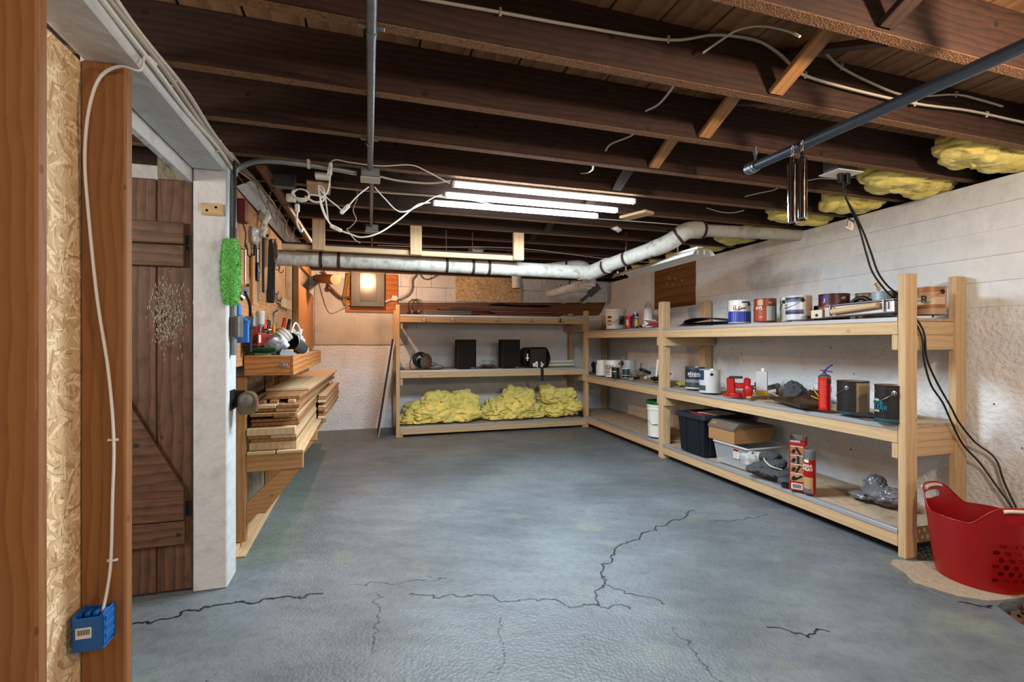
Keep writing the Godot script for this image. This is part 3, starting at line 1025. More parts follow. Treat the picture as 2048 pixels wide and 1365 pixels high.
func build_bench() -> void:
	var o: Node3D
	var s := st()
	# pegboards
	o = thing("pegboard", "tan pegboard panel with rows of holes, tools hung on it, behind the white post", "pegboard")
	slab(s, Vector3(-0.672, 1.06, -4.56), Vector3(-0.666, 2.02, -2.82), 0.001)
	part("panel", s, M.pegboard, o)
	s = st()
	var y := 1.09
	while y < 2.0:
		var z := -2.85
		while z > -4.54:
			disc(s, Vector3(-0.6657, y, z), Vector3.RIGHT, 0.0034)
			z -= 0.0254
		y += 0.0254
	part("holes", s, M.black_matte, o).set_meta("kind", "stuff")
	settle(o)
	o = thing("pegboard", "narrow tan pegboard panel in the back left corner next to the breaker box wall", "pegboard")
	s = st()
	slab(s, Vector3(-0.672, 1.10, -6.88), Vector3(-0.666, 1.80, -5.42), 0.001)
	part("panel", s, M.pegboard, o)
	s = st()
	y = 1.12
	while y < 1.79:
		var z := -5.44
		while z > -6.87:
			disc(s, Vector3(-0.6657, y, z), Vector3.RIGHT, 0.0034)
			z -= 0.0254
		y += 0.0254
	part("holes", s, M.black_matte, o).set_meta("kind", "stuff")
	settle(o)
	for q in [[-4.56, "stud edge at the far end of the tool pegboard, by bare stone"], [-5.38, "stud edge beside the narrow back pegboard, by bare stone"]]:
		s = st()
		slab(s, Vector3(-0.718, 0.30, q[0] - 0.04), Vector3(-0.662, 2.13, q[0] - 0.002), 0.003)
		solo("wall_stud", s, M.fir, "wooden " + q[1], "stud")
	# dusty white board sloping along the top of the pegboard
	s = st()
	var up := Vector3(-0.5, 1.0, 0.0).normalized()
	beam(s, Vector3(-0.625, 2.055, -2.93), Vector3(-0.600, 2.055, -4.72), 0.10, 0.012, 0.002, up)
	solo("ledge_board", s, M.white_wood, "long dusty whitish board tilted along the top of the tool pegboard", "board")
	s = st()
	beam(s, Vector3(-0.70, 2.08, -3.0), Vector3(-0.70, 2.08, -6.8), 0.035, 0.10, 0.003)
	solo("top_plate", s, M.fir, "orange-brown timber plate above the pegboard on the left wall", "timber")
	# lumber rack
	o = thing("lumber_rack", "wooden wall rack with braced arms holding planks, behind the white post", "rack")
	var zs := [-3.10, -3.95, -4.80, -5.65]
	for z: float in zs:
		s = st()
		slab(s, Vector3(-0.716, 0.045, z - 0.038), Vector3(-0.660, 0.995, z), 0.003)
		part("upright", s, M.fir, o)
		s = st()
		slab(s, Vector3(-0.659, 0.445, z - 0.038), Vector3(-0.357, 0.540, z), 0.003)
		part("arm", s, M.fir, o)
		s = st()
		var b := Transform3D(Basis.IDENTITY, Vector3(0, 0, z - 0.036))
		prism(s, PackedVector2Array([Vector2(-0.658, 0.135), Vector2(-0.658, 0.27), Vector2(-0.475, 0.443), Vector2(-0.375, 0.443), Vector2(-0.56, 0.20), Vector2(-0.60, 0.20)]), 0.034, b)
		part("brace", s, M.fir, o)
	s = st()
	slab(s, Vector3(-0.714, 0.0, -6.2), Vector3(-0.690, 0.042, -2.86), 0.003)
	slab(s, Vector3(-0.712, 0.0, -6.2), Vector3(-0.640, 0.012, -2.99), 0.003)
	part("sill", s, M.pine, o)
	for k in 2:
		s = st()
		slab(s, Vector3(-0.655 + 0.155 * k, 0.541, -6.0), Vector3(-0.508 + 0.155 * k, 0.560, -3.09), 0.003)
		part("shelf_board", s, M.pine, o)
	settle(o)
	# loose planks on the rack: rows of [y, thickness, near z, x, width]
	var r := RandomNumberGenerator.new()
	r.seed = 21
	var rows := [
		[0.562, 0.046, -3.12, [[-0.650, 0.255]]], [0.609, 0.020, -3.12, [[-0.640, 0.245]]], [0.630, 0.022, -3.11, [[-0.655, 0.120], [-0.533, 0.140]]],
		[0.653, 0.042, -3.09, [[-0.655, 0.255]]], [0.697, 0.020, -3.16, [[-0.645, 0.260]]], [0.718, 0.019, -3.17, [[-0.650, 0.26]]],
		[0.738, 0.021, -3.18, [[-0.53, 0.135]]], [0.760, 0.019, -3.10, [[-0.640, 0.115], [-0.523, 0.125]]], [0.780, 0.022, -3.15, [[-0.62, 0.10], [-0.515, 0.12]]],
		[0.803, 0.02, -3.13, [[-0.640, 0.13], [-0.505, 0.125]]], [0.824, 0.019, -3.2, [[-0.62, 0.04], [-0.555, 0.045], [-0.455, 0.04]]], [0.844, 0.020, -3.24, [[-0.65, 0.26]]],
		[0.865, 0.019, -3.55, [[-0.64, 0.27]]]]
	var nth := ["bottom", "second", "third", "fourth", "fifth", "sixth", "seventh", "eighth", "ninth", "tenth", "eleventh", "twelfth", "topmost"]
	var lvl := 0
	for row in rows:
		var bi := 0
		for b in row[3]:
			s = st()
			var sk := r.randf() * 0.006 if row[0] < 0.79 else 0.05 + r.randf() * 0.03
			var far := -5.3 - r.randf() * 0.5
			var xm: float = b[0] + b[1] / 2
			beam(s, Vector3(xm, row[0] + row[1] / 2, row[2]), Vector3(xm + sk, row[0] + row[1] / 2, far), b[1], row[1] - 0.001, 0.002)
			var side: String = "" if row[3].size() == 1 else (" on the wall side" if bi == 0 else (" on the room side" if bi == row[3].size() - 1 else " in the middle"))
			solo("lumber_plank", s, M.lumber if (lvl + bi) % 3 else M.pine, "brown plank, %s layer up in the big rack pile%s" % [nth[lvl], side], "plank", "planks on the lumber rack")
			bi += 1
		lvl += 1
	# shorter second pile at the far end, towards the room
	for k in 9:
		s = st()
		beam(s, Vector3(-0.348, 0.572 + 0.022 * k, -4.25 - 0.03 * (k % 3)), Vector3(-0.325 + 0.008 * (k % 2), 0.572 + 0.022 * k, -5.6 - 0.05 * (k % 4)), 0.06, 0.020, 0.002)
		solo("lumber_plank", s, M.lumber if k % 2 else M.pine, "narrow plank, %s layer up in the small far rack pile" % (nth[k] if k < 8 else "topmost"), "plank", "planks on the lumber rack")
	# long wooden tray under the pegboard
	o = thing("wood_tray", "long shallow wooden tray full of small tools and junk under the pegboard", "tray")
	s = st()
	slab(s, Vector3(-0.659, 1.003, -4.8), Vector3(-0.400, 1.018, -3.045), 0.002)
	part("bottom", s, M.drawer, o)
	s = st()
	slab(s, Vector3(-0.659, 1.018, -3.062), Vector3(-0.418, 1.118, -3.045), 0.003)
	part("end_board", s, M.drawer, o)
	s = st()
	slab(s, Vector3(-0.659, 1.018, -4.8), Vector3(-0.418, 1.118, -4.783), 0.003)
	part("end_board", s, M.drawer, o)
	s = st()
	slab(s, Vector3(-0.417, 1.018, -4.8), Vector3(-0.400, 1.118, -3.045), 0.003)
	part("front_board", s, M.drawer, o)
	s = st()
	slab(s, Vector3(-0.478, 1.052, -3.045), Vector3(-0.434, 1.068, -3.036), 0.003)
	slab(s, Vector3(-0.463, 1.050, -3.045), Vector3(-0.449, 1.070, -3.033), 0.003)
	part("catch", s, M.steel, o)
	settle(o)

func disc(s: SurfaceTool, c: Vector3, n: Vector3, r: float, k := 6) -> void:
	var u := n.cross(UP if absf(n.y) < 0.9 else Vector3.RIGHT).normalized()
	var v := n.cross(u)
	for i in k:
		tri(s, c, c + (u * cos(TAU * i / k) + v * sin(TAU * i / k)) * r, c + (u * cos(TAU * (i + 1) / k) + v * sin(TAU * (i + 1) / k)) * r, n)


func flat_metal(s: SurfaceTool, p0: Vector3, p1: Vector3, out: Vector3) -> void: # angle trim along a deck's front edge
	beam(s, p0 + out * 0.002, p1 + out * 0.002, 0.004, 0.024, 0.001)
	beam(s, p0 - out * 0.018 + UP * 0.0115, p1 - out * 0.018 + UP * 0.0115, 0.042, 0.003, 0.001)

func build_back() -> void:
	var s := st()
	var o := thing("storage_shelf", "wide three-deck timber shelf against the back wall holding yellow insulation", "shelf")
	for x: float in [0.356, 2.930]:
		s = st()
		slab(s, Vector3(x, 0, -6.235), Vector3(x + 0.045, 1.65 if x < 1 else 1.622, -6.147), 0.003)
		part("post", s, M.pine, o)
		s = st()
		slab(s, Vector3(x + (0.0 if x < 1 else 0.045), 0, -6.895), Vector3(x + (0.045 if x < 1 else 0.10), 1.62, -6.81), 0.003)
		part("post", s, M.pine, o)
	for y: float in [1.435, 0.735, 0.030]:
		var top := y + 0.082
		s = st()
		slab(s, Vector3(0.403, y, -6.187), Vector3(2.929, top - 0.005, -6.149), 0.003)
		part("front_rail", s, M.pine, o)
		s = st()
		slab(s, Vector3(0.403, y, -6.88), Vector3(2.929, top - 0.005, -6.845), 0.003)
		part("back_rail", s, M.pine, o)
		for x: float in [0.403, 2.892]:
			s = st()
			slab(s, Vector3(x, y - 0.09, -6.84), Vector3(x + 0.037, y - 0.002, -6.16), 0.003)
			part("cleat", s, M.pine, o)
		s = st()
		slab(s, Vector3(0.403, top - 0.004, -6.88), Vector3(2.929, top + 0.012, -6.152), 0.001)
		part("deck", s, M.deck, o)
		s = st()
		flat_metal(s, Vector3(0.405, top + 0.003, -6.150), Vector3(2.928, top + 0.003, -6.150), Vector3(0, 0, 1))
		part("metal_edging", s, M.edge_metal, o)
	var xs := [Vector3(0.704, 1.480, -6.140), Vector3(1.065, 1.472, -6.140), Vector3(1.655, 1.473, -6.140), Vector3(2.127, 1.472, -6.140), Vector3(2.547, 1.470, -6.140)]
	settle(o)
	var which := ["leftmost", "second", "middle", "fourth", "rightmost, darker"]
	for k in 5:
		var p := Vector3(xs[k].x, 1.478, -6.149)
		var h := thing("coat_hook", "%s of five small double hooks along the top rail of the back shelf" % which[k], "hook", Vector3.ZERO, 0.0, "hooks on the back shelf")
		var hm: Material = M.rust if k == 4 else M.steel
		s = st()
		slab(s, p + Vector3(-0.010, -0.024, 0.0005), p + Vector3(0.010, 0.028, 0.003), 0.001)
		part("plate", s, hm, h)
		for e: float in [-1.0, 1.0]:
			s = st()
			tube(s, curve([p + Vector3(0, -0.005, 0.004), p + Vector3(e * 0.016, -0.022, 0.014), p + Vector3(e * 0.032, -0.020, 0.022), p + Vector3(e * 0.038, -0.004, 0.024)], 4), 0.0035, 6)
			part("prong", s, hm, h)
		s = st()
		tube(s, curve([p + Vector3(0, 0.012, 0.004), p + Vector3(0, 0.014, 0.02), p + Vector3(0, 0.03, 0.03)], 4), 0.0035, 6)
		part("prong", s, hm, h)
		settle(h)
	# ledger plank along the back wall
	s = st()
	prism(s, PackedVector2Array([Vector2(0.36, 1.56), Vector2(0.36, 1.735), Vector2(1.2, 1.75), Vector2(1.9, 1.765), Vector2(2.85, 1.79), Vector2(2.87, 1.775), Vector2(2.93, 1.775), Vector2(2.95, 1.79), Vector2(3.2, 1.80), Vector2(3.22, 1.785), Vector2(3.27, 1.785), Vector2(3.29, 1.80), Vector2(3.63, 1.81), Vector2(3.55, 1.66), Vector2(3.5, 1.60)]), 0.02, Transform3D(Basis.IDENTITY, Vector3(0, 0, -6.903)))
	solo("ledger_board", s, M.brown_ply, "long notched reddish-brown plank fixed along the back wall behind the shelf top", "board")
	# cement panels
	var q := [[-0.655, -0.117, 1.152, 2.05, -6.903], [-0.110, 0.555, 1.149, 1.578, -6.903]]
	for k in 2:
		s = st()
		slab(s, Vector3(q[k][0], q[k][2], -6.903), Vector3(q[k][1], q[k][3], -6.893), 0.002)
		solo("wall_panel", s, M.board_panel, ["tall stained whitish panel on the back wall left of the breaker box", "short stained whitish panel on the back wall below the breaker box"][k], "panel", "whitish panels on the back wall")
	s = st()
	slab(s, Vector3(-0.262, 1.592, -6.889), Vector3(0.42, 2.12, -6.870), 0.003)
	solo("backing_board", s, M.ply, "orange plywood backing board behind the grey breaker box", "board")
	# breaker box
	o = thing("breaker_panel", "grey metal breaker box with a small door on the plywood board, back wall", "breaker box")
	s = st()
	slab(s, Vector3(-0.179, 1.676, -6.869), Vector3(0.228, 2.125, -6.785), 0.006)
	part("body", s, M.panel_grey, o)
	s = st()
	slab(s, Vector3(-0.192, 1.664, -6.785), Vector3(0.240, 2.13, -6.778), 0.004)
	part("cover", s, M.panel_grey, o)
	s = st()
	slab(s, Vector3(-0.080, 1.735, -6.7775), Vector3(0.135, 2.115, -6.770), 0.003)
	var dm := mat(Color(0.36, 0.34, 0.31), 0.22, 0.35)
	var dr := part("door", s, dm, o)
	s = st()
	slab(s, Vector3(-0.062, 1.905, -6.77), Vector3(-0.030, 1.940, -6.764), 0.002)
	part("latch", s, M.steel, dr)
	settle(o)
	# osb window cover, boarded window on the right wall
	s = st()
	slab(s, Vector3(1.226, 1.772, -6.903), Vector3(2.225, 2.13, -6.885), 0.002)
	solo("window_board", s, M.osb, "square of flaky pressed board covering an opening high on the back wall", "board")
	o = thing("window_board", "dark brown plywood sheet with paint drips covering a window on the right wall", "board")
	s = st()
	beam(s, Vector3(wall_x(-5.45) - 0.012, 1.86, -5.45), Vector3(wall_x(-4.585) - 0.012, 1.86, -4.585), 0.012, 0.51, 0.002)
	part("sheet", s, M.ply if false else M.brown_ply, o)
	s = st()
	for k in 9:
		var z := -5.2 + 0.045 * k
		lump(s, Vector3(wall_x(z) - 0.0185, 2.06 - 0.03 * ((k * 5) % 7), z), Vector3(0.001, 0.004 + 0.006 * (k % 3), 0.004), 0.0, 1.0, 1, -INF, 8, 6)
	part("paint_drips", s, M.white, o).set_meta("kind", "stuff")
	settle(o)
	s = st()
	beam(s, Vector3(wall_x(-5.52) - 0.008, 1.84, -5.535), Vector3(wall_x(-5.46) - 0.008, 1.84, -5.458), 0.02, 0.6, 0.002)
	solo("window_trim", s, M.white_wood, "narrow white painted strip beside the brown window board on the right wall", "trim")
	# leaning sheet
	o = thing("leaning_sheet", "thin dark sheet with a shiny metal edge leaning against the back shelf's left post", "sheet")
	var dir := Vector3(0.195, 1.225, 0).normalized()
	s = st()
	var bx := Basis(dir, dir.cross(Vector3(0, 0, 1)).normalized() * -1.0, Vector3(0, 0, 1))
	bbox(s, Transform3D(bx, Vector3(0.244, 0.616, -6.47)), Vector3(1.235, 0.010, 0.56), 0.001)
	part("sheet", s, M.black_matte, o)
	s = st()
	bbox(s, Transform3D(bx, Vector3(0.244, 0.616, -6.186)), Vector3(1.236, 0.014, 0.007), 0.002)
	part("metal_edge", s, M.edge_metal, o)
	settle(o)
	# insulation
	var lots := [
		["large rumpled yellow insulation batt at the left end of the back shelf's bottom deck", [[0.76, 0.25, 0.30, 0.14, 0.26], [0.92, 0.33, 0.24, 0.20, 0.22], [1.24, 0.31, 0.27, 0.20, 0.24], [0.60, 0.17, 0.17, 0.07, 0.20]]],
		["low rumpled yellow insulation batt in the middle of the back shelf's bottom deck", [[1.70, 0.24, 0.17, 0.16, 0.24], [1.98, 0.32, 0.27, 0.22, 0.22], [2.16, 0.24, 0.20, 0.14, 0.25]]],
		["bunched yellow insulation batt at the right end of the back shelf's bottom deck", [[2.62, 0.25, 0.26, 0.13, 0.24], [2.66, 0.42, 0.20, 0.13, 0.20], [2.46, 0.45, 0.13, 0.13, 0.18], [2.78, 0.30, 0.12, 0.12, 0.2]]]]
	for k in 3:
		o = thing("insulation_batt", lots[k][0], "insulation", Vector3.ZERO, 0.0, "insulation on the back shelf")
		s = st()
		var j := 0
		for b in lots[k][1]:
			fluff(s, Vector3(b[0], maxf(b[1], 0.142), -6.43 + 0.03 * (j % 2)), Vector3(b[2], b[3], b[4] * 0.9), 200 + k * 10 + j, 0.145)
			j += 1
		var w := part("wool", s, M.wool, o)
		w.set_meta("kind", "stuff")
		settle(o)

func build_items_back() -> void:
	var o: Node3D
	var s: SurfaceTool
	var y := 0.829
	# speakers
	for k in 2:
		var x: float = [1.275, 1.885][k]
		o = thing("speaker", ["left of the two plain black box speakers on the back shelf's middle deck", "right of the two plain black box speakers, beside the mesh pet carrier"][k], "speaker", Vector3.ZERO, 0.0, "black speakers on the back shelf")
		s = st()
		slab(s, Vector3(x - 0.122, y + 0.001, -6.50), Vector3(x + 0.122, y + 0.39, -6.262), 0.004)
		part("cabinet", s, M.black_matte, o)
		s = st()
		slab(s, Vector3(x - 0.117, y + 0.006, -6.262), Vector3(x + 0.117, y + 0.385, -6.250), 0.003)
		var gr := part("grille", s, mat(Color(0.018, 0.017, 0.017), 0.95), o)
		s = st()
		slab(s, Vector3(x + 0.045, y + 0.010, -6.251), Vector3(x + 0.105, y + 0.020, -6.247), 0.001)
		part("nameplate", s, M.steel, gr)
		settle(o)
	# circular saw
	o = thing("circular_saw", "old circular saw with tan blade guard, teal handle and black cord", "saw")
	var c := Vector3(0.735, y + 0.105, -6.36)
	var ax := Basis(UP, 0.55)
	s = st()
	lathe(s, [Vector2(0.0, -0.022), Vector2(0.098, -0.022), Vector2(0.105, -0.012), Vector2(0.105, 0.016), Vector2(0.096, 0.022), Vector2(0.06, 0.022), Vector2(0.06, 0.010), Vector2(0.0, 0.010)], Transform3D(ax * Basis(Vector3.RIGHT, PI / 2), c), 28, -PI * 0.15, PI * 1.35)
	part("blade_guard", s, mat(Color(0.42, 0.30, 0.20), 0.5, 0.4), o)
	s = st()
	lathe(s, [Vector2(0.0, -0.002), Vector2(0.085, -0.002), Vector2(0.085, 0.001), Vector2(0.0, 0.001)], Transform3D(ax * Basis(Vector3.RIGHT, PI / 2), c + ax * Vector3(0, -0.01, 0.014)), 36)
	part("blade", s, M.steel, o)
	s = st()
	tube(s, curve([c + ax * Vector3(-0.03, -0.06, -0.05), c + ax * Vector3(-0.10, -0.02, -0.07), c + ax * Vector3(-0.11, 0.05, -0.07), c + ax * Vector3(-0.05, 0.10, -0.06), c + ax * Vector3(0.02, 0.09, -0.05)], 5), 0.024, 10)
	lump(s, c + ax * Vector3(0.01, -0.01, -0.09), Vector3(0.06, 0.055, 0.07), 0.006, 8.0, 3, -INF, 20, 12)
	part("motor_handle", s, mat(Color(0.03, 0.12, 0.17), 0.45), o)
	s = st()
	bbox(s, Transform3D(ax * Basis(Vector3(0, 0, 1), 0.16), c + ax * Vector3(0.0, -0.078, 0.0)), Vector3(0.30, 0.005, 0.13), 0.002)
	part("base_plate", s, M.copper, o)
	s = st()
	var pts := [c + ax * Vector3(-0.10, 0.05, -0.07), Vector3(0.60, y + 0.20, -6.40), Vector3(0.55, y + 0.12, -6.36), Vector3(0.545, y + 0.02, -6.30), Vector3(0.60, y + 0.006, -6.26), Vector3(0.78, y + 0.006, -6.24), Vector3(0.92, y + 0.006, -6.27), Vector3(0.97, y + 0.03, -6.32), Vector3(0.90, y + 0.06, -6.36), Vector3(0.82, y + 0.09, -6.33)]
	tube(s, curve(pts, 6), 0.005, 7)
	part("cord", s, M.black, o)
	settle(o)
	# nest of wire
	o = thing("wire_tangle", "loose nest of thin rusty wire between the two black speakers", "wire")
	s = st()
	var r := RandomNumberGenerator.new()
	r.seed = 31
	for k in 9:
		var pp := []
		var R := r.randf_range(0.05, 0.12)
		for i in 16:
			var a := i * 0.75 + k
			pp.append(Vector3(1.57 + cos(a) * R * 1.05, y + 0.006 + 0.012 * (k % 3) + 0.05 * r.randf() * r.randf(), -6.34 + sin(a) * R * 0.7))
		tube(s, curve(pp, 4), 0.0014, 5)
	for k in 6:
		var a := k * 1.1
		tube(s, curve([Vector3(1.57 + cos(a) * 0.08, y + 0.02, -6.34), Vector3(1.57 + cos(a) * 0.11, y + 0.07 + 0.02 * (k % 3), -6.34), Vector3(1.57 + cos(a + 0.5) * 0.06, y + 0.10 + 0.012 * (k % 2), -6.33), Vector3(1.57 + cos(a + 0.9) * 0.09, y + 0.085, -6.32)], 5), 0.0014, 5)
	part("wire", s, M.rust, o)
	settle(o)
	# soft carrier
	o = thing("pet_carrier", "black soft fabric carrier with mesh ends and a strap hanging over the shelf edge", "carrier")
	c = Vector3(2.22, y, -6.40)
	s = st()
	bbox(s, Transform3D(Basis.IDENTITY, c + Vector3(0.055, 0.143, 0.0)), Vector3(0.26, 0.284, 0.28), 0.022)
	part("body", s, M.black, o)
	s = st()
	sheet(s, func(u: float, v: float) -> Vector3: return c + Vector3(-0.075 - 0.075 * sin(PI * clampf(v * 0.8 + 0.1, 0, 1)), 0.006 + 0.27 * v, (u - 0.5) * 0.27), 8, 12)
	part("mesh_end", s, mat(Color(0.09, 0.09, 0.095), 0.8), o)
	s = st()
	sheet(s, func(u: float, v: float) -> Vector3: return c + Vector3(0.185 + 0.045 * sin(PI * v), 0.006 + 0.26 * v, (u - 0.5) * 0.26), 8, 12)
	part("mesh_end", s, mat(Color(0.12, 0.12, 0.12), 0.8), o)
	for e: float in [-0.135, 0.135]:
		s = st()
		tube(s, curve([c + Vector3(-0.075, 0.28, e), c + Vector3(-0.12, 0.24, e), c + Vector3(-0.15, 0.14, e), c + Vector3(-0.13, 0.03, e), c + Vector3(-0.08, 0.005, e)], 5), 0.006, 6)
		part("piping", s, M.black, o)
	s = st()
	slab(s, c + Vector3(-0.118, 0.10, 0.136), c + Vector3(-0.10, 0.20, 0.142), 0.002)
	slab(s, c + Vector3(-0.135, 0.13, 0.136), c + Vector3(-0.085, 0.145, 0.143), 0.002)
	part("buckle", s, M.white, o)
	s = st()
	lump(s, c + Vector3(0.05, 0.045, 0.140), Vector3(0.075, 0.036, 0.012), 0.02, 20.0, 12, -INF, 18, 10)
	part("paper_scrap", s, M.paper, o)
	s = st()
	beam(s, c + Vector3(0.055, 0.13, 0.158), c + Vector3(0.058, 0.006, 0.156), 0.042, 0.004, 0.001, Vector3(0, 0, 1))
	beam(s, c + Vector3(0.058, 0.004, 0.15), c + Vector3(0.058, 0.004, 0.262), 0.042, 0.004, 0.001)
	beam(s, c + Vector3(0.058, 0.005, 0.2625), c + Vector3(0.064, -0.17, 0.2625), 0.042, 0.004, 0.001, Vector3(0, 0, 1))
	part("strap", s, M.black, o)
	settle(o)
	# white plastic pipes going on behind the corner post
	for k in 2:
		s = st()
		tube(s, [Vector3(2.46, y + 0.026 + 0.046 * k, -6.50 - 0.03 * k), Vector3(2.925, y + 0.026 + 0.046 * k, -6.56 - 0.03 * k)], 0.022, 14)
		solo("plastic_pipe", s, M.white, ["lower of two white plastic pipes lying beside the black carrier", "upper of two white plastic pipes lying beside the black carrier"][k], "pipe", "white pipes on the back shelf")
	# top deck
	y = 1.5295
	o = thing("wire_coil", "tangled coil of dark cord with plugs at the left end of the back shelf's top", "cord")
	s = st()
	for k in 6:
		var pp := []
		for i in 11:
			var a := TAU * i / 10.0
			pp.append(Vector3(0.60 + 0.015 * k - 0.03 + cos(a) * (0.05 + 0.006 * (k % 3)), y + 0.12 + sin(a) * (0.085 + 0.01 * (k % 2)), -6.40 + 0.012 * k))
		tube(s, curve(pp, 3), 0.0045, 6)
	part("cord", s, mat(Color(0.13, 0.08, 0.055), 0.5), o)
	for k in 4:
		s = st()
		bbox(s, Transform3D(Basis(Vector3(0.3, 1, 0.2).normalized(), k * 1.3), Vector3(0.53 + 0.045 * k, y + 0.032 + 0.015 * (k % 2), -6.33)), Vector3(0.055, 0.035, 0.03), 0.006)
		part("plug", s, mat(Color(0.45, 0.34, 0.26), 0.6) if k % 2 else M.iron, o)
	settle(o)
	o = thing("bin_lid", "flat grey plastic bin lid with tan pieces on it, beside the cord coil", "tub")  # a loose bin lid lying flat, not a tub
	s = st()
	bbox(s, Transform3D(Basis.IDENTITY, Vector3(1.02, y + 0.022, -6.40)), Vector3(0.62, 0.042, 0.36), 0.016)
	part("lid", s, M.grey, o)
	s = st()
	bbox(s, Transform3D(Basis(UP, 0.02), Vector3(1.03, y + 0.055, -6.40)), Vector3(0.60, 0.018, 0.30), 0.004)
	part("rim", s, mat(Color(0.50, 0.38, 0.27), 0.7), o)
	settle(o)
	# stack of flooring strips
	var q := [[1.46, 2.62, 0.000, 0.030], [1.66, 2.66, 0.031, 0.020], [1.60, 2.52, 0.052, 0.020], [0.92, 2.58, 0.073, 0.018], [0.90, 2.46, 0.092, 0.018], [1.04, 2.42, 0.111, 0.016], [1.10, 2.50, 0.128, 0.012]]
	for k in q.size():
		s = st()
		var zc := -6.42 + 0.02 * (k % 3)
		beam(s, Vector3(q[k][0], y + q[k][2] + q[k][3] / 2, zc), Vector3(q[k][1], y + q[k][2] + q[k][3] / 2, zc - 0.02 * (k % 2)), 0.20 + 0.02 * (k % 3), q[k][3] - 0.001, 0.002)
		solo("flooring_strip", s, M.laminate, "reddish-brown board in the stack on the back shelf's top, layer %d from below" % (k + 1), "board", "brown boards on the back shelf's top")
	s = st()
	var f := func(u: float, v: float) -> Vector3:
		var x := lerpf(1.60, 2.50, u)
		var a := v * TAU
		return Vector3(x, y + 0.160 + 0.012 * sin(u * 9.0) * (1 - u) + cos(a) * 0.016 * minf(1.0, 14 * u * (1 - u) + 0.12), -6.38 + sin(a) * 0.09)
	sheet(s, f, 40, 14)
	solo("pipe_sleeve", s, M.black_matte, "long flattened black foam sleeve lying on top of the brown board stack", "sleeve")


func wire(called: String, pts: Array, r: float, m: Material, label: String, cat := "cable", group := "", squash := 1.0) -> MeshInstance3D:
	var s := st()
	tube(s, curve(pts, 6), r, 7, -1.0, squash)
	return solo(called, s, m, label, cat, group)

func strap_ring(c: Vector3, ax: Vector3, r: float, o: Node, up_to := 0.0) -> void:
	var s := st()
	var u := ax.cross(UP).normalized()
	lathe(s, [Vector2(r, -0.011), Vector2(r + 0.004, -0.011), Vector2(r + 0.004, 0.011), Vector2(r, 0.011)], Transform3D(Basis(u, ax, u.cross(ax)), c), 24)
	part("strap", s, M.rust, o)
	if up_to > 0.0:
		s = st()
		beam(s, c + UP * (r + 0.002), Vector3(c.x, up_to, c.z), 0.02, 0.003, 0.0, ax)
		part("hanger", s, M.rust, o)

func inline_switch(p: Vector3, d: Vector3, label: String) -> void:
	var o := thing("inline_switch", label, "switch", Vector3.ZERO, 0.0, "inline switches of the tube lights")
	d = d.normalized()
	var s := st()
	beam(s, p - d * 0.032, p + d * 0.032, 0.028, 0.018, 0.005)
	part("body", s, M.white, o)
	s = st()
	beam(s, p - d * 0.008 + Vector3(0, 0, 0.013), p + d * 0.008 + Vector3(0, 0, 0.013), 0.008, 0.009, 0.002)
	part("rocker", s, M.cable, o)
	settle(o)

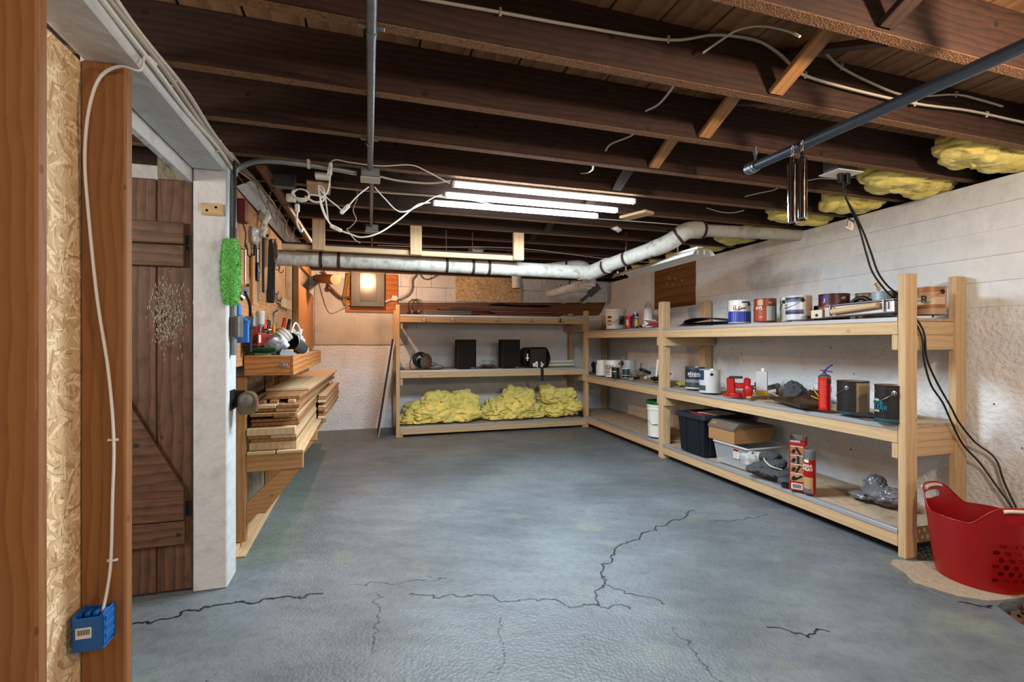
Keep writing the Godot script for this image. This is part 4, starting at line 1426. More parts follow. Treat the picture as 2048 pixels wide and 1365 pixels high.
func build_services() -> void:
	var s := st()
	# wrapped drain pipe with its bends
	var o := thing("drain_pipe", "long whitish wrapped drain pipe hung by metal straps, bending up to the right wall", "pipe")
	var A := Vector3(1.977, 1.832, -4.08)
	tube(s, [Vector3(-0.655, 1.842, -4.08), Vector3(0.2, 1.845, -4.078), Vector3(1.0, 1.838, -4.082), A], 0.062, 20)
	part("run", s, M.pipe_wrap, o)
	s = st()
	tube(s, curve([A - Vector3(0.10, 0, 0), A, A + Vector3(0.055, 0.02, 0.09), A + Vector3(0.09, 0.045, 0.20)], 5), 0.070, 20)
	part("elbow", s, M.pipe_wrap, o)
	s = st()
	var B := Vector3(2.27, 1.965, -3.36)
	tube(s, [A + Vector3(0.07, 0.035, 0.15), B], 0.060, 20)
	part("run", s, M.pipe_wrap, o)
	s = st()
	tube(s, curve([B - (B - A).normalized() * 0.08, B, Vector3(2.31, 1.995, -3.27), Vector3(2.36, 2.045, -3.20), Vector3(2.43, 2.062, -3.185), Vector3(2.52, 2.065, -3.184)], 5), 0.066, 20)
	part("elbow", s, M.pipe_wrap, o)
	s = st()
	tube(s, [Vector3(2.47, 2.064, -3.185), Vector3(wall_x(-3.17) + 0.02, 2.085, -3.17)], 0.048, 18)
	part("run", s, M.pipe_wrap, o)
	for x: float in [-0.338, -0.206, 0.651, 0.877, 1.017]:
		strap_ring(Vector3(x, 1.842, -4.08), Vector3.RIGHT, 0.0625, o, 2.135 if x < -0.3 or (x > 0.6 and x < 0.9) else 0.0)
	var dl := (B - A).normalized()
	for t: float in [0.25, 0.55, 0.93]:
		strap_ring(A.lerp(B, t), dl, 0.0615, o, 2.135 if t > 0.5 and t < 0.6 else 0.0)
	strap_ring(Vector3(2.335, 2.02, -3.235), Vector3(0.6, 0.55, 0.65).normalized(), 0.0675, o)
	strap_ring(Vector3(2.50, 2.065, -3.184), Vector3.RIGHT, 0.067, o, 2.135)
	settle(o)
	# second wrapped pipe behind
	o = thing("branch_pipe", "short wrapped branch pipe behind the bend of the long drain pipe", "pipe")
	s = st()
	tube(s, curve([Vector3(1.70, 1.93, -4.75), Vector3(1.95, 1.955, -4.62), Vector3(2.10, 1.95, -4.50), Vector3(2.14, 1.85, -4.42), Vector3(2.14, 1.75, -4.42)], 5), 0.066, 18)
	part("pipe", s, M.pipe_wrap, o)
	strap_ring(Vector3(1.98, 1.957, -4.60), Vector3(0.9, 0.02, 0.5).normalized(), 0.067, o, 2.135)
	s = st()
	tube(s, [Vector3(2.14, 1.77, -4.42), Vector3(2.14, 1.78, -5.5)], 0.05, 14)
	part("run", s, M.pipe_wrap, o)
	settle(o)
	# timber drop frame in front of the pipe
	o = thing("timber_frame", "light timber rail hung under the joists by three short blocks, above the drain pipe", "timber frame")
	s = st()
	slab(s, Vector3(-0.60, 1.885, -3.958), Vector3(1.282, 1.925, -3.922), 0.003)
	part("rail", s, M.pine, o)
	for x: float in [-0.386, 0.335, 1.190]:
		s = st()
		slab(s, Vector3(x, 1.884, -3.920), Vector3(x + 0.090, 2.115, -3.884), 0.003)
		part("block", s, M.pine, o)
	s = st()
	slab(s, Vector3(-0.60, 1.927, -3.962), Vector3(1.27, 1.94, -3.924), 0.003)
	part("cover_strip", s, M.joist, o)
	settle(o)
	# overhead steel conduit and its boxes
	o = thing("steel_conduit", "straight galvanized conduit running away under the joists to two square boxes", "conduit")
	s = st()
	tube(s, [Vector3(0.010, 2.118, -0.35), Vector3(0.021, 2.118, -2.69)], 0.0145, 14)
	part("pipe", s, M.galv, o)
	for z: float in [-1.495, -2.33]:
		s = st()
		lathe(s, [Vector2(0.0146, -0.009), Vector2(0.0172, -0.009), Vector2(0.0172, 0.009), Vector2(0.0146, 0.009)], Transform3D(Basis(Vector3.RIGHT, PI / 2), Vector3(0.015, 2.118, z)), 18)
		for e: float in [-1.0, 1.0]:
			slab(s, Vector3(0.015 + e * 0.025 - 0.014, 2.129, z - 0.009), Vector3(0.015 + e * 0.025 + 0.014, 2.134, z + 0.009), 0.002)
		part("strap", s, M.galv, o)
	s = st()
	tube(s, [Vector3(0.03, 2.11, -2.76), Vector3(0.040, 2.11, -4.0)], 0.011, 12)
	part("pipe", s, M.galv, o)
	for q in [[0.022, -2.725, 0.048], [0.045, -4.03, 0.05]]:
		s = st()
		slab(s, Vector3(q[0] - q[2], 2.074, q[1] - q[2]), Vector3(q[0] + q[2], 2.126, q[1] + q[2]), 0.005)
		part("junction_box", s, M.conduit, o)
		s = st()
		slab(s, Vector3(q[0] - q[2] - 0.003, 2.068, q[1] - q[2] - 0.003), Vector3(q[0] + q[2] + 0.003, 2.074, q[1] + q[2] + 0.003), 0.002)
		part("cover_plate", s, M.cable, o)
	settle(o)
	s = st()
	tube(s, [Vector3(0.047, 2.1335, -4.362), Vector3(0.047, 1.96, -4.362), Vector3(0.047, 1.92, -4.362)], 0.012, 10)
	solo("copper_riser", s, M.copper, "short brownish upright pipe below the far junction box", "pipe")
	# tube light cords
	var g := "cords of the LED tube lights"
	wire("light_cable", [Vector3(-0.190, 2.057, -2.660), Vector3(-0.178, 2.115, -2.660), Vector3(-0.150, 2.146, -2.680), Vector3(-0.081, 2.140, -2.680), Vector3(0.072, 2.144, -2.700), Vector3(0.229, 2.159, -2.680), Vector3(0.312, 2.145, -2.700), Vector3(0.397, 2.112, -2.710), Vector3(0.462, 2.105, -2.762)], 0.0036, M.white, "thin white cord looping from the upright switch to the nearest tube light", "cord", g)
	wire("light_cable", [Vector3(-0.176, 2.060, -2.665), Vector3(-0.189, 1.966, -2.650), Vector3(-0.225, 1.917, -2.650), Vector3(-0.189, 1.822, -2.650), Vector3(-0.210, 1.990, -2.700), Vector3(-0.241, 2.014, -2.720)], 0.0036, M.white, "thin white cord dropping below the upright inline switch", "cord", g)
	wire("light_cable", [Vector3(-0.241, 2.023, -2.750), Vector3(-0.200, 1.954, -2.700), Vector3(-0.149, 1.905, -2.660), Vector3(-0.110, 1.885, -2.660), Vector3(-0.043, 1.967, -2.680), Vector3(0.013, 2.035, -2.730)], 0.0036, M.white, "thin white cord through the tilted inline switch left of the conduit", "cord", g)
	wire("light_cable", [Vector3(0.045, 2.059, -2.800), Vector3(0.103, 2.003, -2.820), Vector3(0.187, 1.941, -2.840), Vector3(0.300, 2.001, -2.900), Vector3(0.398, 2.080, -2.970), Vector3(0.452, 2.105, -2.988)], 0.0036, M.white, "thin white cord sagging from the conduit to the middle tube light", "cord", g)
	wire("light_cable", [Vector3(-0.242, 2.018, -2.760), Vector3(-0.224, 1.921, -2.720), Vector3(-0.194, 1.839, -2.720), Vector3(-0.155, 1.797, -2.720), Vector3(-0.082, 1.772, -2.720), Vector3(-0.018, 1.758, -2.720), Vector3(0.074, 1.799, -2.760), Vector3(0.187, 1.901, -2.840), Vector3(0.300, 2.028, -2.980), Vector3(0.404, 2.105, -3.178)], 0.0045, M.white, "longest thin white cord, sagging lowest, to the farthest tube light", "cord", g)
	wire("feed_cable", [Vector3(0.070, 2.100, -2.740), Vector3(0.184, 2.106, -2.800), Vector3(0.351, 2.105, -2.790), Vector3(0.470, 2.126, -2.775)], 0.008, M.cable, "thicker pale cable from the near junction box to the tube lights", "cable", "", 0.7)
	inline_switch(Vector3(-0.176, 2.091, -2.665), Vector3(-0.03, -1, 0), "upright white inline switch, highest of three, left of the conduit box")
	inline_switch(Vector3(-0.105, 1.886, -2.660), Vector3(0.8, 0.9, 0), "tilted white inline switch, middle of three, under the conduit box")
	inline_switch(Vector3(-0.152, 1.797, -2.720), Vector3(1, -0.45, 0), "lowest of three white inline switches, left above the timber frame")
	# adapter, plug strip, cord coil and wood plate at the left
	o = thing("power_adapter", "black rectangular power adapter under the joists at left, above a coiled white cord", "adapter")
	s = st()
	slab(s, Vector3(-0.492, 2.055, -2.955), Vector3(-0.375, 2.128, -2.895), 0.006)
	part("body", s, mat(Color(0.10, 0.10, 0.11), 0.5), o)
	s = st()
	slab(s, Vector3(-0.48, 2.045, -2.945), Vector3(-0.38, 2.0545, -2.905), 0.003)
	part("mount", s, M.grey, o)
	settle(o)
	o = thing("cord_coil", "white coiled spare cord with a plug under the joists, left of the wood plate", "cord")
	for k in 6:
		s = st()
		var pp := []
		for i in 13:
			var a := TAU * i / 12.0
			pp.append(Vector3(-0.352 + cos(a) * (0.040 + 0.003 * (k % 3)), 2.028 + sin(a) * (0.036 - 0.002 * k), -2.975 + 0.006 * k))
		tube(s, curve(pp, 3), 0.004, 6)
		part("turn", s, M.white, o)
	s = st()
	tube(s, curve([Vector3(-0.33, 2.02, -2.96), Vector3(-0.28, 1.99, -2.95), Vector3(-0.235, 2.0, -2.95), Vector3(-0.24, 2.025, -2.95), Vector3(-0.30, 2.03, -2.95)], 5), 0.006, 7)
	part("loop", s, M.white, o)
	s = st()
	slab(s, Vector3(-0.43, 1.985, -2.985), Vector3(-0.38, 2.03, -2.955), 0.006)
	part("plug", s, M.white, o)
	s = st()
	slab(s, Vector3(-0.385, 1.93, -2.98), Vector3(-0.36, 1.975, -2.955), 0.005)
	tube(s, curve([Vector3(-0.372, 1.932, -2.967), Vector3(-0.375, 1.87, -2.967), Vector3(-0.352, 1.82, -2.967), Vector3(-0.345, 1.84, -2.967)], 4), 0.006, 7)
	part("hanging_plug", s, M.white, o)
	settle(o)
	s = st()
	bbox(s, Transform3D(Basis(UP, 0.1), Vector3(-0.265, 2.095, -3.03)), Vector3(0.13, 0.018, 0.20), 0.003)
	solo("wood_plate", s, M.pine, "small square wood plate fixed under the joists beside the coiled white cord", "plate")
	s = st()
	slab(s, Vector3(-0.265, 2.085, -2.85), Vector3(-0.19, 2.115, -2.80), 0.004)
	solo("cable_clip_block", s, M.white, "small white plastic block under the joist right of the wood plate", "clip")
	# dark old pipe and cable tangle above the pegboard
	o = thing("old_pipe", "dark greenish steel pipe running back under the joists above the pegboard", "pipe")
	s = st()
	tube(s, [Vector3(-0.515, 2.100, -2.72), Vector3(-0.47, 2.075, -4.75)], 0.027, 12)
	part("pipe", s, M.copper, o)
	for t: float in [0.15, 0.32]:
		s = st()
		tube(s, [Vector3(-0.515, 2.1, -2.72).lerp(Vector3(-0.47, 2.075, -4.75), t), Vector3(-0.515, 2.1, -2.72).lerp(Vector3(-0.47, 2.075, -4.75), t + 0.02)], 0.031, 12)
		part("coupling", s, M.copper, o)
	settle(o)
	var r := RandomNumberGenerator.new()
	r.seed = 77
	var tl := ["outermost of the pale cables sweeping back over the pegboard", "second of the pale cables sweeping back over the pegboard", "third of the dusty cables sweeping back over the pegboard", "fourth of the dusty cables sweeping back over the pegboard", "innermost of the dusty cables sweeping back over the pegboard"]
	for k in 5:
		var pts := [Vector3(-0.632, 2.122 - 0.016 * k, -2.66)]
		for i in 8:
			pts.append(Vector3(-0.615 + 0.014 * k + r.randf_range(-0.012, 0.012), 2.112 - 0.012 * k - r.randf() * 0.012, -2.95 - i * 0.25 + r.randf_range(-0.04, 0.04)))
		pts.append(Vector3(-0.58 + 0.02 * k, 2.09 - 0.03 * (k % 2), -5.0))
		wire("slack_cable", pts, 0.0065, M.cable if k < 2 else M.old_cable, tl[k], "cable", "cables above the pegboard", 0.7)
	var ll := ["small drooping loop of dusty cable above the pegboard, nearest the post", "second drooping loop of dusty cable above the pegboard", "third drooping loop of dusty cable above the pegboard", "farthest drooping loop of pale cable above the pegboard"]
	for k in 4:
		var z := -2.95 - 0.33 * k
		wire("cable_loop", [Vector3(-0.59, 2.11, z), Vector3(-0.57, 2.03 - 0.02 * (k % 2), z - 0.05), Vector3(-0.545, 1.97 - 0.03 * (k % 3), z - 0.12), Vector3(-0.56, 1.99, z - 0.20), Vector3(-0.55, 2.06, z - 0.22), Vector3(-0.53, 2.12, z - 0.20)], 0.005, M.cable if k == 3 else M.old_cable, ll[k], "cable", "cable loops above the pegboard")
	wire("hanging_cable", [Vector3(-0.059, 2.138, -3.100), Vector3(-0.050, 2.078, -3.100), Vector3(-0.076, 2.005, -3.120), Vector3(-0.059, 1.950, -3.140), Vector3(-0.095, 1.903, -3.150), Vector3(-0.112, 1.886, -3.150), Vector3(-0.066, 1.837, -3.200), Vector3(-0.036, 1.820, -3.200)], 0.006, M.old_cable, "tan cable kinked down between the conduit boxes and the timber frame", "cable", "", 0.6)
	wire("joist_cable", [Vector3(-0.30, 2.118, -3.06), Vector3(0.1, 2.12, -3.1), Vector3(0.6, 2.112, -3.06), Vector3(1.2, 2.12, -3.28), Vector3(2.2, 2.125, -3.3), Vector3(2.8, 2.12, -3.3)], 0.006, M.cable, "grey cable running along under the joists behind the tube lights", "cable", "", 0.6)
	wire("joist_cable", [Vector3(0.1, 2.05, -4.45), Vector3(0.6, 2.07, -4.5), Vector3(1.1, 2.10, -4.5), Vector3(1.6, 2.10, -4.5), Vector3(2.4, 2.06, -4.55), Vector3(3.3, 2.05, -4.6)], 0.006, M.cable, "grey cable sagging under the joists beyond the timber frame", "cable", "", 0.6)
	# clamp lamp holders in the back
	o = thing("clamp_lamp", "small lamp hidden behind the drain pipe in front of the breaker box", "lamp")
	var L := Vector3(0.016, 2.107, -5.850)
	s = st()
	lathe(s, [Vector2(0.018, 0.10), Vector2(0.022, 0.09), Vector2(0.03, 0.06), Vector2(0.034, 0.03), Vector2(0.032, 0.03), Vector2(0.026, 0.056), Vector2(0.0, 0.06)], Transform3D(Basis.IDENTITY, L + UP * 0.02), 20)
	part("shade", s, M.grey, o)
	s = st()
	lathe(s, [Vector2(0, -0.035), Vector2(0.018, -0.031), Vector2(0.03, -0.015), Vector2(0.03, 0.0), Vector2(0.016, 0.025), Vector2(0.013, 0.04), Vector2(0, 0.04)], Transform3D(Basis.IDENTITY, L), 16, 0, TAU, true)
	part("bulb", s, glow(Color(1.0, 0.70, 0.42), 3.0), o)
	s = st()
	tube(s, [L + UP * 0.12, Vector3(L.x, 2.3305, L.z)], 0.009, 8)
	part("stem", s, M.iron, o)
	settle(o)
	o = thing("lamp_socket", "round white porcelain lamp socket without a bulb under the back joists", "lamp holder")
	s = st()
	lathe(s, [Vector2(0, 0), Vector2(0.03, 0.0), Vector2(0.034, 0.03), Vector2(0.055, 0.045), Vector2(0.06, 0.07), Vector2(0, 0.07)], Transform3D(Basis(Vector3.RIGHT, 0.5), Vector3(1.04, 2.04, -4.62)), 18)
	part("socket", s, M.cable, o)
	s = st()
	slab(s, Vector3(0.975, 2.03, -4.63), Vector3(0.995, 2.045, -4.627), 0.001)
	slab(s, Vector3(0.99, 2.04, -4.79), Vector3(1.09, 2.134, -4.765), 0.003)
	slab(s, Vector3(1.0, 2.04, -4.77), Vector3(1.08, 2.05, -4.62), 0.003)
	part("perforated_strap", s, M.steel, o)
	settle(o)
	# white reflector trough below the drain pipe
	o = thing("light_trough", "empty white fluorescent reflector trough hanging under the drain pipe at right", "light fixture")
	s = st()
	var tp := func(u: float, v: float) -> Vector3:
		var a := lerpf(-1.25, 1.25, u)
		return Vector3(2.43 + sin(a) * 0.10 + v * 0.03, 1.832 + cos(a) * 0.065 - 0.012 * v, lerpf(-3.06, -4.35, v))
	sheet(s, tp, 14, 2)
	var tp2 := func(u: float, v: float) -> Vector3: return tp.call(u, v) + Vector3(0, 0.004, 0)
	sheet(s, tp2, 14, 2)
	part("reflector", s, M.white, o)
	s = st()
	for e in 2:
		tube(s, [tp.call(float(e), 0.0), tp.call(float(e), 1.0)], 0.005, 6)
	part("lip", s, M.white, o)
	for z: float in [-3.09, -4.30]:
		for e: float in [-0.03, 0.03]:
			s = st()
			slab(s, Vector3(2.43 + e - 0.008, 1.855, z - 0.012), Vector3(2.43 + e + 0.008, 1.895, z), 0.003)
			part("tube_socket", s, M.white, o)
	s = st()
	slab(s, Vector3(2.40, 1.900, -3.40), Vector3(2.46, 1.917, -3.1), 0.003)
	part("ballast_cover", s, M.white, o)
	s = st()
	slab(s, Vector3(2.43, 1.90, -3.39), Vector3(2.438, 2.136, -3.382), 0.001)
	part("hanger", s, M.white, o)
	s = st()
	slab(s, Vector3(2.452, 1.885, -4.25), Vector3(2.460, 2.136, -4.242), 0.001)
	part("hanger", s, M.white, o)
	settle(o)
	s = st()
	beam(s, Vector3(1.787, 2.090, -3.122), Vector3(1.872, 2.090, -2.913), 0.10, 0.02, 0.003)
	solo("wood_offcut", s, M.pine, "light wood offcut nailed under the joists at the right end of the tube lights", "wood")
	# cables stapled to the nearest joists
	o = thing("joist_cable", "white cable stapled along the nearest full joist across the top of the frame", "cable")
	s = st()
	tube(s, curve([Vector3(-0.600, 2.205, -1.462), Vector3(-0.200, 2.215, -1.462), Vector3(0.184, 2.225, -1.462), Vector3(0.402, 2.231, -1.462), Vector3(0.658, 2.237, -1.462), Vector3(1.010, 2.254, -1.462), Vector3(1.208, 2.308, -1.462), Vector3(1.387, 2.322, -1.462), Vector3(1.491, 2.293, -1.462), Vector3(1.551, 2.260, -1.462), Vector3(1.615, 2.228, -1.462), Vector3(1.855, 2.210, -1.462), Vector3(2.218, 2.203, -1.462), Vector3(2.558, 2.219, -1.462), Vector3(2.925, 2.216, -1.462), Vector3(3.507, 2.217, -1.462)], 5), 0.0068, 8, -1.0, 0.65)
	part("cable", s, M.cable, o)
	for p: Vector3 in [Vector3(0.403, 2.234, -1.466), Vector3(1.013, 2.257, -1.466), Vector3(1.625, 2.230, -1.466), Vector3(2.219, 2.206, -1.467), Vector3(2.671, 2.220, -1.467)]:
		s = st()
		staple(s, p, UP, Vector3.RIGHT, Vector3(0, 0, 1), 0.02, 0.012)
		part("staple", s, M.cable, o)
	settle(o)
	o = thing("joist_cable", "white cable rising past the bridging to the joist bay at upper right", "cable")
	s = st()
	tube(s, curve([Vector3(1.147, 2.226, -1.452), Vector3(1.195, 2.259, -1.420), Vector3(1.216, 2.264, -1.360), Vector3(1.234, 2.232, -1.280), Vector3(1.254, 2.173, -1.200), Vector3(1.269, 2.131, -1.160)], 6), 0.006, 8, -1.0, 0.65)
	part("cable", s, M.cable, o)
	settle(o)
	o = thing("joist_cable", "white cable stapled high between the bridging and the upper right insulation", "cable")
	s = st()
	tube(s, curve([Vector3(1.720, 2.337, -1.462), Vector3(1.802, 2.291, -1.462), Vector3(1.963, 2.253, -1.462), Vector3(2.174, 2.229, -1.462), Vector3(2.462, 2.277, -1.462), Vector3(2.623, 2.277, -1.462), Vector3(2.774, 2.269, -1.462)], 6), 0.006, 8, -1.0, 0.65)
	part("cable", s, M.cable, o)
	for p: Vector3 in [Vector3(1.811, 2.294, -1.467), Vector3(2.470, 2.281, -1.467)]:
		s = st()
		staple(s, p, UP, Vector3.RIGHT, Vector3(0, 0, 1), 0.02, 0.012)
		part("staple", s, M.cable, o)
	settle(o)
	var stubs := [
		[[Vector3(1.172, 2.208, -1.858), Vector3(1.201, 2.216, -1.800), Vector3(1.198, 2.236, -1.700), Vector3(1.153, 2.218, -1.620)], "short cable stub poking from the second joist's face, upper centre"],
		[[Vector3(1.200, 2.196, -2.282), Vector3(1.210, 2.217, -2.240), Vector3(1.255, 2.216, -2.120), Vector3(1.230, 2.208, -2.050)], "short cable stub on the third joist, above the tube lights"],
		[[Vector3(1.250, 2.219, -2.690), Vector3(1.269, 2.207, -2.640), Vector3(1.258, 2.196, -2.550), Vector3(1.226, 2.195, -2.480)], "smallest white cable stub just above the nearest tube light"],
		[[Vector3(2.467, 2.184, -2.690), Vector3(2.526, 2.193, -2.620), Vector3(2.583, 2.200, -2.560), Vector3(2.550, 2.199, -2.480)], "cable stub left of the hanging chrome handles"],
		[[Vector3(2.485, 2.216, -3.100), Vector3(2.558, 2.176, -3.040), Vector3(2.619, 2.158, -2.980), Vector3(2.651, 2.158, -2.900)], "cable stub drooping above the wrapped pipe's right run"],
		[[Vector3(2.541, 2.167, -2.280), Vector3(2.651, 2.193, -2.280), Vector3(2.798, 2.201, -2.270), Vector3(2.937, 2.226, -2.250), Vector3(2.974, 2.244, -2.200)], "cable crossing behind the ceiling outlet's black plugs"]]
	for q in stubs:
		wire("cable_stub", q[0], 0.006, M.cable, q[1], "cable", "", 0.65)
	# galvanized bar at right
	o = thing("steel_bar", "dark galvanized pipe bar hung below the joists at upper right by ring hangers", "bar")
	s = st()
	tube(s, [Vector3(1.800, 2.045, -1.925), Vector3(1.806, 2.045, -0.30)], 0.0215, 18)
	part("bar", s, M.dark_galv, o)
	s = st()
	lathe(s, [Vector2(0.0218, -0.022), Vector2(0.028, -0.020), Vector2(0.028, 0.018), Vector2(0.022, 0.022), Vector2(0, 0.024)], Transform3D(Basis(Vector3.RIGHT, -PI / 2), Vector3(1.800, 2.045, -1.925)), 18)
	part("end_cap", s, M.galv, o)
	for z: float in [-1.895, -0.70]:
		s = st()
		lathe(s, [Vector2(0.0225, -0.008), Vector2(0.026, -0.008), Vector2(0.026, 0.008), Vector2(0.0225, 0.008)], Transform3D(Basis(Vector3.RIGHT, PI / 2), Vector3(1.800, 2.045, z)), 18)
		tube(s, [Vector3(1.8, 2.07, z), Vector3(1.8, 2.139, z)], 0.006, 8)
		tube(s, [Vector3(1.8, 2.10, z), Vector3(1.8, 2.118, z)], 0.011, 6)
		part("ring_hanger", s, M.galv, o)
	settle(o)
	# two chrome handles hanging from it
	var hx := [Vector3(1.743, 1.760, -1.630), Vector3(1.762, 1.754, -1.600)]
	for k in 2:
		var p: Vector3 = hx[k]
		o = thing("chrome_handle", ["left of two long chrome tube handles hanging by chain from the steel bar", "right of two long chrome tube handles hanging by chain from the steel bar"][k], "handle", Vector3(p.x, 1.697 + 0.012 * k, p.z), 0.0, "chrome handles hanging from the bar")
		s = st()
		lathe(s, [Vector2(0.0, 0.0), Vector2(0.016, 0.002), Vector2(0.020, 0.010), Vector2(0.020, 0.255), Vector2(0.015, 0.263), Vector2(0.009, 0.264), Vector2(0.009, 0.29), Vector2(0.0, 0.292)], Transform3D.IDENTITY, 20)
		part("tube", s, M.chrome, o)
		for j in 3:
			s = st()
			var cy := 0.297 + 0.016 * j
			var pp := []
			for i in 9:
				var a := TAU * i / 8.0
				pp.append((Vector3(cos(a) * 0.0055, cy + sin(a) * 0.010, 0) if j % 2 == 0 else Vector3(0, cy + sin(a) * 0.010, cos(a) * 0.0055)))
			tube(s, pp, 0.0018, 5)
			part("chain_link", s, M.steel, o)
	s = st()
	var pr := []
	for i in 13:
		var a := TAU * i / 12.0
		pr.append(Vector3(1.802 + cos(a) * 0.026, 2.045 + sin(a) * 0.026, hx[0].z - 0.01 + 0.016 * (i % 2)))
	tube(s, curve(pr, 2), 0.003, 5)
	solo("bar_chain", s, M.rust, "short rusty chain wrapped round the steel bar above the chrome handles", "chain")
	# outlet in the ceiling with two black cords
	o = thing("ceiling_outlet", "white outlet plate facing down between joists at right with black plugs in it", "outlet")
	s = st()
	slab(s, Vector3(2.44, 2.128, -2.11), Vector3(2.62, 2.134, -1.985), 0.002)
	part("plate", s, M.white, o)
	s = st()
	slab(s, Vector3(2.45, 2.134, -2.09), Vector3(2.60, 2.21, -2.0), 0.003)
	part("box", s, M.grey, o)
	settle(o)
	var cl := ["left of the two black power cords hanging from the ceiling outlet to the floor", "right of the two black power cords hanging from the ceiling outlet to the floor"]
	for k in 2:
		o = thing("power_cable", cl[k], "cord", Vector3.ZERO, 0.0, "black power cords")
		var pts: Array = [Vector3(2.524, 2.114, -2.030), Vector3(2.535, 2.023, -2.030), Vector3(2.596, 1.934, -2.040), Vector3(2.668, 1.843, -2.050), Vector3(2.721, 1.705, -2.050), Vector3(2.765, 1.592, -2.045), Vector3(2.841, 1.493, -2.030), Vector3(2.902, 1.433, -2.010), Vector3(2.900, 1.420, -1.985), Vector3(2.983, 1.241, -1.935), Vector3(2.991, 1.095, -1.925), Vector3(3.039, 0.954, -1.920), Vector3(3.131, 0.853, -1.920), Vector3(3.189, 0.757, -1.918), Vector3(3.287, 0.608, -1.915), Vector3(3.360, 0.501, -1.872), Vector3(3.360, 0.387, -1.793), Vector3(3.357, 0.304, -1.732), Vector3(3.355, 0.252, -1.702)] if k == 0 else [Vector3(2.554, 2.116, -2.030), Vector3(2.526, 2.006, -2.020), Vector3(2.605, 1.918, -2.030), Vector3(2.685, 1.822, -2.040), Vector3(2.746, 1.704, -2.040), Vector3(2.793, 1.592, -2.035), Vector3(2.860, 1.517, -2.030), Vector3(2.914, 1.465, -2.010), Vector3(2.912, 1.420, -1.982), Vector3(2.988, 1.263, -1.928), Vector3(3.000, 1.109, -1.918), Vector3(3.066, 0.977, -1.912), Vector3(3.187, 0.823, -1.912), Vector3(3.249, 0.735, -1.910), Vector3(3.345, 0.619, -1.888), Vector3(3.361, 0.546, -1.804), Vector3(3.359, 0.423, -1.763), Vector3(3.356, 0.303, -1.711), Vector3(3.354, 0.245, -1.685)]
		s = st()
		tube(s, curve(pts, 5), 0.0052, 7)
		part("cord", s, M.black, o)
		s = st()
		var p: Vector3 = [Vector3(2.512, 2.100, -2.035), Vector3(2.548, 2.100, -2.025)][k]
		slab(s, p + Vector3(-0.014, -0.022 - 0.01 * k, -0.014), p + Vector3(0.014, 0.027, 0.014), 0.005)
		part("plug", s, M.black, o)
		settle(o)
	var tags := [[Vector3(2.633, 1.863, -2.075), 0.055, "small white printed tag on the black cords below the ceiling outlet", false], [Vector3(2.845, 1.520, -2.070), 0.075, "pale paper tag on the black cords beside the near shelf post", true]]
	for q in tags:
		o = thing("cord_tag", q[2], "tag", Vector3.ZERO, 0.0, "tags on the black cords")
		s = st()
		var b := Basis(Vector3(0, 0, 1), 0.55 if q[3] else -0.25)
		bbox(s, Transform3D(b, q[0]), Vector3(q[1], q[1] * (0.72 if q[3] else 1.05), 0.001), 0.0)
		part("card", s, M.paper, o)
		s = st()
		for k in 4:
			bbox(s, Transform3D(b, q[0] + b * Vector3(-q[1] * 0.1, q[1] * (0.28 - 0.2 * k), 0.0008)), Vector3(q[1] * (0.6 - 0.1 * (k % 2)), 0.003, 0.0006), 0.0)
		if not q[3]:
			bbox(s, Transform3D(b, q[0] + b * Vector3(0, q[1] * 0.45, 0.0008)), Vector3(q[1] * 0.96, 0.008, 0.0006), 0.0)
			bbox(s, Transform3D(b, q[0] + b * Vector3(-q[1] * 0.42, 0, 0.0008)), Vector3(0.006, q[1] * 0.7, 0.0006), 0.0)
		part("print", s, M.grey if q[3] else M.black, o)
		settle(o)
	# insulation stuffed between the joist ends on the right wall
	var il := ["yellow insulation in the joist bay nearest the camera, upper right corner", "large yellow insulation bulging between joists above the hanging bar's right", "yellow insulation in the bay right behind the ceiling outlet", "yellow insulation in the bay above the black cords' tag", "yellow insulation in the fifth joist bay along the right wall", "yellow insulation at the wrapped pipe's wall end", "yellow insulation above the white reflector trough", "yellow insulation above the brown window board's near edge", "yellow insulation above the brown window board's far edge", "yellow insulation in the bay before the back right corner", "yellow insulation in the back right corner bay"]
	for k in 11:
		var zc := joist_z(k) - 0.182
		var xw := wall_x(zc)
		o = thing("rim_insulation", il[k], "insulation", Vector3.ZERO, 0.0, "insulation between the joist ends")
		s = st()
		var wide: float = [0.45, 0.66, 0.66, 0.48, 0.55, 0.42, 0.4, 0.4, 0.4, 0.4, 0.4][k]
		fluff(s, Vector3(xw - wide * 0.42, 2.190, zc), Vector3(wide * 0.52, 0.078, 0.112), 300 + k, -INF, 56, 34, 0.45)
		fluff(s, Vector3(xw - 0.16, 2.165, zc + 0.01), Vector3(0.18, 0.050, 0.105), 330 + k, -INF, 44, 26, 0.6)
		fluff(s, Vector3(xw - wide * 0.55, 2.15, zc - 0.03), Vector3(wide * 0.25, 0.022, 0.10), 360 + k, -INF, 44, 20, 0.7)
		part("wool", s, M.wool, o).set_meta("kind", "stuff")
		settle(o)
	wire("blue_cable", [Vector3(2.36, 2.12, -3.45), Vector3(2.5, 2.09, -3.52), Vector3(2.62, 2.12, -3.50), Vector3(2.72, 2.085, -3.46), Vector3(2.9, 2.10, -3.44), Vector3(3.1, 2.12, -3.42)], 0.006, mat(Color(0.03, 0.07, 0.24), 0.5), "dark blue cable looping above the wrapped pipe's right run", "cable")
	s = st()
	lump(s, Vector3(1.972, 2.125, -3.567), Vector3(0.055, 0.012, 0.03), 0.02, 16.0, 470, -INF, 20, 10)
	solo("torn_paper", s, M.paper, "small torn whitish scrap hanging under the back joists right of the tube lights", "paper")
	# pipes and wires round the breaker box
	o = thing("panel_conduit", "pale conduit curving down and left to the breaker box's right side", "conduit")
	s = st()
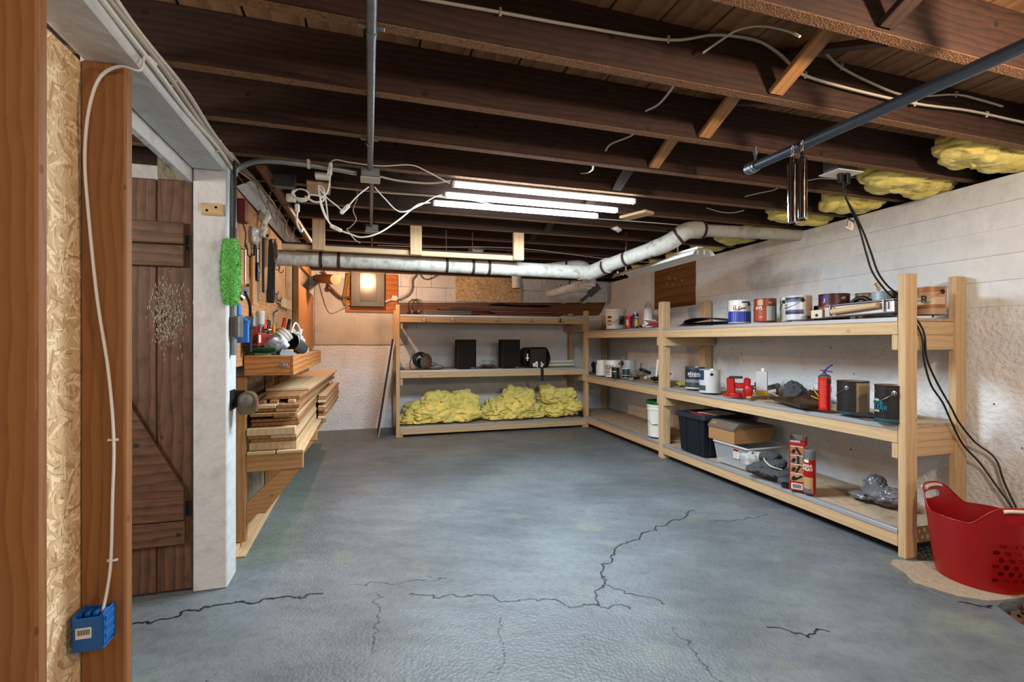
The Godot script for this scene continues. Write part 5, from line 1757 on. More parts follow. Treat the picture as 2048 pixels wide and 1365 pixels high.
	tube(s, curve([Vector3(0.655, 2.130, -6.860), Vector3(0.600, 2.054, -6.860), Vector3(0.600, 1.949, -6.860), Vector3(0.552, 1.857, -6.860), Vector3(0.451, 1.799, -6.860), Vector3(0.383, 1.790, -6.860), Vector3(0.250, 1.735, -6.850)], 6), 0.019, 12)
	part("pipe", s, M.cable, o)
	s = st()
	slab(s, Vector3(0.356, 1.755, -6.860) - Vector3(0.012, 0, 0.02), Vector3(0.403, 1.826, -6.860) + Vector3(0.012, 0, 0.022), 0.006)
	part("coupling", s, M.white, o)
	settle(o)
	o = thing("copper_pipe", "brownish pipe elbow running into the breaker box's left side", "pipe")
	s = st()
	tube(s, curve([Vector3(-0.545, 2.120, -6.840), Vector3(-0.470, 2.012, -6.840), Vector3(-0.470, 1.919, -6.840), Vector3(-0.433, 1.887, -6.840), Vector3(-0.320, 1.785, -6.840), Vector3(-0.195, 1.785, -6.830)], 6), 0.018, 10)
	part("pipe", s, M.copper, o)
	s = st()
	lump(s, Vector3(-0.470, 1.900, -6.840), Vector3(0.03, 0.035, 0.03), 0.0, 1.0, 1, -INF, 14, 10)
	part("elbow", s, M.copper, o)
	settle(o)
	var wl := ["leftmost of the yellow wires beside the breaker box", "middle of the yellow wires beside the breaker box", "rightmost of the yellow wires beside the breaker box"]
	for k in 3:
		var x := -0.24 + 0.018 * k
		wire("panel_wire", [Vector3(x, 2.12, -6.83), Vector3(x - 0.03, 1.9, -6.83), Vector3(x - 0.05, 1.76, -6.83), Vector3(x - 0.01, 1.68, -6.84), Vector3(-0.2, 1.70 + 0.03 * k, -6.83)], 0.006, mat(Color(0.66, 0.52, 0.22), 0.5), wl[k], "wire", "yellow wires beside the breaker box")
	wire("loose_wire", [Vector3(-0.58, 2.1, -6.82), Vector3(-0.54, 1.8, -6.86), Vector3(-0.46, 1.58, -6.88), Vector3(-0.30, 1.64, -6.86), Vector3(-0.21, 1.69, -6.83)], 0.006, M.cable, "pale wire hanging across the tall panel left of the breaker box", "wire")
	wire("loose_wire", [Vector3(0.711, 2.164, -6.870), Vector3(0.760, 2.089, -6.870), Vector3(0.830, 2.071, -6.870), Vector3(0.935, 2.117, -6.870), Vector3(1.006, 2.169, -6.870)], 0.006, M.black, "short black wire drooping on the back wall under the drain pipe", "wire")
	o = thing("pipe_stub", "tapered tan pipe end sticking out below the drain pipe by the breaker box", "pipe")
	s = st()
	tube(s, [Vector3(-0.62, 2.03, -6.90), Vector3(-0.34, 1.92, -6.0)], 0.055, 14, 0.06)
	part("pipe", s, mat(Color(0.62, 0.47, 0.33), 0.7), o)
	settle(o)
	o = thing("hanging_cup", "white ribbed plastic cup hanging upside down over the back wall's pressed board", "cup")
	s = st()
	var cp := Vector3(1.999, 1.932, -6.405)
	lathe(s, [Vector2(0.0, 0.0), Vector2(0.058, 0.0), Vector2(0.058, 0.010), Vector2(0.062, 0.012), Vector2(0.066, 0.16), Vector2(0.072, 0.162), Vector2(0.072, 0.178), Vector2(0, 0.178)], Transform3D(Basis.IDENTITY, cp), 24)
	part("cup", s, M.white, o)
	s = st()
	tube(s, [cp + UP * 0.178, Vector3(cp.x, 2.134, cp.z)], 0.004, 6)
	part("cord", s, M.rust, o)
	settle(o)
	o = thing("window_stay", "grey flat metal arm slanting down on the back wall near the right corner", "bracket")
	s = st()
	beam(s, Vector3(3.501, 2.067, -6.870), Vector3(3.328, 1.921, -6.870), 0.02, 0.11, 0.004, Vector3(-0.7, 0.7, 0))
	beam(s, Vector3(3.345, 1.937, -6.870), Vector3(3.192, 1.817, -6.870), 0.015, 0.05, 0.004, Vector3(-0.7, 0.7, 0))
	part("arm", s, M.grey, o)
	s = st()
	tube(s, [Vector3(3.154, 2.070, -6.860), Vector3(3.358, 2.054, -6.860)], 0.010, 8)
	part("rod", s, M.iron, o)
	settle(o)
	o = thing("water_tap", "small copper pipe with a brass tap sticking down on the back wall at right", "tap")
	s = st()
	tube(s, curve([Vector3(2.99, 2.13, -6.80), Vector3(2.968, 2.095, -6.800), Vector3(2.968, 1.989, -6.800), Vector3(2.878, 1.993, -6.800), Vector3(2.804, 2.021, -6.800)], 4), 0.012, 8)
	part("pipe", s, M.copper, o)
	s = st()
	tube(s, [Vector3(2.804, 2.052, -6.800), Vector3(2.804, 1.991, -6.800)], 0.020, 10)
	tube(s, [Vector3(2.772, 2.028, -6.800), Vector3(2.829, 1.999, -6.800)], 0.008, 8)
	part("tap", s, M.steel, o)
	settle(o)


func front_x(z: float) -> float:
	return 2.789 - 0.0235 * z

func edge(z: float, y: float, off := 0.0) -> Vector3:
	return Vector3(front_x(z) + off, y, z)

func build_shelves() -> void:
	var s: SurfaceTool
	# near unit
	var o := thing("storage_shelf", "long three-deck timber shelf full of paint cans along the right wall, nearest the camera", "shelf")
	s = st()
	slab(s, Vector3(2.834, 0, -1.956), Vector3(2.923, 1.572, -1.914), 0.003)
	part("post", s, M.pine, o)
	s = st()
	slab(s, Vector3(3.285, 0, -1.985), Vector3(3.374, 1.578, -1.945), 0.003)
	part("post", s, M.pine, o)
	s = st()
	slab(s, Vector3(2.890, 0, -4.303), Vector3(2.979, 1.603, -4.265), 0.003)
	part("post", s, M.pine, o)
	s = st()
	slab(s, Vector3(3.40, 0, -4.313), Vector3(3.49, 1.610, -4.275), 0.003)
	part("post", s, M.pine, o)
	var ys := [1.235, 0.628, 0.052]
	for y: float in ys:
		deck(o, y, -1.958, -4.264, 1 if y > 0.06 else 0)
	settle(o)
	# far unit
	o = thing("storage_shelf", "shorter three-deck timber shelf in the back right corner with buckets and cans", "shelf")
	s = st()
	slab(s, Vector3(2.890, 0, -4.343), Vector3(2.979, 1.603, -4.305), 0.003)
	part("post", s, M.pine, o)
	s = st()
	slab(s, Vector3(3.40, 0, -4.353), Vector3(3.49, 1.610, -4.315), 0.003)
	part("post", s, M.pine, o)
	s = st()
	slab(s, Vector3(3.54, 0, -6.87), Vector3(3.63, 1.60, -6.83), 0.003)
	part("post", s, M.pine, o)
	for y: float in [1.240, 0.632, 0.060]:
		deck(o, y, -4.345, -6.80, 2 if y > 0.07 else 0)
	settle(o)

# one deck of the right-hand shelves between two z's: front rail, back rail, ends, plywood, metal edge
func deck(o: Node3D, y: float, z0: float, z1: float, cleats: int) -> void:
	var top := y + 0.078
	var s := st()
	var ze := maxf(z1, -6.14)
	beam(s, edge(z0, y + 0.039, 0.021), edge(ze, y + 0.039, 0.021), 0.038, 0.077, 0.003)
	part("front_rail", s, M.pine, o)
	s = st()
	beam(s, Vector3(wall_x(z0) - 0.07, y + 0.039, z0), Vector3(wall_x(z1) - 0.07, y + 0.039, z1), 0.036, 0.077, 0.003)
	part("back_rail", s, M.pine, o)
	for z: float in ([z0, z1] if z1 > -6 else [z0]):
		var sg := -1.0 if z == z0 else 1.0
		s = st()
		slab(s, Vector3(front_x(z) + 0.042, y, z), Vector3(wall_x(z) - 0.09, top - 0.001, z + sg * 0.037), 0.003)
		part("end_rail", s, M.pine, o)
		if cleats > 0:
			s = st()
			slab(s, Vector3(front_x(z) + 0.006, y - 0.086, z), Vector3(wall_x(z) - 0.03, y - 0.001, z + sg * 0.037), 0.003)
			part("cleat", s, M.pine, o)
	s = st()
	var fx0 := front_x(z0) + 0.003
	var fx1 := front_x(z1) + 0.003
	var poly := PackedVector2Array([Vector2(fx0, z0), Vector2(wall_x(z0) - 0.01, z0), Vector2(wall_x(z1) - 0.01, z1), Vector2(fx1 if z1 > -6 else 3.04, z1)])
	if z1 < -6:
		poly.append(Vector2(3.04, -6.14))
		poly.append(Vector2(front_x(-6.14) + 0.003, -6.14))
	prism(s, poly, 0.016, Transform3D(Basis(Vector3.RIGHT, Vector3(0, 0, 1), UP), Vector3(0, top + 0.001, 0)))
	part("deck", s, M.deck, o)
	s = st()
	var p0 := edge(z0, top + 0.008, 0.001)
	var p1 := edge(ze, top + 0.008, 0.001)
	flat_metal(s, p0, p1, (p1 - p0).cross(UP).normalized() * (1.0 if (p1 - p0).cross(UP).x < 0 else -1.0))
	part("metal_edging", s, M.edge_metal, o)


func build_items() -> void:
	build_items_back()
	build_cans()
	build_shelf_things()
	build_basket()
	build_tools()

func facing(p: Vector3, off := 0.0) -> float:
	return atan2(-p.x, -p.z) + deg_to_rad(off)

# round metal can: body with rolled rims, printed bands, lid, ears and wire bail
# bands: [from, to (0..1 of the height), colour, first angle, last angle (degrees from the side facing the camera)]
func tin(called: String, label: String, at: Vector3, r: float, h: float, base: Color, bands: Array, words: Array, ear := 999.0, group := "", lid: Material = null, bail_up := false) -> Node3D:
	var o := thing(called, label, "can", at, facing(at), group)
	var s := st()
	lathe(s, [Vector2(0, 0.002), Vector2(r - 0.003, 0.002), Vector2(r - 0.001, 0), Vector2(r + 0.0015, 0.002), Vector2(r + 0.0015, 0.005), Vector2(r, 0.007), Vector2(r, h - 0.007), Vector2(r + 0.0018, h - 0.005), Vector2(r + 0.0018, h - 0.001), Vector2(r, h), Vector2(r - 0.005, h - 0.001), Vector2(r - 0.006, h - 0.006)], Transform3D.IDENTITY, 36)
	part("body", s, mat(base, 0.42, 0.15), o)
	s = st()
	lathe(s, [Vector2(r - 0.006, h - 0.006), Vector2(r - 0.010, h - 0.002), Vector2(r - 0.016, h - 0.002), Vector2(r - 0.018, h - 0.007), Vector2(0, h - 0.007)], Transform3D.IDENTITY, 36)
	part("lid", s, lid if lid else M.steel, o)
	for b in bands:
		s = st()
		var a0 := deg_to_rad(b[3]) if b.size() > 3 else -PI
		var a1 := deg_to_rad(b[4]) if b.size() > 4 else PI
		lathe(s, [Vector2(r + 0.0004 + 0.0002 * bands.find(b), h * b[0]), Vector2(r + 0.0004 + 0.0002 * bands.find(b), h * b[1])], Transform3D.IDENTITY, 30, a0, a1 - a0)
		part("printed_label", s, mat(b[2], 0.45), o)
	for w in words: # [text, letter height, height, angle, colour, width]
		text_on(w[0], w[1], mat(w[4], 0.5), o, Transform3D(Basis(UP, deg_to_rad(w[3])), Vector3(0, w[2] * h, 0)), r + 0.0022, true, "lettering", w[5] if w.size() > 5 else 0.0)
	if ear < 900:
		var pts := []
		for e in 2:
			var a := deg_to_rad(ear + 180.0 * e)
			var d := Vector3(sin(a), 0, cos(a))
			s = st()
			lathe(s, [Vector2(0.014, 0), Vector2(0.013, 0.003), Vector2(0.009, 0.004), Vector2(0.007, 0.002), Vector2(0.005, 0.006), Vector2(0, 0.007)], Transform3D(Basis(d.cross(UP), d, UP).orthonormalized(), d * r + UP * h * 0.80), 16)
			part("ear", s, M.steel if base.get_luminance() < 0.5 else M.iron, o)
		var e0 := deg_to_rad(ear)
		var d0 := Vector3(sin(e0), 0, cos(e0))
		var sd := d0.cross(UP)
		for i in 13:
			var t := PI * i / 12.0
			var out := sd * sin(t) * (r + 0.004)
			pts.append(d0 * cos(t) * (r + 0.005) + (UP * sin(t) * r * 1.1 + out * 0.1 if bail_up else out - UP * sin(t) * h * 0.30) + UP * h * 0.80)
		s = st()
		tube(s, curve(pts, 2), 0.0016, 6)
		part("bail", s, M.steel, o)
	return o

func build_cans() -> void:
	var g := "paint cans on the near shelf's top deck"
	var W := Color(0.84, 0.83, 0.80)
	tin("paint_can", "white-topped blue paint can with red and navy marks, near shelf's top", Vector3(2.998, 1.349, -3.329), 0.0872, 0.190, W, [[0.03, 0.50, Color(0.02, 0.17, 0.55)], [0.86, 0.93, Color(0.03, 0.05, 0.25), 10, 60], [0.60, 0.66, Color(0.03, 0.05, 0.25), 5, 28]], [["il c", 0.036, 0.66, -14, Color(0.75, 0.05, 0.05), 0.06], ["TOUPS", 0.014, 0.58, -12, Color(0.05, 0.05, 0.2)]], 52.0, g)
	var o := tin("paint_can", "orange-brown stain can with grey label patch and lid ajar, near shelf's top", Vector3(2.991, 1.349, -3.052), 0.0798, 0.180, Color(0.50, 0.17, 0.03), [[0.05, 0.94, Color(0.34, 0.36, 0.35), 60, 130], [0.05, 0.66, Color(0.60, 0.62, 0.61), 8, 58], [0.70, 0.95, Color(0.72, 0.55, 0.42), -40, -10], [0.05, 0.62, Color(0.58, 0.20, 0.04), -60, 5]], [["on", 0.034, 0.60, -32, W], ["mild", 0.009, 0.20, -22, W]], 28.0, g, M.rust)
	tin("paint_can", "drip-stained cream paint can between the orange and the navy-silver cans", Vector3(3.109, 1.349, -2.967), 0.0404, 0.190, Color(0.72, 0.70, 0.60), [[0.1, 0.3, Color(0.52, 0.46, 0.25), -50, -38], [0.05, 0.5, Color(0.56, 0.50, 0.30), -28, -24]], [], -20.0, g)
	tin("paint_can", "navy and silver paint can with a beige back label, near shelf's top", Vector3(2.963, 1.349, -2.720), 0.0831, 0.172, Color(0.74, 0.74, 0.76), [[0.84, 0.93, Color(0.10, 0.13, 0.26), -75, 22], [0.74, 0.84, Color(0.33, 0.37, 0.50), -75, 22], [0.34, 0.42, Color(0.26, 0.30, 0.44), -75, 22], [0.24, 0.34, Color(0.09, 0.12, 0.25), -75, 22], [0.03, 0.97, Color(0.72, 0.60, 0.50), 34, 110], [0.42, 0.43, Color(0.2, 0.12, 0.1), 36, 100], [0.58, 0.59, Color(0.4, 0.25, 0.2), 36, 100], [0.05, 0.16, Color(0.25, 0.25, 0.25), 40, 52]], [["A", 0.018, 0.62, -62, Color(0.1, 0.1, 0.3)], ["00", 0.012, 0.50, -62, Color(0.1, 0.1, 0.3)]], 18.0, g)
	tin("paint_can", "maroon deck stain can with gold lettering, behind the metal box, near shelf's top", Vector3(3.069, 1.349, -2.533), 0.0912, 0.171, Color(0.27, 0.02, 0.055), [[0.05, 0.30, Color(0.33, 0.08, 0.03), -60, 60]], [["perDeck", 0.030, 0.42, -22, Color(0.80, 0.42, 0.10)], ["INTERACTIVE", 0.009, 0.16, -26, Color(0.8, 0.7, 0.5)]], 36.0, g, M.rust)
	var badge := get_node("paint_can_004")
	var s := st()
	lathe(s, [Vector2(0.0915, 0.115), Vector2(0.0915, 0.160)], Transform3D.IDENTITY, 6, deg_to_rad(-46), deg_to_rad(20))
	part("blue_badge", s, mat(Color(0.05, 0.15, 0.55), 0.5), badge)
	text_on("J", 0.024, M.white, badge, Transform3D(Basis(UP, deg_to_rad(-36)), Vector3(0, 0.128, 0)), 0.0925)
	tin("paint_can", "short golden-brown can behind the arched black hose, near shelf's top", Vector3(3.176, 1.349, -2.402), 0.0511, 0.168, Color(0.40, 0.20, 0.06), [[0.75, 0.96, Color(0.50, 0.36, 0.24)], [0.1, 0.3, Color(0.30, 0.13, 0.03)]], [], 40.0, g)
	tin("paint_can", "pale blue-grey can with a dark green back label beside the near post", Vector3(3.040, 1.349, -2.176), 0.0655, 0.153, Color(0.62, 0.66, 0.68), [[0.05, 0.95, Color(0.05, 0.08, 0.05), 38, 120]], [["O C", 0.03, 0.25, 44, W]], 999.0, g)
	tin("paint_can", "tan and gold paint can with black R, between the two near posts", Vector3(3.106, 1.349, -1.971), 0.0752, 0.160, Color(0.64, 0.50, 0.36), [[0.80, 0.96, Color(0.54, 0.35, 0.13), -80, 62], [0.62, 0.80, Color(0.64, 0.48, 0.31), -80, 62], [0.22, 0.36, Color(0.52, 0.32, 0.10), -80, 62], [0.36, 0.62, Color(0.72, 0.60, 0.50), -80, 62], [0.03, 0.2, Color(0.62, 0.50, 0.42), -80, 62]], [["R", 0.040, 0.55, -18, Color(0.05, 0.05, 0.06)], ["ULTRA", 0.010, 0.47, -8, Color(0.25, 0.55, 0.15)], ["HIDE", 0.010, 0.40, -8, Color(0.25, 0.55, 0.15)]], 48.0, g, M.rust)
	g = "paint cans on the near shelf's middle deck"
	tin("paint_can", "grey and dark blue paint can behind the white one, far end of middle deck", Vector3(3.051, 0.741, -3.972), 0.0906, 0.209, Color(0.24, 0.26, 0.29), [[0.42, 0.92, Color(0.03, 0.12, 0.20), -90, 90], [0.30, 0.44, Color(0.45, 0.47, 0.49), -70, 70], [0.0, 0.07, W]], [["alspar", 0.034, 0.70, -4, W], ["ultra matte", 0.014, 0.58, -6, W, 0.10]], 999.0, g)
	tin("paint_can", "white paint can with a teal corner, black ear and raised wire bail", Vector3(2.947, 0.741, -3.633), 0.0891, 0.206, Color(0.74, 0.74, 0.74), [[0.10, 0.32, Color(0.24, 0.26, 0.30), -95, -22], [0.55, 0.97, Color(0.02, 0.20, 0.32), -95, -32]], [["r", 0.034, 0.74, -62, W]], 10.0, g, null, true)
	tin("paint_can", "scuffed black can with a teal base stripe and beige back label", Vector3(2.949, 0.741, -2.305), 0.0853, 0.207, Color(0.045, 0.04, 0.045), [[0.0, 0.08, Color(0.01, 0.28, 0.34)], [0.03, 0.96, Color(0.56, 0.50, 0.38), 12, 95], [0.30, 0.40, Color(0.02, 0.30, 0.36), -85, -66]] + range(22).map(func(i): return [0.10 + 0.036 * i, 0.11 + 0.036 * i, Color(0.36, 0.30, 0.20), 20, 80]), [], -22.0, g, mat(Color(0.40, 0.32, 0.22), 0.6))
	tin("paint_can", "black can with teal lettering beside the near shelf post, middle deck", Vector3(2.863, 0.741, -2.015), 0.0741, 0.209, Color(0.05, 0.047, 0.045), [[0.0, 0.10, Color(0.01, 0.30, 0.34)], [0.78, 0.86, Color(0.02, 0.30, 0.36), -78, -62]], [["side", 0.014, 0.60, -56, W], ["HOR", 0.026, 0.50, -52, Color(0.02, 0.42, 0.50)], ["CLEAR", 0.024, 0.39, -46, Color(0.02, 0.42, 0.50)], ["stain", 0.012, 0.30, -56, W]], 12.0, g, mat(Color(0.50, 0.40, 0.26), 0.6))
	g = "paint cans on the far shelf's middle deck"
	tin("paint_can", "plain white can with black ear, leftmost on the far shelf's middle deck", Vector3(2.998, 0.745, -5.791), 0.0815, 0.203, W, [[0.7, 0.95, Color(0.15, 0.13, 0.15), -85, -60]], [], -70.0, g)
	tin("paint_can", "white can lettered XTRA behind a small dark green can, far shelf", Vector3(3.011, 0.745, -5.529), 0.0967, 0.213, W, [[0.10, 0.50, Color(0.70, 0.60, 0.60), -70, -20], [0.28, 0.32, Color(0.65, 0.30, 0.22), -68, -22]], [["XTRA", 0.038, 0.62, -28, Color(0.05, 0.05, 0.07)], ["PVC", 0.02, 0.50, -30, Color(0.05, 0.05, 0.07)]], 55.0, g)
	tin("small_can", "small dark green and black can in front of the XTRA can", Vector3(2.902, 0.745, -5.260), 0.0475, 0.133, Color(0.02, 0.05, 0.03), [[0.35, 0.55, Color(0.05, 0.16, 0.05)], [0.62, 0.68, W, -50, 10]], [], 999.0, g)
	tin("paint_can", "pale grey and white can behind the teal bottle, far shelf's middle deck", Vector3(3.239, 0.745, -5.533), 0.0940, 0.210, Color(0.70, 0.70, 0.70), [[0.66, 0.95, Color(0.30, 0.28, 0.28), -90, -40], [0.30, 0.32, Color(0.35, 0.3, 0.28)]], [], -45.0, g)
	o = tin("small_can", "small white can with a teal label and dark cap, far shelf's middle deck", Vector3(3.067, 0.745, -5.298), 0.0540, 0.122, W, [[0.30, 0.92, Color(0.02, 0.24, 0.28), -60, 60], [0.05, 0.26, Color(0.04, 0.03, 0.06), -60, 60]], [], 999.0, g)
	var soot := tri_mat([Color(0.02, 0.02, 0.02), Color(0.07, 0.065, 0.06), Color(0.16, 0.15, 0.14)], 0.02, 4.0, 0.5, 88, 0.0, 0.02, 0.1)
	for n in ["paint_can_010", "paint_can_011"]:
		get_node(n + "/body").material_override = soot
	# aerosol cans
	spray("spray_can", "red foam spray can with a blue trigger nozzle, near shelf's middle deck", Vector3(2.916, 0.741, -2.475), 0.0363, 0.276, Color(0.70, 0.04, 0.03), 1, [[0.06, 0.96, Color(0.76, 0.12, 0.09), -50, 20]] + range(14).map(func(i): return [0.12 + 0.055 * i, 0.13 + 0.055 * i, Color(0.80, 0.45, 0.40), -44, 14 - 8 * (i % 3)]) + [[0.80, 0.94, Color(0.22, 0.22, 0.18), 24, 70]])
	spray("spray_can", "red spray adhesive can with a grey cap in front of the tall red box", Vector3(2.887, 0.165, -2.561), 0.0362, 0.296, Color(0.62, 0.03, 0.03), 2, [[0.03, 0.48, Color(0.68, 0.54, 0.36), -90, 30], [0.03, 0.16, Color(0.36, 0.38, 0.42), -90, 20], [0.90, 0.98, W, -60, -10]])
	var sc := get_node("spray_can_001")
	text_on("WIDE", 0.020, M.white, sc, Transform3D(Basis(UP, deg_to_rad(-30)), Vector3(0, 0.190, 0)), 0.0385)
	text_on("SPRAY", 0.020, M.white, sc, Transform3D(Basis(UP, deg_to_rad(-30)), Vector3(0, 0.166, 0)), 0.0385)
	spray("spray_can", "small blue spray can with a yellow label next to the red cup", Vector3(2.996, 1.353, -4.961), 0.0338, 0.196, Color(0.02, 0.12, 0.30), 0, [[0.12, 0.62, Color(0.80, 0.62, 0.04), -5, 62], [0.15, 0.60, Color(0.02, 0.30, 0.30), -80, -8], [0.70, 0.80, W, 5, 60]])

func spray(called: String, label: String, at: Vector3, r: float, h: float, col: Color, kind: int, bands: Array) -> void:
	var o := thing(called, label, "spray can", at, facing(at))
	var hb := h * (0.80 if kind != 0 else 0.82)
	if kind == 2:
		hb = h * 0.80
	var s := st()
	lathe(s, [Vector2(0, 0.003), Vector2(r - 0.004, 0.0), Vector2(r, 0.003), Vector2(r, hb)], Transform3D.IDENTITY, 28)
	part("body", s, mat(col, 0.3, 0.1), o)
	s = st()
	lathe(s, [Vector2(r + 0.001, hb - 0.003), Vector2(r + 0.001, hb + 0.003), Vector2(r * 0.85, hb + h * 0.035), Vector2(r * 0.5, hb + h * 0.06), Vector2(r * 0.42, hb + h * 0.065), Vector2(r * 0.42, hb + h * 0.08), Vector2(0, hb + h * 0.08)], Transform3D.IDENTITY, 28)
	part("shoulder", s, M.steel, o)
	for b in bands:
		s = st()
		lathe(s, [Vector2(r + 0.0005 + 0.0002 * bands.find(b), hb * b[0]), Vector2(r + 0.0005 + 0.0002 * bands.find(b), hb * b[1])], Transform3D.IDENTITY, 14, deg_to_rad(b[3]), deg_to_rad(b[4] - b[3]))
		part("printed_label", s, mat(b[2], 0.4), o)
	if kind == 1:
		var bm := mat(Color(0.02, 0.05, 0.45), 0.4)
		s = st()
		tube(s, curve([Vector3(0, hb + h * 0.07, 0), Vector3(0.0, hb + h * 0.14, 0), Vector3(0.012, hb + h * 0.20, 0.0), Vector3(0.045, hb + h * 0.31, 0)], 4), 0.0055, 8)
		lathe(s, [Vector2(0.010, hb + h * 0.07), Vector2(0.009, hb + h * 0.12), Vector2(0, hb + h * 0.12)], Transform3D.IDENTITY, 12)
		part("nozzle", s, bm, o)
		s = st()
		tube(s, [Vector3(-0.022, hb + h * 0.155, 0), Vector3(0.01, hb + h * 0.145, 0), Vector3(0.045, hb + h * 0.12, 0)], 0.0035, 6)
		part("trigger", s, bm, o)
	else:
		s = st()
		var rc := r * (1.0 if kind == 2 else 0.86)
		var y0 := hb + (0.006 if kind == 2 else h * 0.04)
		lathe(s, [Vector2(rc, y0), Vector2(rc * 0.97, h - 0.006), Vector2(rc * 0.9, h), Vector2(0, h)], Transform3D.IDENTITY, 28)
		part("cap", s, M.grey if kind == 2 else M.cable, o)

func pail(called: String, label: String, at: Vector3, r: float, h: float, lid: Material, grip: bool) -> Node3D:
	var o := thing(called, label, "bucket", at, facing(at))
	var s := st()
	lathe(s, [Vector2(0, 0), Vector2(r * 0.88, 0), Vector2(r * 0.885, 0.004), Vector2(r * 0.95, h * 0.74), Vector2(r * 1.0, h * 0.745), Vector2(r * 1.0, h * 0.78), Vector2(r * 0.955, h * 0.785), Vector2(r * 0.96, h * 0.84), Vector2(r * 1.01, h * 0.845), Vector2(r * 1.01, h * 0.87), Vector2(r * 0.965, h * 0.875), Vector2(r * 0.97, h * 0.92)], Transform3D.IDENTITY, 40)
	part("body", s, M.white, o)
	s = st()
	lathe(s, [Vector2(r * 0.985, h * 0.90), Vector2(r * 1.03, h * 0.905), Vector2(r * 1.04, h * 0.985), Vector2(r * 1.0, h), Vector2(r * 0.93, h), Vector2(r * 0.91, h * 0.97), Vector2(0, h * 0.97)], Transform3D.IDENTITY, 40)
	part("lid", s, lid, o)
	var pts := []
	for i in 13:
		var t := PI * i / 12.0
		pts.append(Vector3(-cos(t) * r * 1.03, h * 0.72 - sin(t) * h * (0.48 if not grip else 0.34), sin(t) * r * (1.08)))
	s = st()
	var tilt := Basis(UP, deg_to_rad(-45 if not grip else -20))
	var cp := curve(pts.map(func(p): return tilt * p), 3)
	tube(s, cp, 0.0045 if not grip else 0.002, 7)
	var hd := part("handle", s, M.cable if not grip else M.steel, o)
	if grip:
		s = st()
		tube(s, cp.slice(15, 22), 0.007, 8)
		part("grip", s, M.white, hd)
	return o

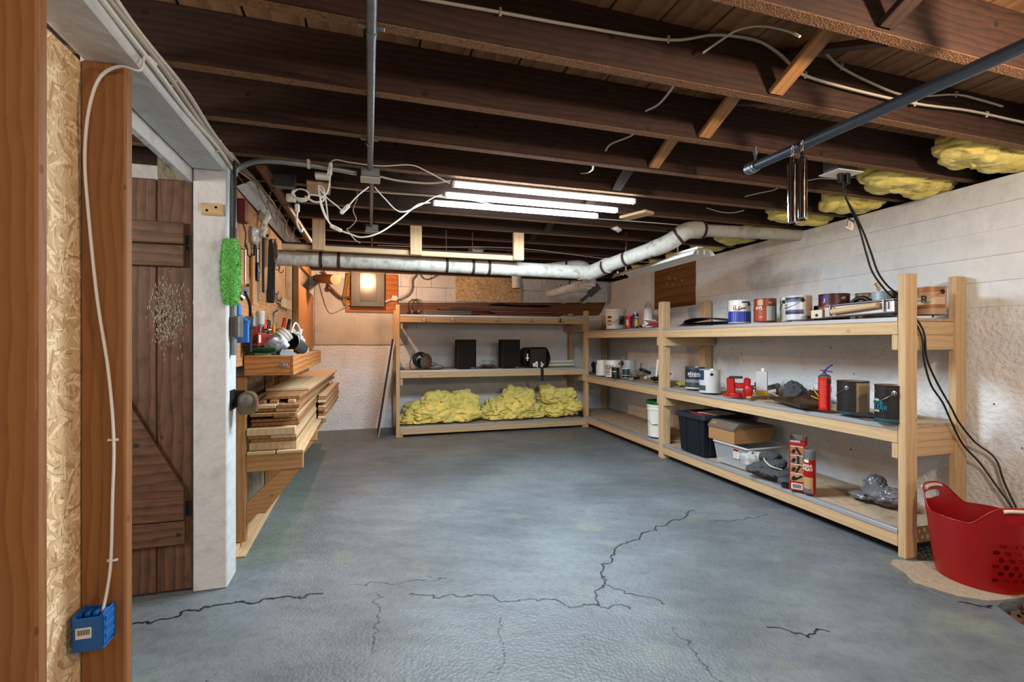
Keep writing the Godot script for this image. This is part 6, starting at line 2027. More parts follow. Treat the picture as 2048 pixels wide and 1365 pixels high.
func build_shelf_things() -> void:
	var s: SurfaceTool
	var W := Color(0.84, 0.83, 0.80)
	# far shelf top
	var o := pail("bucket", "white plastic pail with a blue printed label on the far shelf's top", Vector3(3.070, 1.353, -5.566), 0.1320, 0.253, M.white, false)
	var r := 0.129
	s = st()
	lathe(s, [Vector2(r * 0.90, 0.03), Vector2(r * 0.955, 0.185)], Transform3D.IDENTITY, 20, deg_to_rad(-5), deg_to_rad(80))
	part("printed_label", s, mat(Color(0.03, 0.16, 0.30), 0.5), o)
	s = st()
	lathe(s, [Vector2(r * 0.93, 0.05), Vector2(r * 0.965, 0.165)], Transform3D.IDENTITY, 16, deg_to_rad(20), deg_to_rad(50))
	part("printed_label", s, mat(Color(0.25, 0.36, 0.40), 0.5), o)
	text_on("P", 0.06, M.black, o, Transform3D(Basis(UP, deg_to_rad(42)), Vector3(0, 0.09, 0)), r * 0.98)
	for q in [[0.135, 0.030, Color(0.05, 0.04, 0.15)], [0.085, 0.028, Color(0.55, 0.30, 0.35)], [0.05, 0.008, Color(0.4, 0.4, 0.45)]]:
		s = st()
		lathe(s, [Vector2(r * 0.955, q[0]), Vector2(r * 0.965, q[0] + q[1])], Transform3D.IDENTITY, 8, deg_to_rad(-52), deg_to_rad(28))
		part("printed_mark", s, mat(q[2], 0.5), o)
	o = thing("plastic_cup", "small red tub with a white label beside the white pail, far shelf's top", "tub", Vector3(2.968, 1.197, -5.059) * Vector3(1, 0, 1) + UP * 1.353)
	s = st()
	lathe(s, [Vector2(0, 0), Vector2(0.038, 0), Vector2(0.047, 0.115), Vector2(0.052, 0.117), Vector2(0.052, 0.14), Vector2(0.045, 0.14), Vector2(0.042, 0.12), Vector2(0, 0.12)], Transform3D.IDENTITY, 28)
	part("tub", s, M.red, o)
	s = st()
	lathe(s, [Vector2(0.0405, 0.03), Vector2(0.0465, 0.10)], Transform3D.IDENTITY, 10, -1.3, 0.6)
	part("printed_label", s, mat(Color(0.80, 0.66, 0.56), 0.6), o)
	o = thing("caulk_bottle", "tall white bottle with a pointed nozzle on the far shelf's top", "bottle", Vector3(3.062, 1.197, -4.800) * Vector3(1, 0, 1) + UP * 1.353)
	s = st()
	lathe(s, [Vector2(0, 0), Vector2(0.046, 0), Vector2(0.049, 0.006), Vector2(0.049, 0.20), Vector2(0.046, 0.21), Vector2(0.047, 0.215)], Transform3D.IDENTITY, 28)
	part("body", s, M.white, o)
	s = st()
	lathe(s, [Vector2(0.047, 0.215), Vector2(0.012, 0.285), Vector2(0.010, 0.30), Vector2(0, 0.302)], Transform3D.IDENTITY, 24)
	part("nozzle", s, M.cable, o)
	o = thing("paper_packet", "red and white paper packet hanging over the far shelf's top edge", "packet", Vector3(2.931, 1.197, -4.531) * Vector3(1, 0, 1) + UP * 1.362)
	s = st()
	bbox(s, Transform3D(Basis(Vector3(0.2, 0.1, 1).normalized(), -0.35) * Basis(UP, 0.5), Vector3(0.03, 0.03, 0)), Vector3(0.20, 0.006, 0.15), 0.001)
	part("sheet", s, M.paper, o)
	s = st()
	bbox(s, Transform3D(Basis(UP, 0.6) * Basis(Vector3(0, 0, 1), 0.30), Vector3(-0.004, 0.018, 0.05)), Vector3(0.13, 0.006, 0.13), 0.001)
	part("red_sheet", s, mat(Color(0.62, 0.12, 0.12), 0.7), o)
	o = thing("roller_clip", "tiny black and white plastic clip between the blue spray can and white bottle", "clip", Vector3(2.972, 1.197, -4.805) * Vector3(1, 0, 1) + UP * 1.353)
	s = st()
	bbox(s, Transform3D(Basis(UP, 0.6), Vector3(0, 0.014, 0)), Vector3(0.05, 0.028, 0.03), 0.006)
	part("clip", s, M.black, o)
	s = st()
	tube(s, [Vector3(0.01, 0.02, 0.03), Vector3(0.03, 0.02, 0.02)], 0.012, 10)
	part("roller", s, M.white, o)
	# far shelf middle
	var y := 0.7465
	o = thing("dust_pan", "round black pan with a white-handled brush, right end of the far shelf's middle", "pan", Vector3(3.079, 0.747, -4.691) + Vector3(0.07, 0, 0.02))
	s = st()
	lathe(s, [Vector2(0, 0.004), Vector2(0.085, 0.004), Vector2(0.115, 0.035), Vector2(0.12, 0.035), Vector2(0.088, 0.0), Vector2(0, 0.0)], Transform3D(Basis(Vector3(-0.3, 0, 0.9).normalized(), 0.28), Vector3(0, 0.03, 0)), 32)
	part("pan", s, M.black_matte, o)
	s = st()
	tube(s, [Vector3(-0.06, 0.055, -0.01), Vector3(-0.025, 0.245, -0.03)], 0.011, 10, 0.013)
	part("handle", s, M.white, o)
	settle_keep(o)
	o = thing("caulk_gun", "dark blue and white caulking tool leaning behind the black pan", "tool", Vector3(3.442, 0.747, -5.552) + Vector3(0.04, 0, 0))
	s = st()
	tube(s, [Vector3(-0.07, 0.085, 0.02), Vector3(0.13, 0.026, -0.04)], 0.022, 12)
	part("barrel", s, mat(Color(0.03, 0.04, 0.12), 0.5), o)
	s = st()
	tube(s, [Vector3(-0.07, 0.085, 0.02), Vector3(-0.04, 0.17, 0.0)], 0.008, 8)
	tube(s, [Vector3(-0.04, 0.10, 0.02), Vector3(-0.02, 0.012, 0.03)], 0.012, 8)
	part("handle", s, M.grey, o)
	o = thing("glue_tube", "small navy tube lying at the far shelf's middle front edge", "tube", Vector3(3.014, 0.747, -5.001) + Vector3(0.02, 0.0, 0))
	s = st()
	tube(s, [Vector3(-0.055, 0.016, 0.01), Vector3(0.0, 0.016, 0.0), Vector3(0.06, 0.018, -0.04)], 0.016, 10)
	part("tube", s, mat(Color(0.03, 0.03, 0.14), 0.4), o)
	s = st()
	tube(s, [Vector3(-0.055, 0.014, 0.01), Vector3(-0.12, 0.012, 0.03)], 0.012, 8, 0.004)
	part("nozzle", s, M.cable, o)
	o = thing("white_spool", "small white plastic spool on the far shelf's middle deck by the pan", "spool", Vector3(3.166, 0.747, -5.032) + Vector3(0.03, 0, 0))
	s = st()
	lathe(s, [Vector2(0, -0.035), Vector2(0.020, -0.035), Vector2(0.020, -0.028), Vector2(0.012, -0.026), Vector2(0.012, 0.026), Vector2(0.020, 0.028), Vector2(0.020, 0.035), Vector2(0, 0.035)], Transform3D(Basis(Vector3(0.4, 0, 0.9).normalized(), PI / 2), Vector3(0, 0.021, 0)), 16)
	part("spool", s, M.cable, o)
	o = thing("blue_cloth", "dark blue cloth lump by the corner post on the far shelf's middle deck", "cloth", Vector3(3.062, 0.747, -6.178) + Vector3(0.05, 0, -0.02))
	s = st()
	lump(s, Vector3(0, 0.06, 0), Vector3(0.05, 0.08, 0.08), 0.03, 8.0, 401, 0.001, 26, 16)
	part("cloth", s, mat(Color(0.03, 0.05, 0.10), 0.9), o)
	# far shelf bottom: bucket with the green lid
	o = pail("bucket", "white bucket with a green lid and red stripe behind the middle shelf post", Vector3(3.035, 0.173, -4.56), 0.122, 0.385, mat(Color(0.03, 0.30, 0.10), 0.35), true)
	r = 0.117
	s = st()
	lathe(s, [Vector2(r * 0.935, 0.245), Vector2(r * 0.94, 0.262)], Transform3D.IDENTITY, 24, -1.4, 1.7)
	part("red_stripe", s, mat(Color(0.40, 0.02, 0.04), 0.5), o)
	text_on("ROSS", 0.036, mat(Color(0.05, 0.26, 0.10), 0.5), o, Transform3D(Basis(UP, -0.7), Vector3(0, 0.195, 0)), r * 0.945)
	s = st()
	for k in 7:
		lathe(s, [Vector2(r * 0.915, 0.035), Vector2(r * 0.93, 0.07 + 0.015 * k)], Transform3D.IDENTITY, 2, -0.45 + 0.09 * k, 0.088)
	part("green_print", s, mat(Color(0.03, 0.24, 0.09), 0.5), o)
	s = st()
	lathe(s, [Vector2(r * 0.92, 0.05), Vector2(r * 0.947, 0.25)], Transform3D.IDENTITY, 4, 0.36, 0.22)
	part("red_print", s, mat(Color(0.42, 0.05, 0.07), 0.5), o)
	# near shelf top
	y = 1.3497
	o = thing("floor_mat", "flat black rubber mats stacked at the far end of the near shelf's top", "mat", Vector3(3.07, y, -3.76))
	for k in 3:
		s = st()
		var kk := k
		sheet(s, func(u: float, v: float) -> Vector3:
			var t := v * TAU
			var z := lerpf(0.34, -0.40, u) * (1.0 - 0.06 * kk)
			var e := pow(sin(PI * clampf(u, 0.02, 0.98)), 0.3)
			return Vector3(cos(t) * 0.16 * e * (1 - 0.1 * kk), 0.008 + 0.013 * kk + sin(t) * 0.005 + (0.030 * sin(PI * clampf(u * 1.15 - 0.15, 0, 1)) if kk == 2 else 0.0), z), 30, 12)
		part("mat", s, M.black if k < 2 else mat(Color(0.10, 0.08, 0.07), 0.6), o)
	o = thing("small_box", "small dark red box between the navy-silver can and the maroon can", "box", Vector3(3.052, 1.198, -2.657) * Vector3(1, 0, 1) + UP * y)
	s = st()
	bbox(s, Transform3D(Basis(UP, 0.2), Vector3(0.05, 0.05, 0)), Vector3(0.09, 0.10, 0.06), 0.003)
	part("box", s, mat(Color(0.16, 0.05, 0.03), 0.6), o)
	# metal box with wooden handle, hose
	o = thing("metal_case", "long aluminium tool with a wooden handle, latches, front of the near shelf's top", "tool")
	var a := Vector3(2.891, 1.198, -2.414) * Vector3(1, 0, 1) + UP * 1.395
	var b := Vector3(2.886, 1.199, -1.980) * Vector3(1, 0, 1) + UP * 1.405
	s = st()
	beam(s, a - UP * 0.009, b - UP * 0.009, 0.10, 0.070, 0.006)
	part("body", s, mat(Color(0.70, 0.70, 0.71), 0.35, 0.8), o)
	s = st()
	beam(s, a + UP * 0.030, b + UP * 0.030, 0.108, 0.008, 0.002)
	part("lid_edge", s, M.steel, o)
	var d := (b - a).normalized()
	var nrm := UP.cross(d).normalized()
	if nrm.x > 0: nrm = -nrm
	s = st()
	tube(s, [a + d * 0.07 + nrm * 0.066 - UP * 0.012, a + d * 0.36 + nrm * 0.066 + UP * 0.004], 0.018, 12)
	part("wooden_handle", s, M.pine, o)
	for t: float in [0.05, 0.385]:
		s = st()
		beam(s, a + d * t + nrm * 0.054 - UP * 0.035, a + d * t + nrm * 0.054 + UP * 0.034, 0.006, 0.022, 0.002, nrm)
		beam(s, a + d * (t + 0.02) + nrm * 0.056 - UP * 0.02, a + d * (t + 0.02) + nrm * 0.056 + UP * 0.02, 0.008, 0.012, 0.002, nrm)
		part("latch", s, M.steel, o)
	s = st()
	var e0 := Vector3(2.898, 1.198, -2.478) * Vector3(1, 0, 1) + UP * 1.378
	beam(s, e0 - d * 0.045, e0 + d * 0.04, 0.09, 0.055, 0.003)
	part("end_plate", s, M.cable, o)
	s = st()
	tube(s, [e0 + nrm * 0.03 - UP * 0.008, e0 + nrm * 0.0475 - UP * 0.008], 0.010, 12)
	part("plug_hole", s, M.rust, o)
	settle(o)
	wire("black_hose", [Vector3(2.985, 1.198, -2.387) * Vector3(1, 0, 1) + UP * 1.365, Vector3(2.974, 1.198, -2.344) * Vector3(1, 0, 1) + UP * 1.43, Vector3(2.973, 1.198, -2.291) * Vector3(1, 0, 1) + UP * 1.468, Vector3(2.972, 1.198, -2.236) * Vector3(1, 0, 1) + UP * 1.462, Vector3(2.981, 1.198, -2.199) * Vector3(1, 0, 1) + UP * 1.41, Vector3(2.981, 1.198, -2.190) * Vector3(1, 0, 1) + UP * 1.365], 0.014, M.black, "thick black hose arched behind the aluminium tool, near shelf's top", "hose")
	# near shelf middle
	y = 0.7415
	o = thing("bench_vise", "bright red bench vise with a hammer head shape behind, near shelf's middle deck", "vise", Vector3(2.887, 0.742, -3.245) + Vector3(0.05, 0, -0.03), -0.75)
	s = st()
	lathe(s, [Vector2(0, 0), Vector2(0.062, 0), Vector2(0.062, 0.02), Vector2(0.052, 0.034), Vector2(0, 0.034)], Transform3D(Basis.IDENTITY, Vector3(-0.03, 0, 0)), 24)
	bbox(s, Transform3D(Basis.IDENTITY, Vector3(-0.03, 0.010, 0.0)), Vector3(0.17, 0.018, 0.05), 0.004)
	part("swivel_base", s, M.red, o)
	s = st()
	bbox(s, Transform3D(Basis(Vector3(0, 0, 1), 0.06), Vector3(-0.055, 0.092, 0)), Vector3(0.062, 0.13, 0.075), 0.010)
	bbox(s, Transform3D.IDENTITY.translated(Vector3(0.0, 0.09, 0)), Vector3(0.14, 0.045, 0.045), 0.006)
	part("fixed_jaw", s, M.red, o)
	s = st()
	bbox(s, Transform3D(Basis(Vector3(0, 0, 1), -0.08), Vector3(0.062, 0.085, 0)), Vector3(0.052, 0.14, 0.075), 0.012)
	lump(s, Vector3(0.075, 0.055, 0.03), Vector3(0.035, 0.05, 0.03), 0.0, 1.0, 1, -INF, 16, 10)
	part("moving_jaw", s, M.red, o)
	s = st()
	bbox(s, Transform3D.IDENTITY.translated(Vector3(-0.018, 0.158, 0)), Vector3(0.10, 0.016, 0.08), 0.003)
	part("jaw_plate", s, M.rust, o)
	s = st()
	tube(s, [Vector3(0.085, 0.085, 0.0), Vector3(0.13, 0.085, 0.0)], 0.012, 12)
	tube(s, [Vector3(0.125, 0.05, 0.06), Vector3(0.125, 0.115, -0.05)], 0.006, 8)
	part("screw_handle", s, M.chrome, o)
	o = thing("red_horn", "dark red shovel-shaped metal piece standing behind the red vise", "metal piece", Vector3(3.484, 0.742, -3.798) + Vector3(0.10, 0.0, -0.02), -0.6)
	s = st()
	prism(s, PackedVector2Array([Vector2(-0.07, 0.0), Vector2(-0.085, 0.06), Vector2(-0.05, 0.12), Vector2(0.03, 0.19), Vector2(0.06, 0.175), Vector2(0.065, 0.09), Vector2(0.05, 0.0)]), 0.02, Transform3D(Basis.IDENTITY, Vector3(0, 0, -0.01)))
	part("plate", s, mat(Color(0.30, 0.02, 0.03), 0.4), o)
	o = thing("oil_tin", "rectangular white and grey tin with a yellow base and white cap", "tin", Vector3(3.142, 0.742, -3.281) + Vector3(0.06, 0, -0.02), -0.80)
	s = st()
	bbox(s, Transform3D.IDENTITY.translated(Vector3(0, 0.122, 0)), Vector3(0.085, 0.163, 0.125), 0.004)
	part("body", s, mat(Color(0.74, 0.74, 0.76), 0.35), o)
	s = st()
	bbox(s, Transform3D.IDENTITY.translated(Vector3(0, 0.020, 0)), Vector3(0.0855, 0.04, 0.1255), 0.003)
	part("yellow_band", s, mat(Color(0.74, 0.60, 0.02), 0.4), o)
	s = st()
	slab(s, Vector3(0.043, 0.045, -0.055), Vector3(0.0436, 0.195, 0.055), 0.0)
	part("grey_label", s, M.grey, o)
	s = st()
	lathe(s, [Vector2(0.014, 0.203), Vector2(0.015, 0.222), Vector2(0.012, 0.228), Vector2(0, 0.229)], Transform3D(Basis.IDENTITY, Vector3(0.01, 0, 0.0)), 16)
	part("cap", s, M.white, o)
	o = thing("scrap_wood", "small brown wood scrap under the oil tin's front corner", "wood", Vector3(2.932, 0.742, -3.160) + Vector3(0.01, 0, 0))
	s = st()
	bbox(s, Transform3D(Basis(UP, 0.7), Vector3(0, 0.008, 0)), Vector3(0.10, 0.014, 0.035), 0.002)
	part("wood", s, M.fir, o)
	o = thing("caulk_gun", "long steel caulking gun lying behind the brown tray, near shelf's middle", "tool", Vector3(3.299, 0.742, -3.312) + Vector3(0.04, 0, -0.06), 1.25)
	s = st()
	tube(s, [Vector3(-0.16, 0.085, 0), Vector3(0.14, 0.022, 0)], 0.022, 14)
	part("cradle", s, M.steel, o)
	s = st()
	tube(s, [Vector3(0.10, 0.05, 0.0), Vector3(0.30, 0.010, 0.0)], 0.006, 8)
	part("plunger_rod", s, M.iron, o)
	s = st()
	tube(s, curve([Vector3(-0.15, 0.065, 0), Vector3(-0.12, 0.012, 0.015), Vector3(-0.04, 0.010, 0.03)], 4), 0.009, 8)
	part("trigger", s, M.copper, o)
	o = thing("paint_stick", "thin pale stick lying across the front of the tool clutter, middle deck", "stick", Vector3(3.108, 0.742, -3.071) + Vector3(0.03, 0, 0))
	s = st()
	beam(s, Vector3(-0.07, 0.012, 0.10), Vector3(0.10, 0.030, -0.16), 0.014, 0.006, 0.001)
	part("stick", s, M.pine, o)
	o = thing("chain_pile", "small heap of brass chain and screws in front of the pale stick", "hardware", Vector3(2.960, 0.742, -2.982) + Vector3(0.02, 0, 0))
	var rr := RandomNumberGenerator.new()
	rr.seed = 9
	s = st()
	for k in 26:
		var c := Vector3(rr.randf_range(-0.05, 0.05), 0.006 + 0.014 * rr.randf(), rr.randf_range(-0.07, 0.07))
		var t := rr.randf() * TAU
		tube(s, [c, c + Vector3(cos(t) * 0.02, 0.004, sin(t) * 0.02), c + Vector3(cos(t + 1) * 0.022, 0.0, sin(t + 1) * 0.022)], 0.0028, 5)
	part("bits", s, M.copper, o).set_meta("kind", "stuff")
	o = thing("metal_tray", "dented brown metal tray lying askew on the near shelf's middle deck", "tray", Vector3(2.908, 0.742, -2.698) + Vector3(0.06, 0, -0.03), 1.18)
	s = st()
	var tr := func(u: float, v: float) -> Vector3:
		var x := lerpf(-0.24, 0.24, u)
		var w := v * 2.0 - 1.0
		var rim := maxf(0.030 * smoothstep(0.80, 1.0, absf(w)), 0.028 * smoothstep(0.90, 1.0, absf(u * 2 - 1)))
		return Vector3(x, 0.004 + rim, w * 0.10)
	sheet(s, tr, 24, 16)
	sheet(s, func(u: float, v: float) -> Vector3: return tr.call(u, v) - Vector3(0, 0.003, 0), 24, 16)
	part("tray", s, tri_mat([Color(0.20, 0.14, 0.09), Color(0.36, 0.27, 0.18), Color(0.28, 0.20, 0.13)], 0.02, 2.0, 0.5, 66, 0, 0.02, 0.5), o)
	o = thing("grey_rag", "crumpled dark grey cloth behind the brown metal tray", "cloth", Vector3(3.230, 0.742, -3.035) + Vector3(0.07, 0, -0.04))
	s = st()
	lump(s, Vector3(0, 0.045, 0), Vector3(0.065, 0.06, 0.10), 0.035, 8.0, 411, 0.001, 40, 22)
	part("cloth", s, M.rag, o)
	o = thing("red_rag", "small dark red-brown rag right of the grey cloth", "cloth", Vector3(3.191, 0.742, -2.880) + Vector3(0.10, 0, -0.01))
	s = st()
	lump(s, Vector3(0, 0.028, 0), Vector3(0.05, 0.035, 0.07), 0.03, 14.0, 412, 0.001, 26, 16)
	part("cloth", s, mat(Color(0.22, 0.05, 0.03), 0.9), o)
	o = thing("plastic_bag", "white translucent plastic bag behind the red foam spray can", "bag", Vector3(3.324, 0.742, -2.938) + Vector3(0.14, 0, 0))
	s = st()
	lump(s, Vector3(0, 0.07, 0), Vector3(0.05, 0.085, 0.08), 0.03, 9.0, 413, 0.001, 34, 22)
	part("bag", s, mat(Color(0.80, 0.80, 0.80), 0.35), o)
	for k in 2:
		o = thing("yellow_strip", ["upright thin yellow strip leaning on the white bag", "lower thin yellow strip leaning on the white bag"][k], "strip", Vector3(3.106, 0.742, -2.753) + Vector3(0.05, 0, 0), 0.0, "yellow strips")
		s = st()
		tube(s, [Vector3(0.0, 0.006, 0.09 - 0.02 * k), Vector3(0.03, 0.05 - 0.02 * k, -0.0), Vector3(0.05, 0.10 - 0.055 * k, -0.06 - 0.02 * k)], 0.005, 6)
		part("strip", s, mat(Color(0.66, 0.62, 0.12), 0.5), o)
	o = thing("yellow_glove", "small pale yellow rag behind the middle post on the near shelf's middle", "cloth", Vector3(3.090, 0.742, -4.300) + Vector3(0.04, 0, 0.02))
	s = st()
	lump(s, Vector3(0, 0.015, 0), Vector3(0.05, 0.02, 0.06), 0.03, 16.0, 414, 0.001, 26, 14)
	part("cloth", s, mat(Color(0.68, 0.62, 0.28), 0.9), o)
	o = thing("work_glove", "dirty dark work glove lying between the two black cans", "glove", Vector3(2.823, 0.742, -2.126) + Vector3(0.02, 0, 0))
	s = st()
	lump(s, Vector3(0.01, 0.014, -0.03), Vector3(0.035, 0.018, 0.07), 0.008, 14.0, 415, 0.001, 24, 14)
	for k in 4:
		tube(s, curve([Vector3(0.0 + 0.016 * k - 0.02, 0.016, 0.02), Vector3(-0.005 + 0.018 * k - 0.02, 0.02, 0.055), Vector3(-0.01 + 0.018 * k - 0.02, 0.010, 0.085)], 4), 0.010, 8)
	part("glove", s, mat(Color(0.10, 0.085, 0.07), 0.9), o)
	# near shelf bottom
	y = 0.1655
	o = thing("storage_tote", "dark navy plastic tote full of coloured papers, bottom deck behind the cardboard box", "tote", Vector3(3.125, y, -3.800))
	var navy := mat(Color(0.045, 0.065, 0.115), 0.45)
	s = st()
	var P := func(k: int, t: float) -> Vector3:
		var c: Vector2 = [Vector2(-1, 1), Vector2(1, 1), Vector2(1, -1), Vector2(-1, -1)][k % 4]
		return Vector3(c.x * lerpf(0.235, 0.255, t), t * 0.34, c.y * lerpf(0.165, 0.185, t))
	for k in 4:
		var n: Vector3 = (P.call(k, 0.5) + P.call(k + 1, 0.5)).normalized() * Vector3(1, 0, 1)
		quad(s, P.call(k, 0.0), P.call(k + 1, 0.0), P.call(k + 1, 1.0), P.call(k, 1.0), n)
		quad(s, P.call(k, 0.0) * Vector3(.97, 1, .97), P.call(k + 1, 0.0) * Vector3(.97, 1, .97), P.call(k + 1, 1.0) * Vector3(.97, 1, .97), P.call(k, 1.0) * Vector3(.97, 1, .97), -n)
	slab(s, Vector3(-0.235, 0.0, -0.165), Vector3(0.235, 0.006, 0.165), 0.001)
	for z: float in [-0.10, 0.08]:
		beam(s, Vector3(-0.2385, 0.01, z), Vector3(-0.2575, 0.32, z), 0.05, 0.012, 0.004, Vector3(1, 0, 0))
	for x: float in [-0.16, 0.16]:
		beam(s, Vector3(x, 0.01, 0.168), Vector3(x, 0.32, 0.187), 0.05, 0.012, 0.004, Vector3(0, 0, 1))
	part("body", s, navy, o)
	s = st()
	for q in [[Vector3(-0.265, 0.345, -0.195), Vector3(-0.265, 0.345, 0.195)], [Vector3(0.265, 0.345, -0.195), Vector3(0.265, 0.345, 0.195)], [Vector3(-0.27, 0.345, 0.19), Vector3(0.27, 0.345, 0.19)], [Vector3(-0.27, 0.345, -0.19), Vector3(0.27, 0.345, -0.19)]]:
		beam(s, q[0], q[1], 0.03, 0.045, 0.008)
	part("rim", s, mat(Color(0.12, 0.14, 0.19), 0.45), o)
	settle_keep(o)
	var pc := [[Color(0.55, 0.15, 0.10), 0.353, "red-orange paper sheet on top of the navy tote"], [Color(0.03, 0.26, 0.07), 0.343, "green paper sheet in the top of the navy tote"], [Color(0.62, 0.40, 0.05), 0.333, "yellow paper sheet in the top of the navy tote"], [W, 0.363, "white paper sheet uppermost in the navy tote"]]
	for k in 4:
		s = st()
		bbox(s, Transform3D(Basis(UP, 0.2 * k - 0.3) * Basis(Vector3(1, 0, 0), 0.03), Vector3(3.10 + 0.04 * (k % 2), y + pc[k][1], -3.81 + 0.015 * k)), Vector3(0.34 - 0.02 * k, 0.003, 0.23), 0.0)
		solo("paper_sheet", s, mat(pc[k][0], 0.8), pc[k][2], "paper", "papers in the navy tote")
	o = thing("clear_bin", "clear plastic storage bin with a white rim, under the cardboard box, bottom deck", "bin", Vector3(3.125, y, -3.315))
	var cm := clear(Color(0.78, 0.80, 0.82), 0.35, 0.15)
	s = st()
	var Q := func(k: int, t: float) -> Vector3:
		var c: Vector2 = [Vector2(-1, 1), Vector2(1, 1), Vector2(1, -1), Vector2(-1, -1)][k % 4]
		return Vector3(c.x * lerpf(0.215, 0.235, t), t * 0.168, c.y * lerpf(0.175, 0.195, t))
	for k in 4:
		for t in 4:
			var n: Vector3 = (Q.call(k, 0.5) + Q.call(k + 1, 0.5)).normalized() * Vector3(1, 0, 1)
			quad(s, Q.call(k, t / 4.0), Q.call(k + 1, t / 4.0), Q.call(k + 1, (t + 1) / 4.0), Q.call(k, (t + 1) / 4.0), n)
	slab(s, Vector3(-0.215, 0.0, -0.175), Vector3(0.215, 0.003, 0.175), 0.0)
	part("body", s, cm, o)
	s = st()
	for q in [[Vector3(-0.238, 0.172, -0.195), Vector3(-0.238, 0.172, 0.195)], [Vector3(0.238, 0.172, -0.195), Vector3(0.238, 0.172, 0.195)], [Vector3(-0.24, 0.172, 0.198), Vector3(0.24, 0.172, 0.198)], [Vector3(-0.24, 0.172, -0.198), Vector3(0.24, 0.172, -0.198)]]:
		beam(s, q[0], q[1], 0.018, 0.018, 0.006)
	part("rim", s, mat(Color(0.66, 0.66, 0.66), 0.4), o)
	s = st()
	slab(s, Vector3(-0.2325, 0.075, 0.035), Vector3(-0.2310, 0.150, 0.095), 0.0)
	var lb := part("sticker", s, M.paper, o)
	s = st()
	slab(s, Vector3(-0.2335, 0.132, 0.036), Vector3(-0.2325, 0.150, 0.094), 0.0)
	part("red_logo", s, M.red, lb)
	s = st()
	for k in 4:
		slab(s, Vector3(-0.2335, 0.12 - 0.012 * k, 0.042), Vector3(-0.2325, 0.124 - 0.012 * k, 0.088 - 0.008 * (k % 2)), 0.0)
	part("print", s, M.grey, lb)
	settle_keep(o)
	o = thing("crumpled_paper", "crumpled white paper inside the clear storage bin", "paper", Vector3(3.06, y + 0.005, -3.25))
	s = st()
	lump(s, Vector3(0, 0.045, 0), Vector3(0.10, 0.05, 0.09), 0.03, 12.0, 420, 0.001, 26, 16)
	part("paper", s, M.paper, o)
	o = thing("cardboard_box", "closed brown cardboard box with a greyish lid on top of the clear bin", "box", Vector3(3.085, y + 0.1825, -3.425))
	s = st()
	slab(s, Vector3(-0.195, 0.0, -0.155), Vector3(0.195, 0.125, 0.155), 0.003)
	part("body", s, M.cardboard, o)
	s = st()
	prism(s, PackedVector2Array([Vector2(-0.20, 0.105), Vector2(-0.20, 0.122), Vector2(-0.15, 0.165), Vector2(0.20, 0.145), Vector2(0.20, 0.126), Vector2(-0.19, 0.126)]), 0.318, Transform3D(Basis.IDENTITY, Vector3(0, 0, -0.159)))
	var li := part("lid", s, mat(Color(0.36, 0.32, 0.28), 0.8), o)
	s = st()
	bbox(s, Transform3D(Basis(Vector3(0, 0, 1), 0.70), Vector3(-0.178, 0.143, -0.10)), Vector3(0.03, 0.001, 0.06), 0.0)
	part("tape_mark", s, mat(Color(0.55, 0.42, 0.10), 0.7), li)
	settle_keep(o)
	o = thing("folded_jeans", "folded dark grey trousers with a white drawstring, bottom deck before the red box", "clothing", Vector3(2.848, 0.165, -2.906) + Vector3(0.07, 0, -0.03))
	s = st()
	var jn := noise(91, 5.0, 3)
	var fold := func(c: Vector3, rx: float, ry: float, L: float, bz: Basis, sd: int) -> void:
		sheet(s, func(u: float, v: float) -> Vector3:
			var t := u * TAU
			var e := pow(clampf(1.0 - pow(absf(v * 2 - 1), 6.0), 0.0, 1.0), 0.5)
			var w := 1.0 + 0.35 * jn.get_noise_3d(cos(t) + sd, v * 2.0, sin(t))
			return c + bz * Vector3(cos(t) * rx * e * w, sin(t) * ry * e * w + ry * 1.3, (v - 0.5) * L), 26, 22, true)
	fold.call(Vector3(0, 0.0, 0), 0.085, 0.036, 0.34, Basis(UP, 0.35), 1)
	fold.call(Vector3(0.03, 0.045, -0.02), 0.07, 0.034, 0.26, Basis(UP, 0.75) * Basis(Vector3(1, 0, 0), -0.25), 3)
	fold.call(Vector3(-0.02, -0.006, 0.17), 0.05, 0.026, 0.17, Basis(UP, -0.9), 5)
	fold.call(Vector3(0.09, 0.06, -0.08), 0.06, 0.05, 0.16, Basis(UP, 0.2), 8)
	part("cloth", s, M.rag, o)
	s = st()
	tube(s, curve([Vector3(0.02, 0.13, -0.07), Vector3(-0.02, 0.125, -0.02), Vector3(-0.03, 0.10, 0.05), Vector3(0.02, 0.085, 0.10)], 5), 0.006, 7)
	part("drawstring", s, M.cable, o)
	o = thing("tall_box", "tall open red carton with instruction pictures beside the grey-capped spray can", "box", Vector3(2.834, 0.165, -2.622) + Vector3(0.052, 0, -0.03), -0.98)
	var rb := mat(Color(0.58, 0.03, 0.03), 0.5)
	s = st()
	slab(s, Vector3(-0.048, 0, -0.048), Vector3(0.048, 0.335, 0.048), 0.001)
	part("carton", s, rb, o)
	s = st()
	slab(s, Vector3(-0.048, 0.337, -0.048), Vector3(0.02, 0.372, -0.046), 0.0)
	slab(s, Vector3(-0.048, 0.337, -0.046), Vector3(-0.046, 0.372, 0.046), 0.0)
	part("inner_flap", s, M.grey, o)
	s = st()
	bbox(s, Transform3D(Basis(Vector3(0, 0, 1), -0.1), Vector3(0.048, 0.352, 0)), Vector3(0.0015, 0.04, 0.09), 0.0)
	part("side_flap", s, rb, o)
	s = st()
	bbox(s, Transform3D(Basis(Vector3(1, 0, 0), 0.5), Vector3(-0.01, 0.335, 0.048)), Vector3(0.06, 0.03, 0.001), 0.0)
	part("front_flap", s, M.paper, o)
	var tans := [Color(0.60, 0.40, 0.22), Color(0.52, 0.44, 0.36), Color(0.62, 0.42, 0.24), Color(0.66, 0.50, 0.34)]
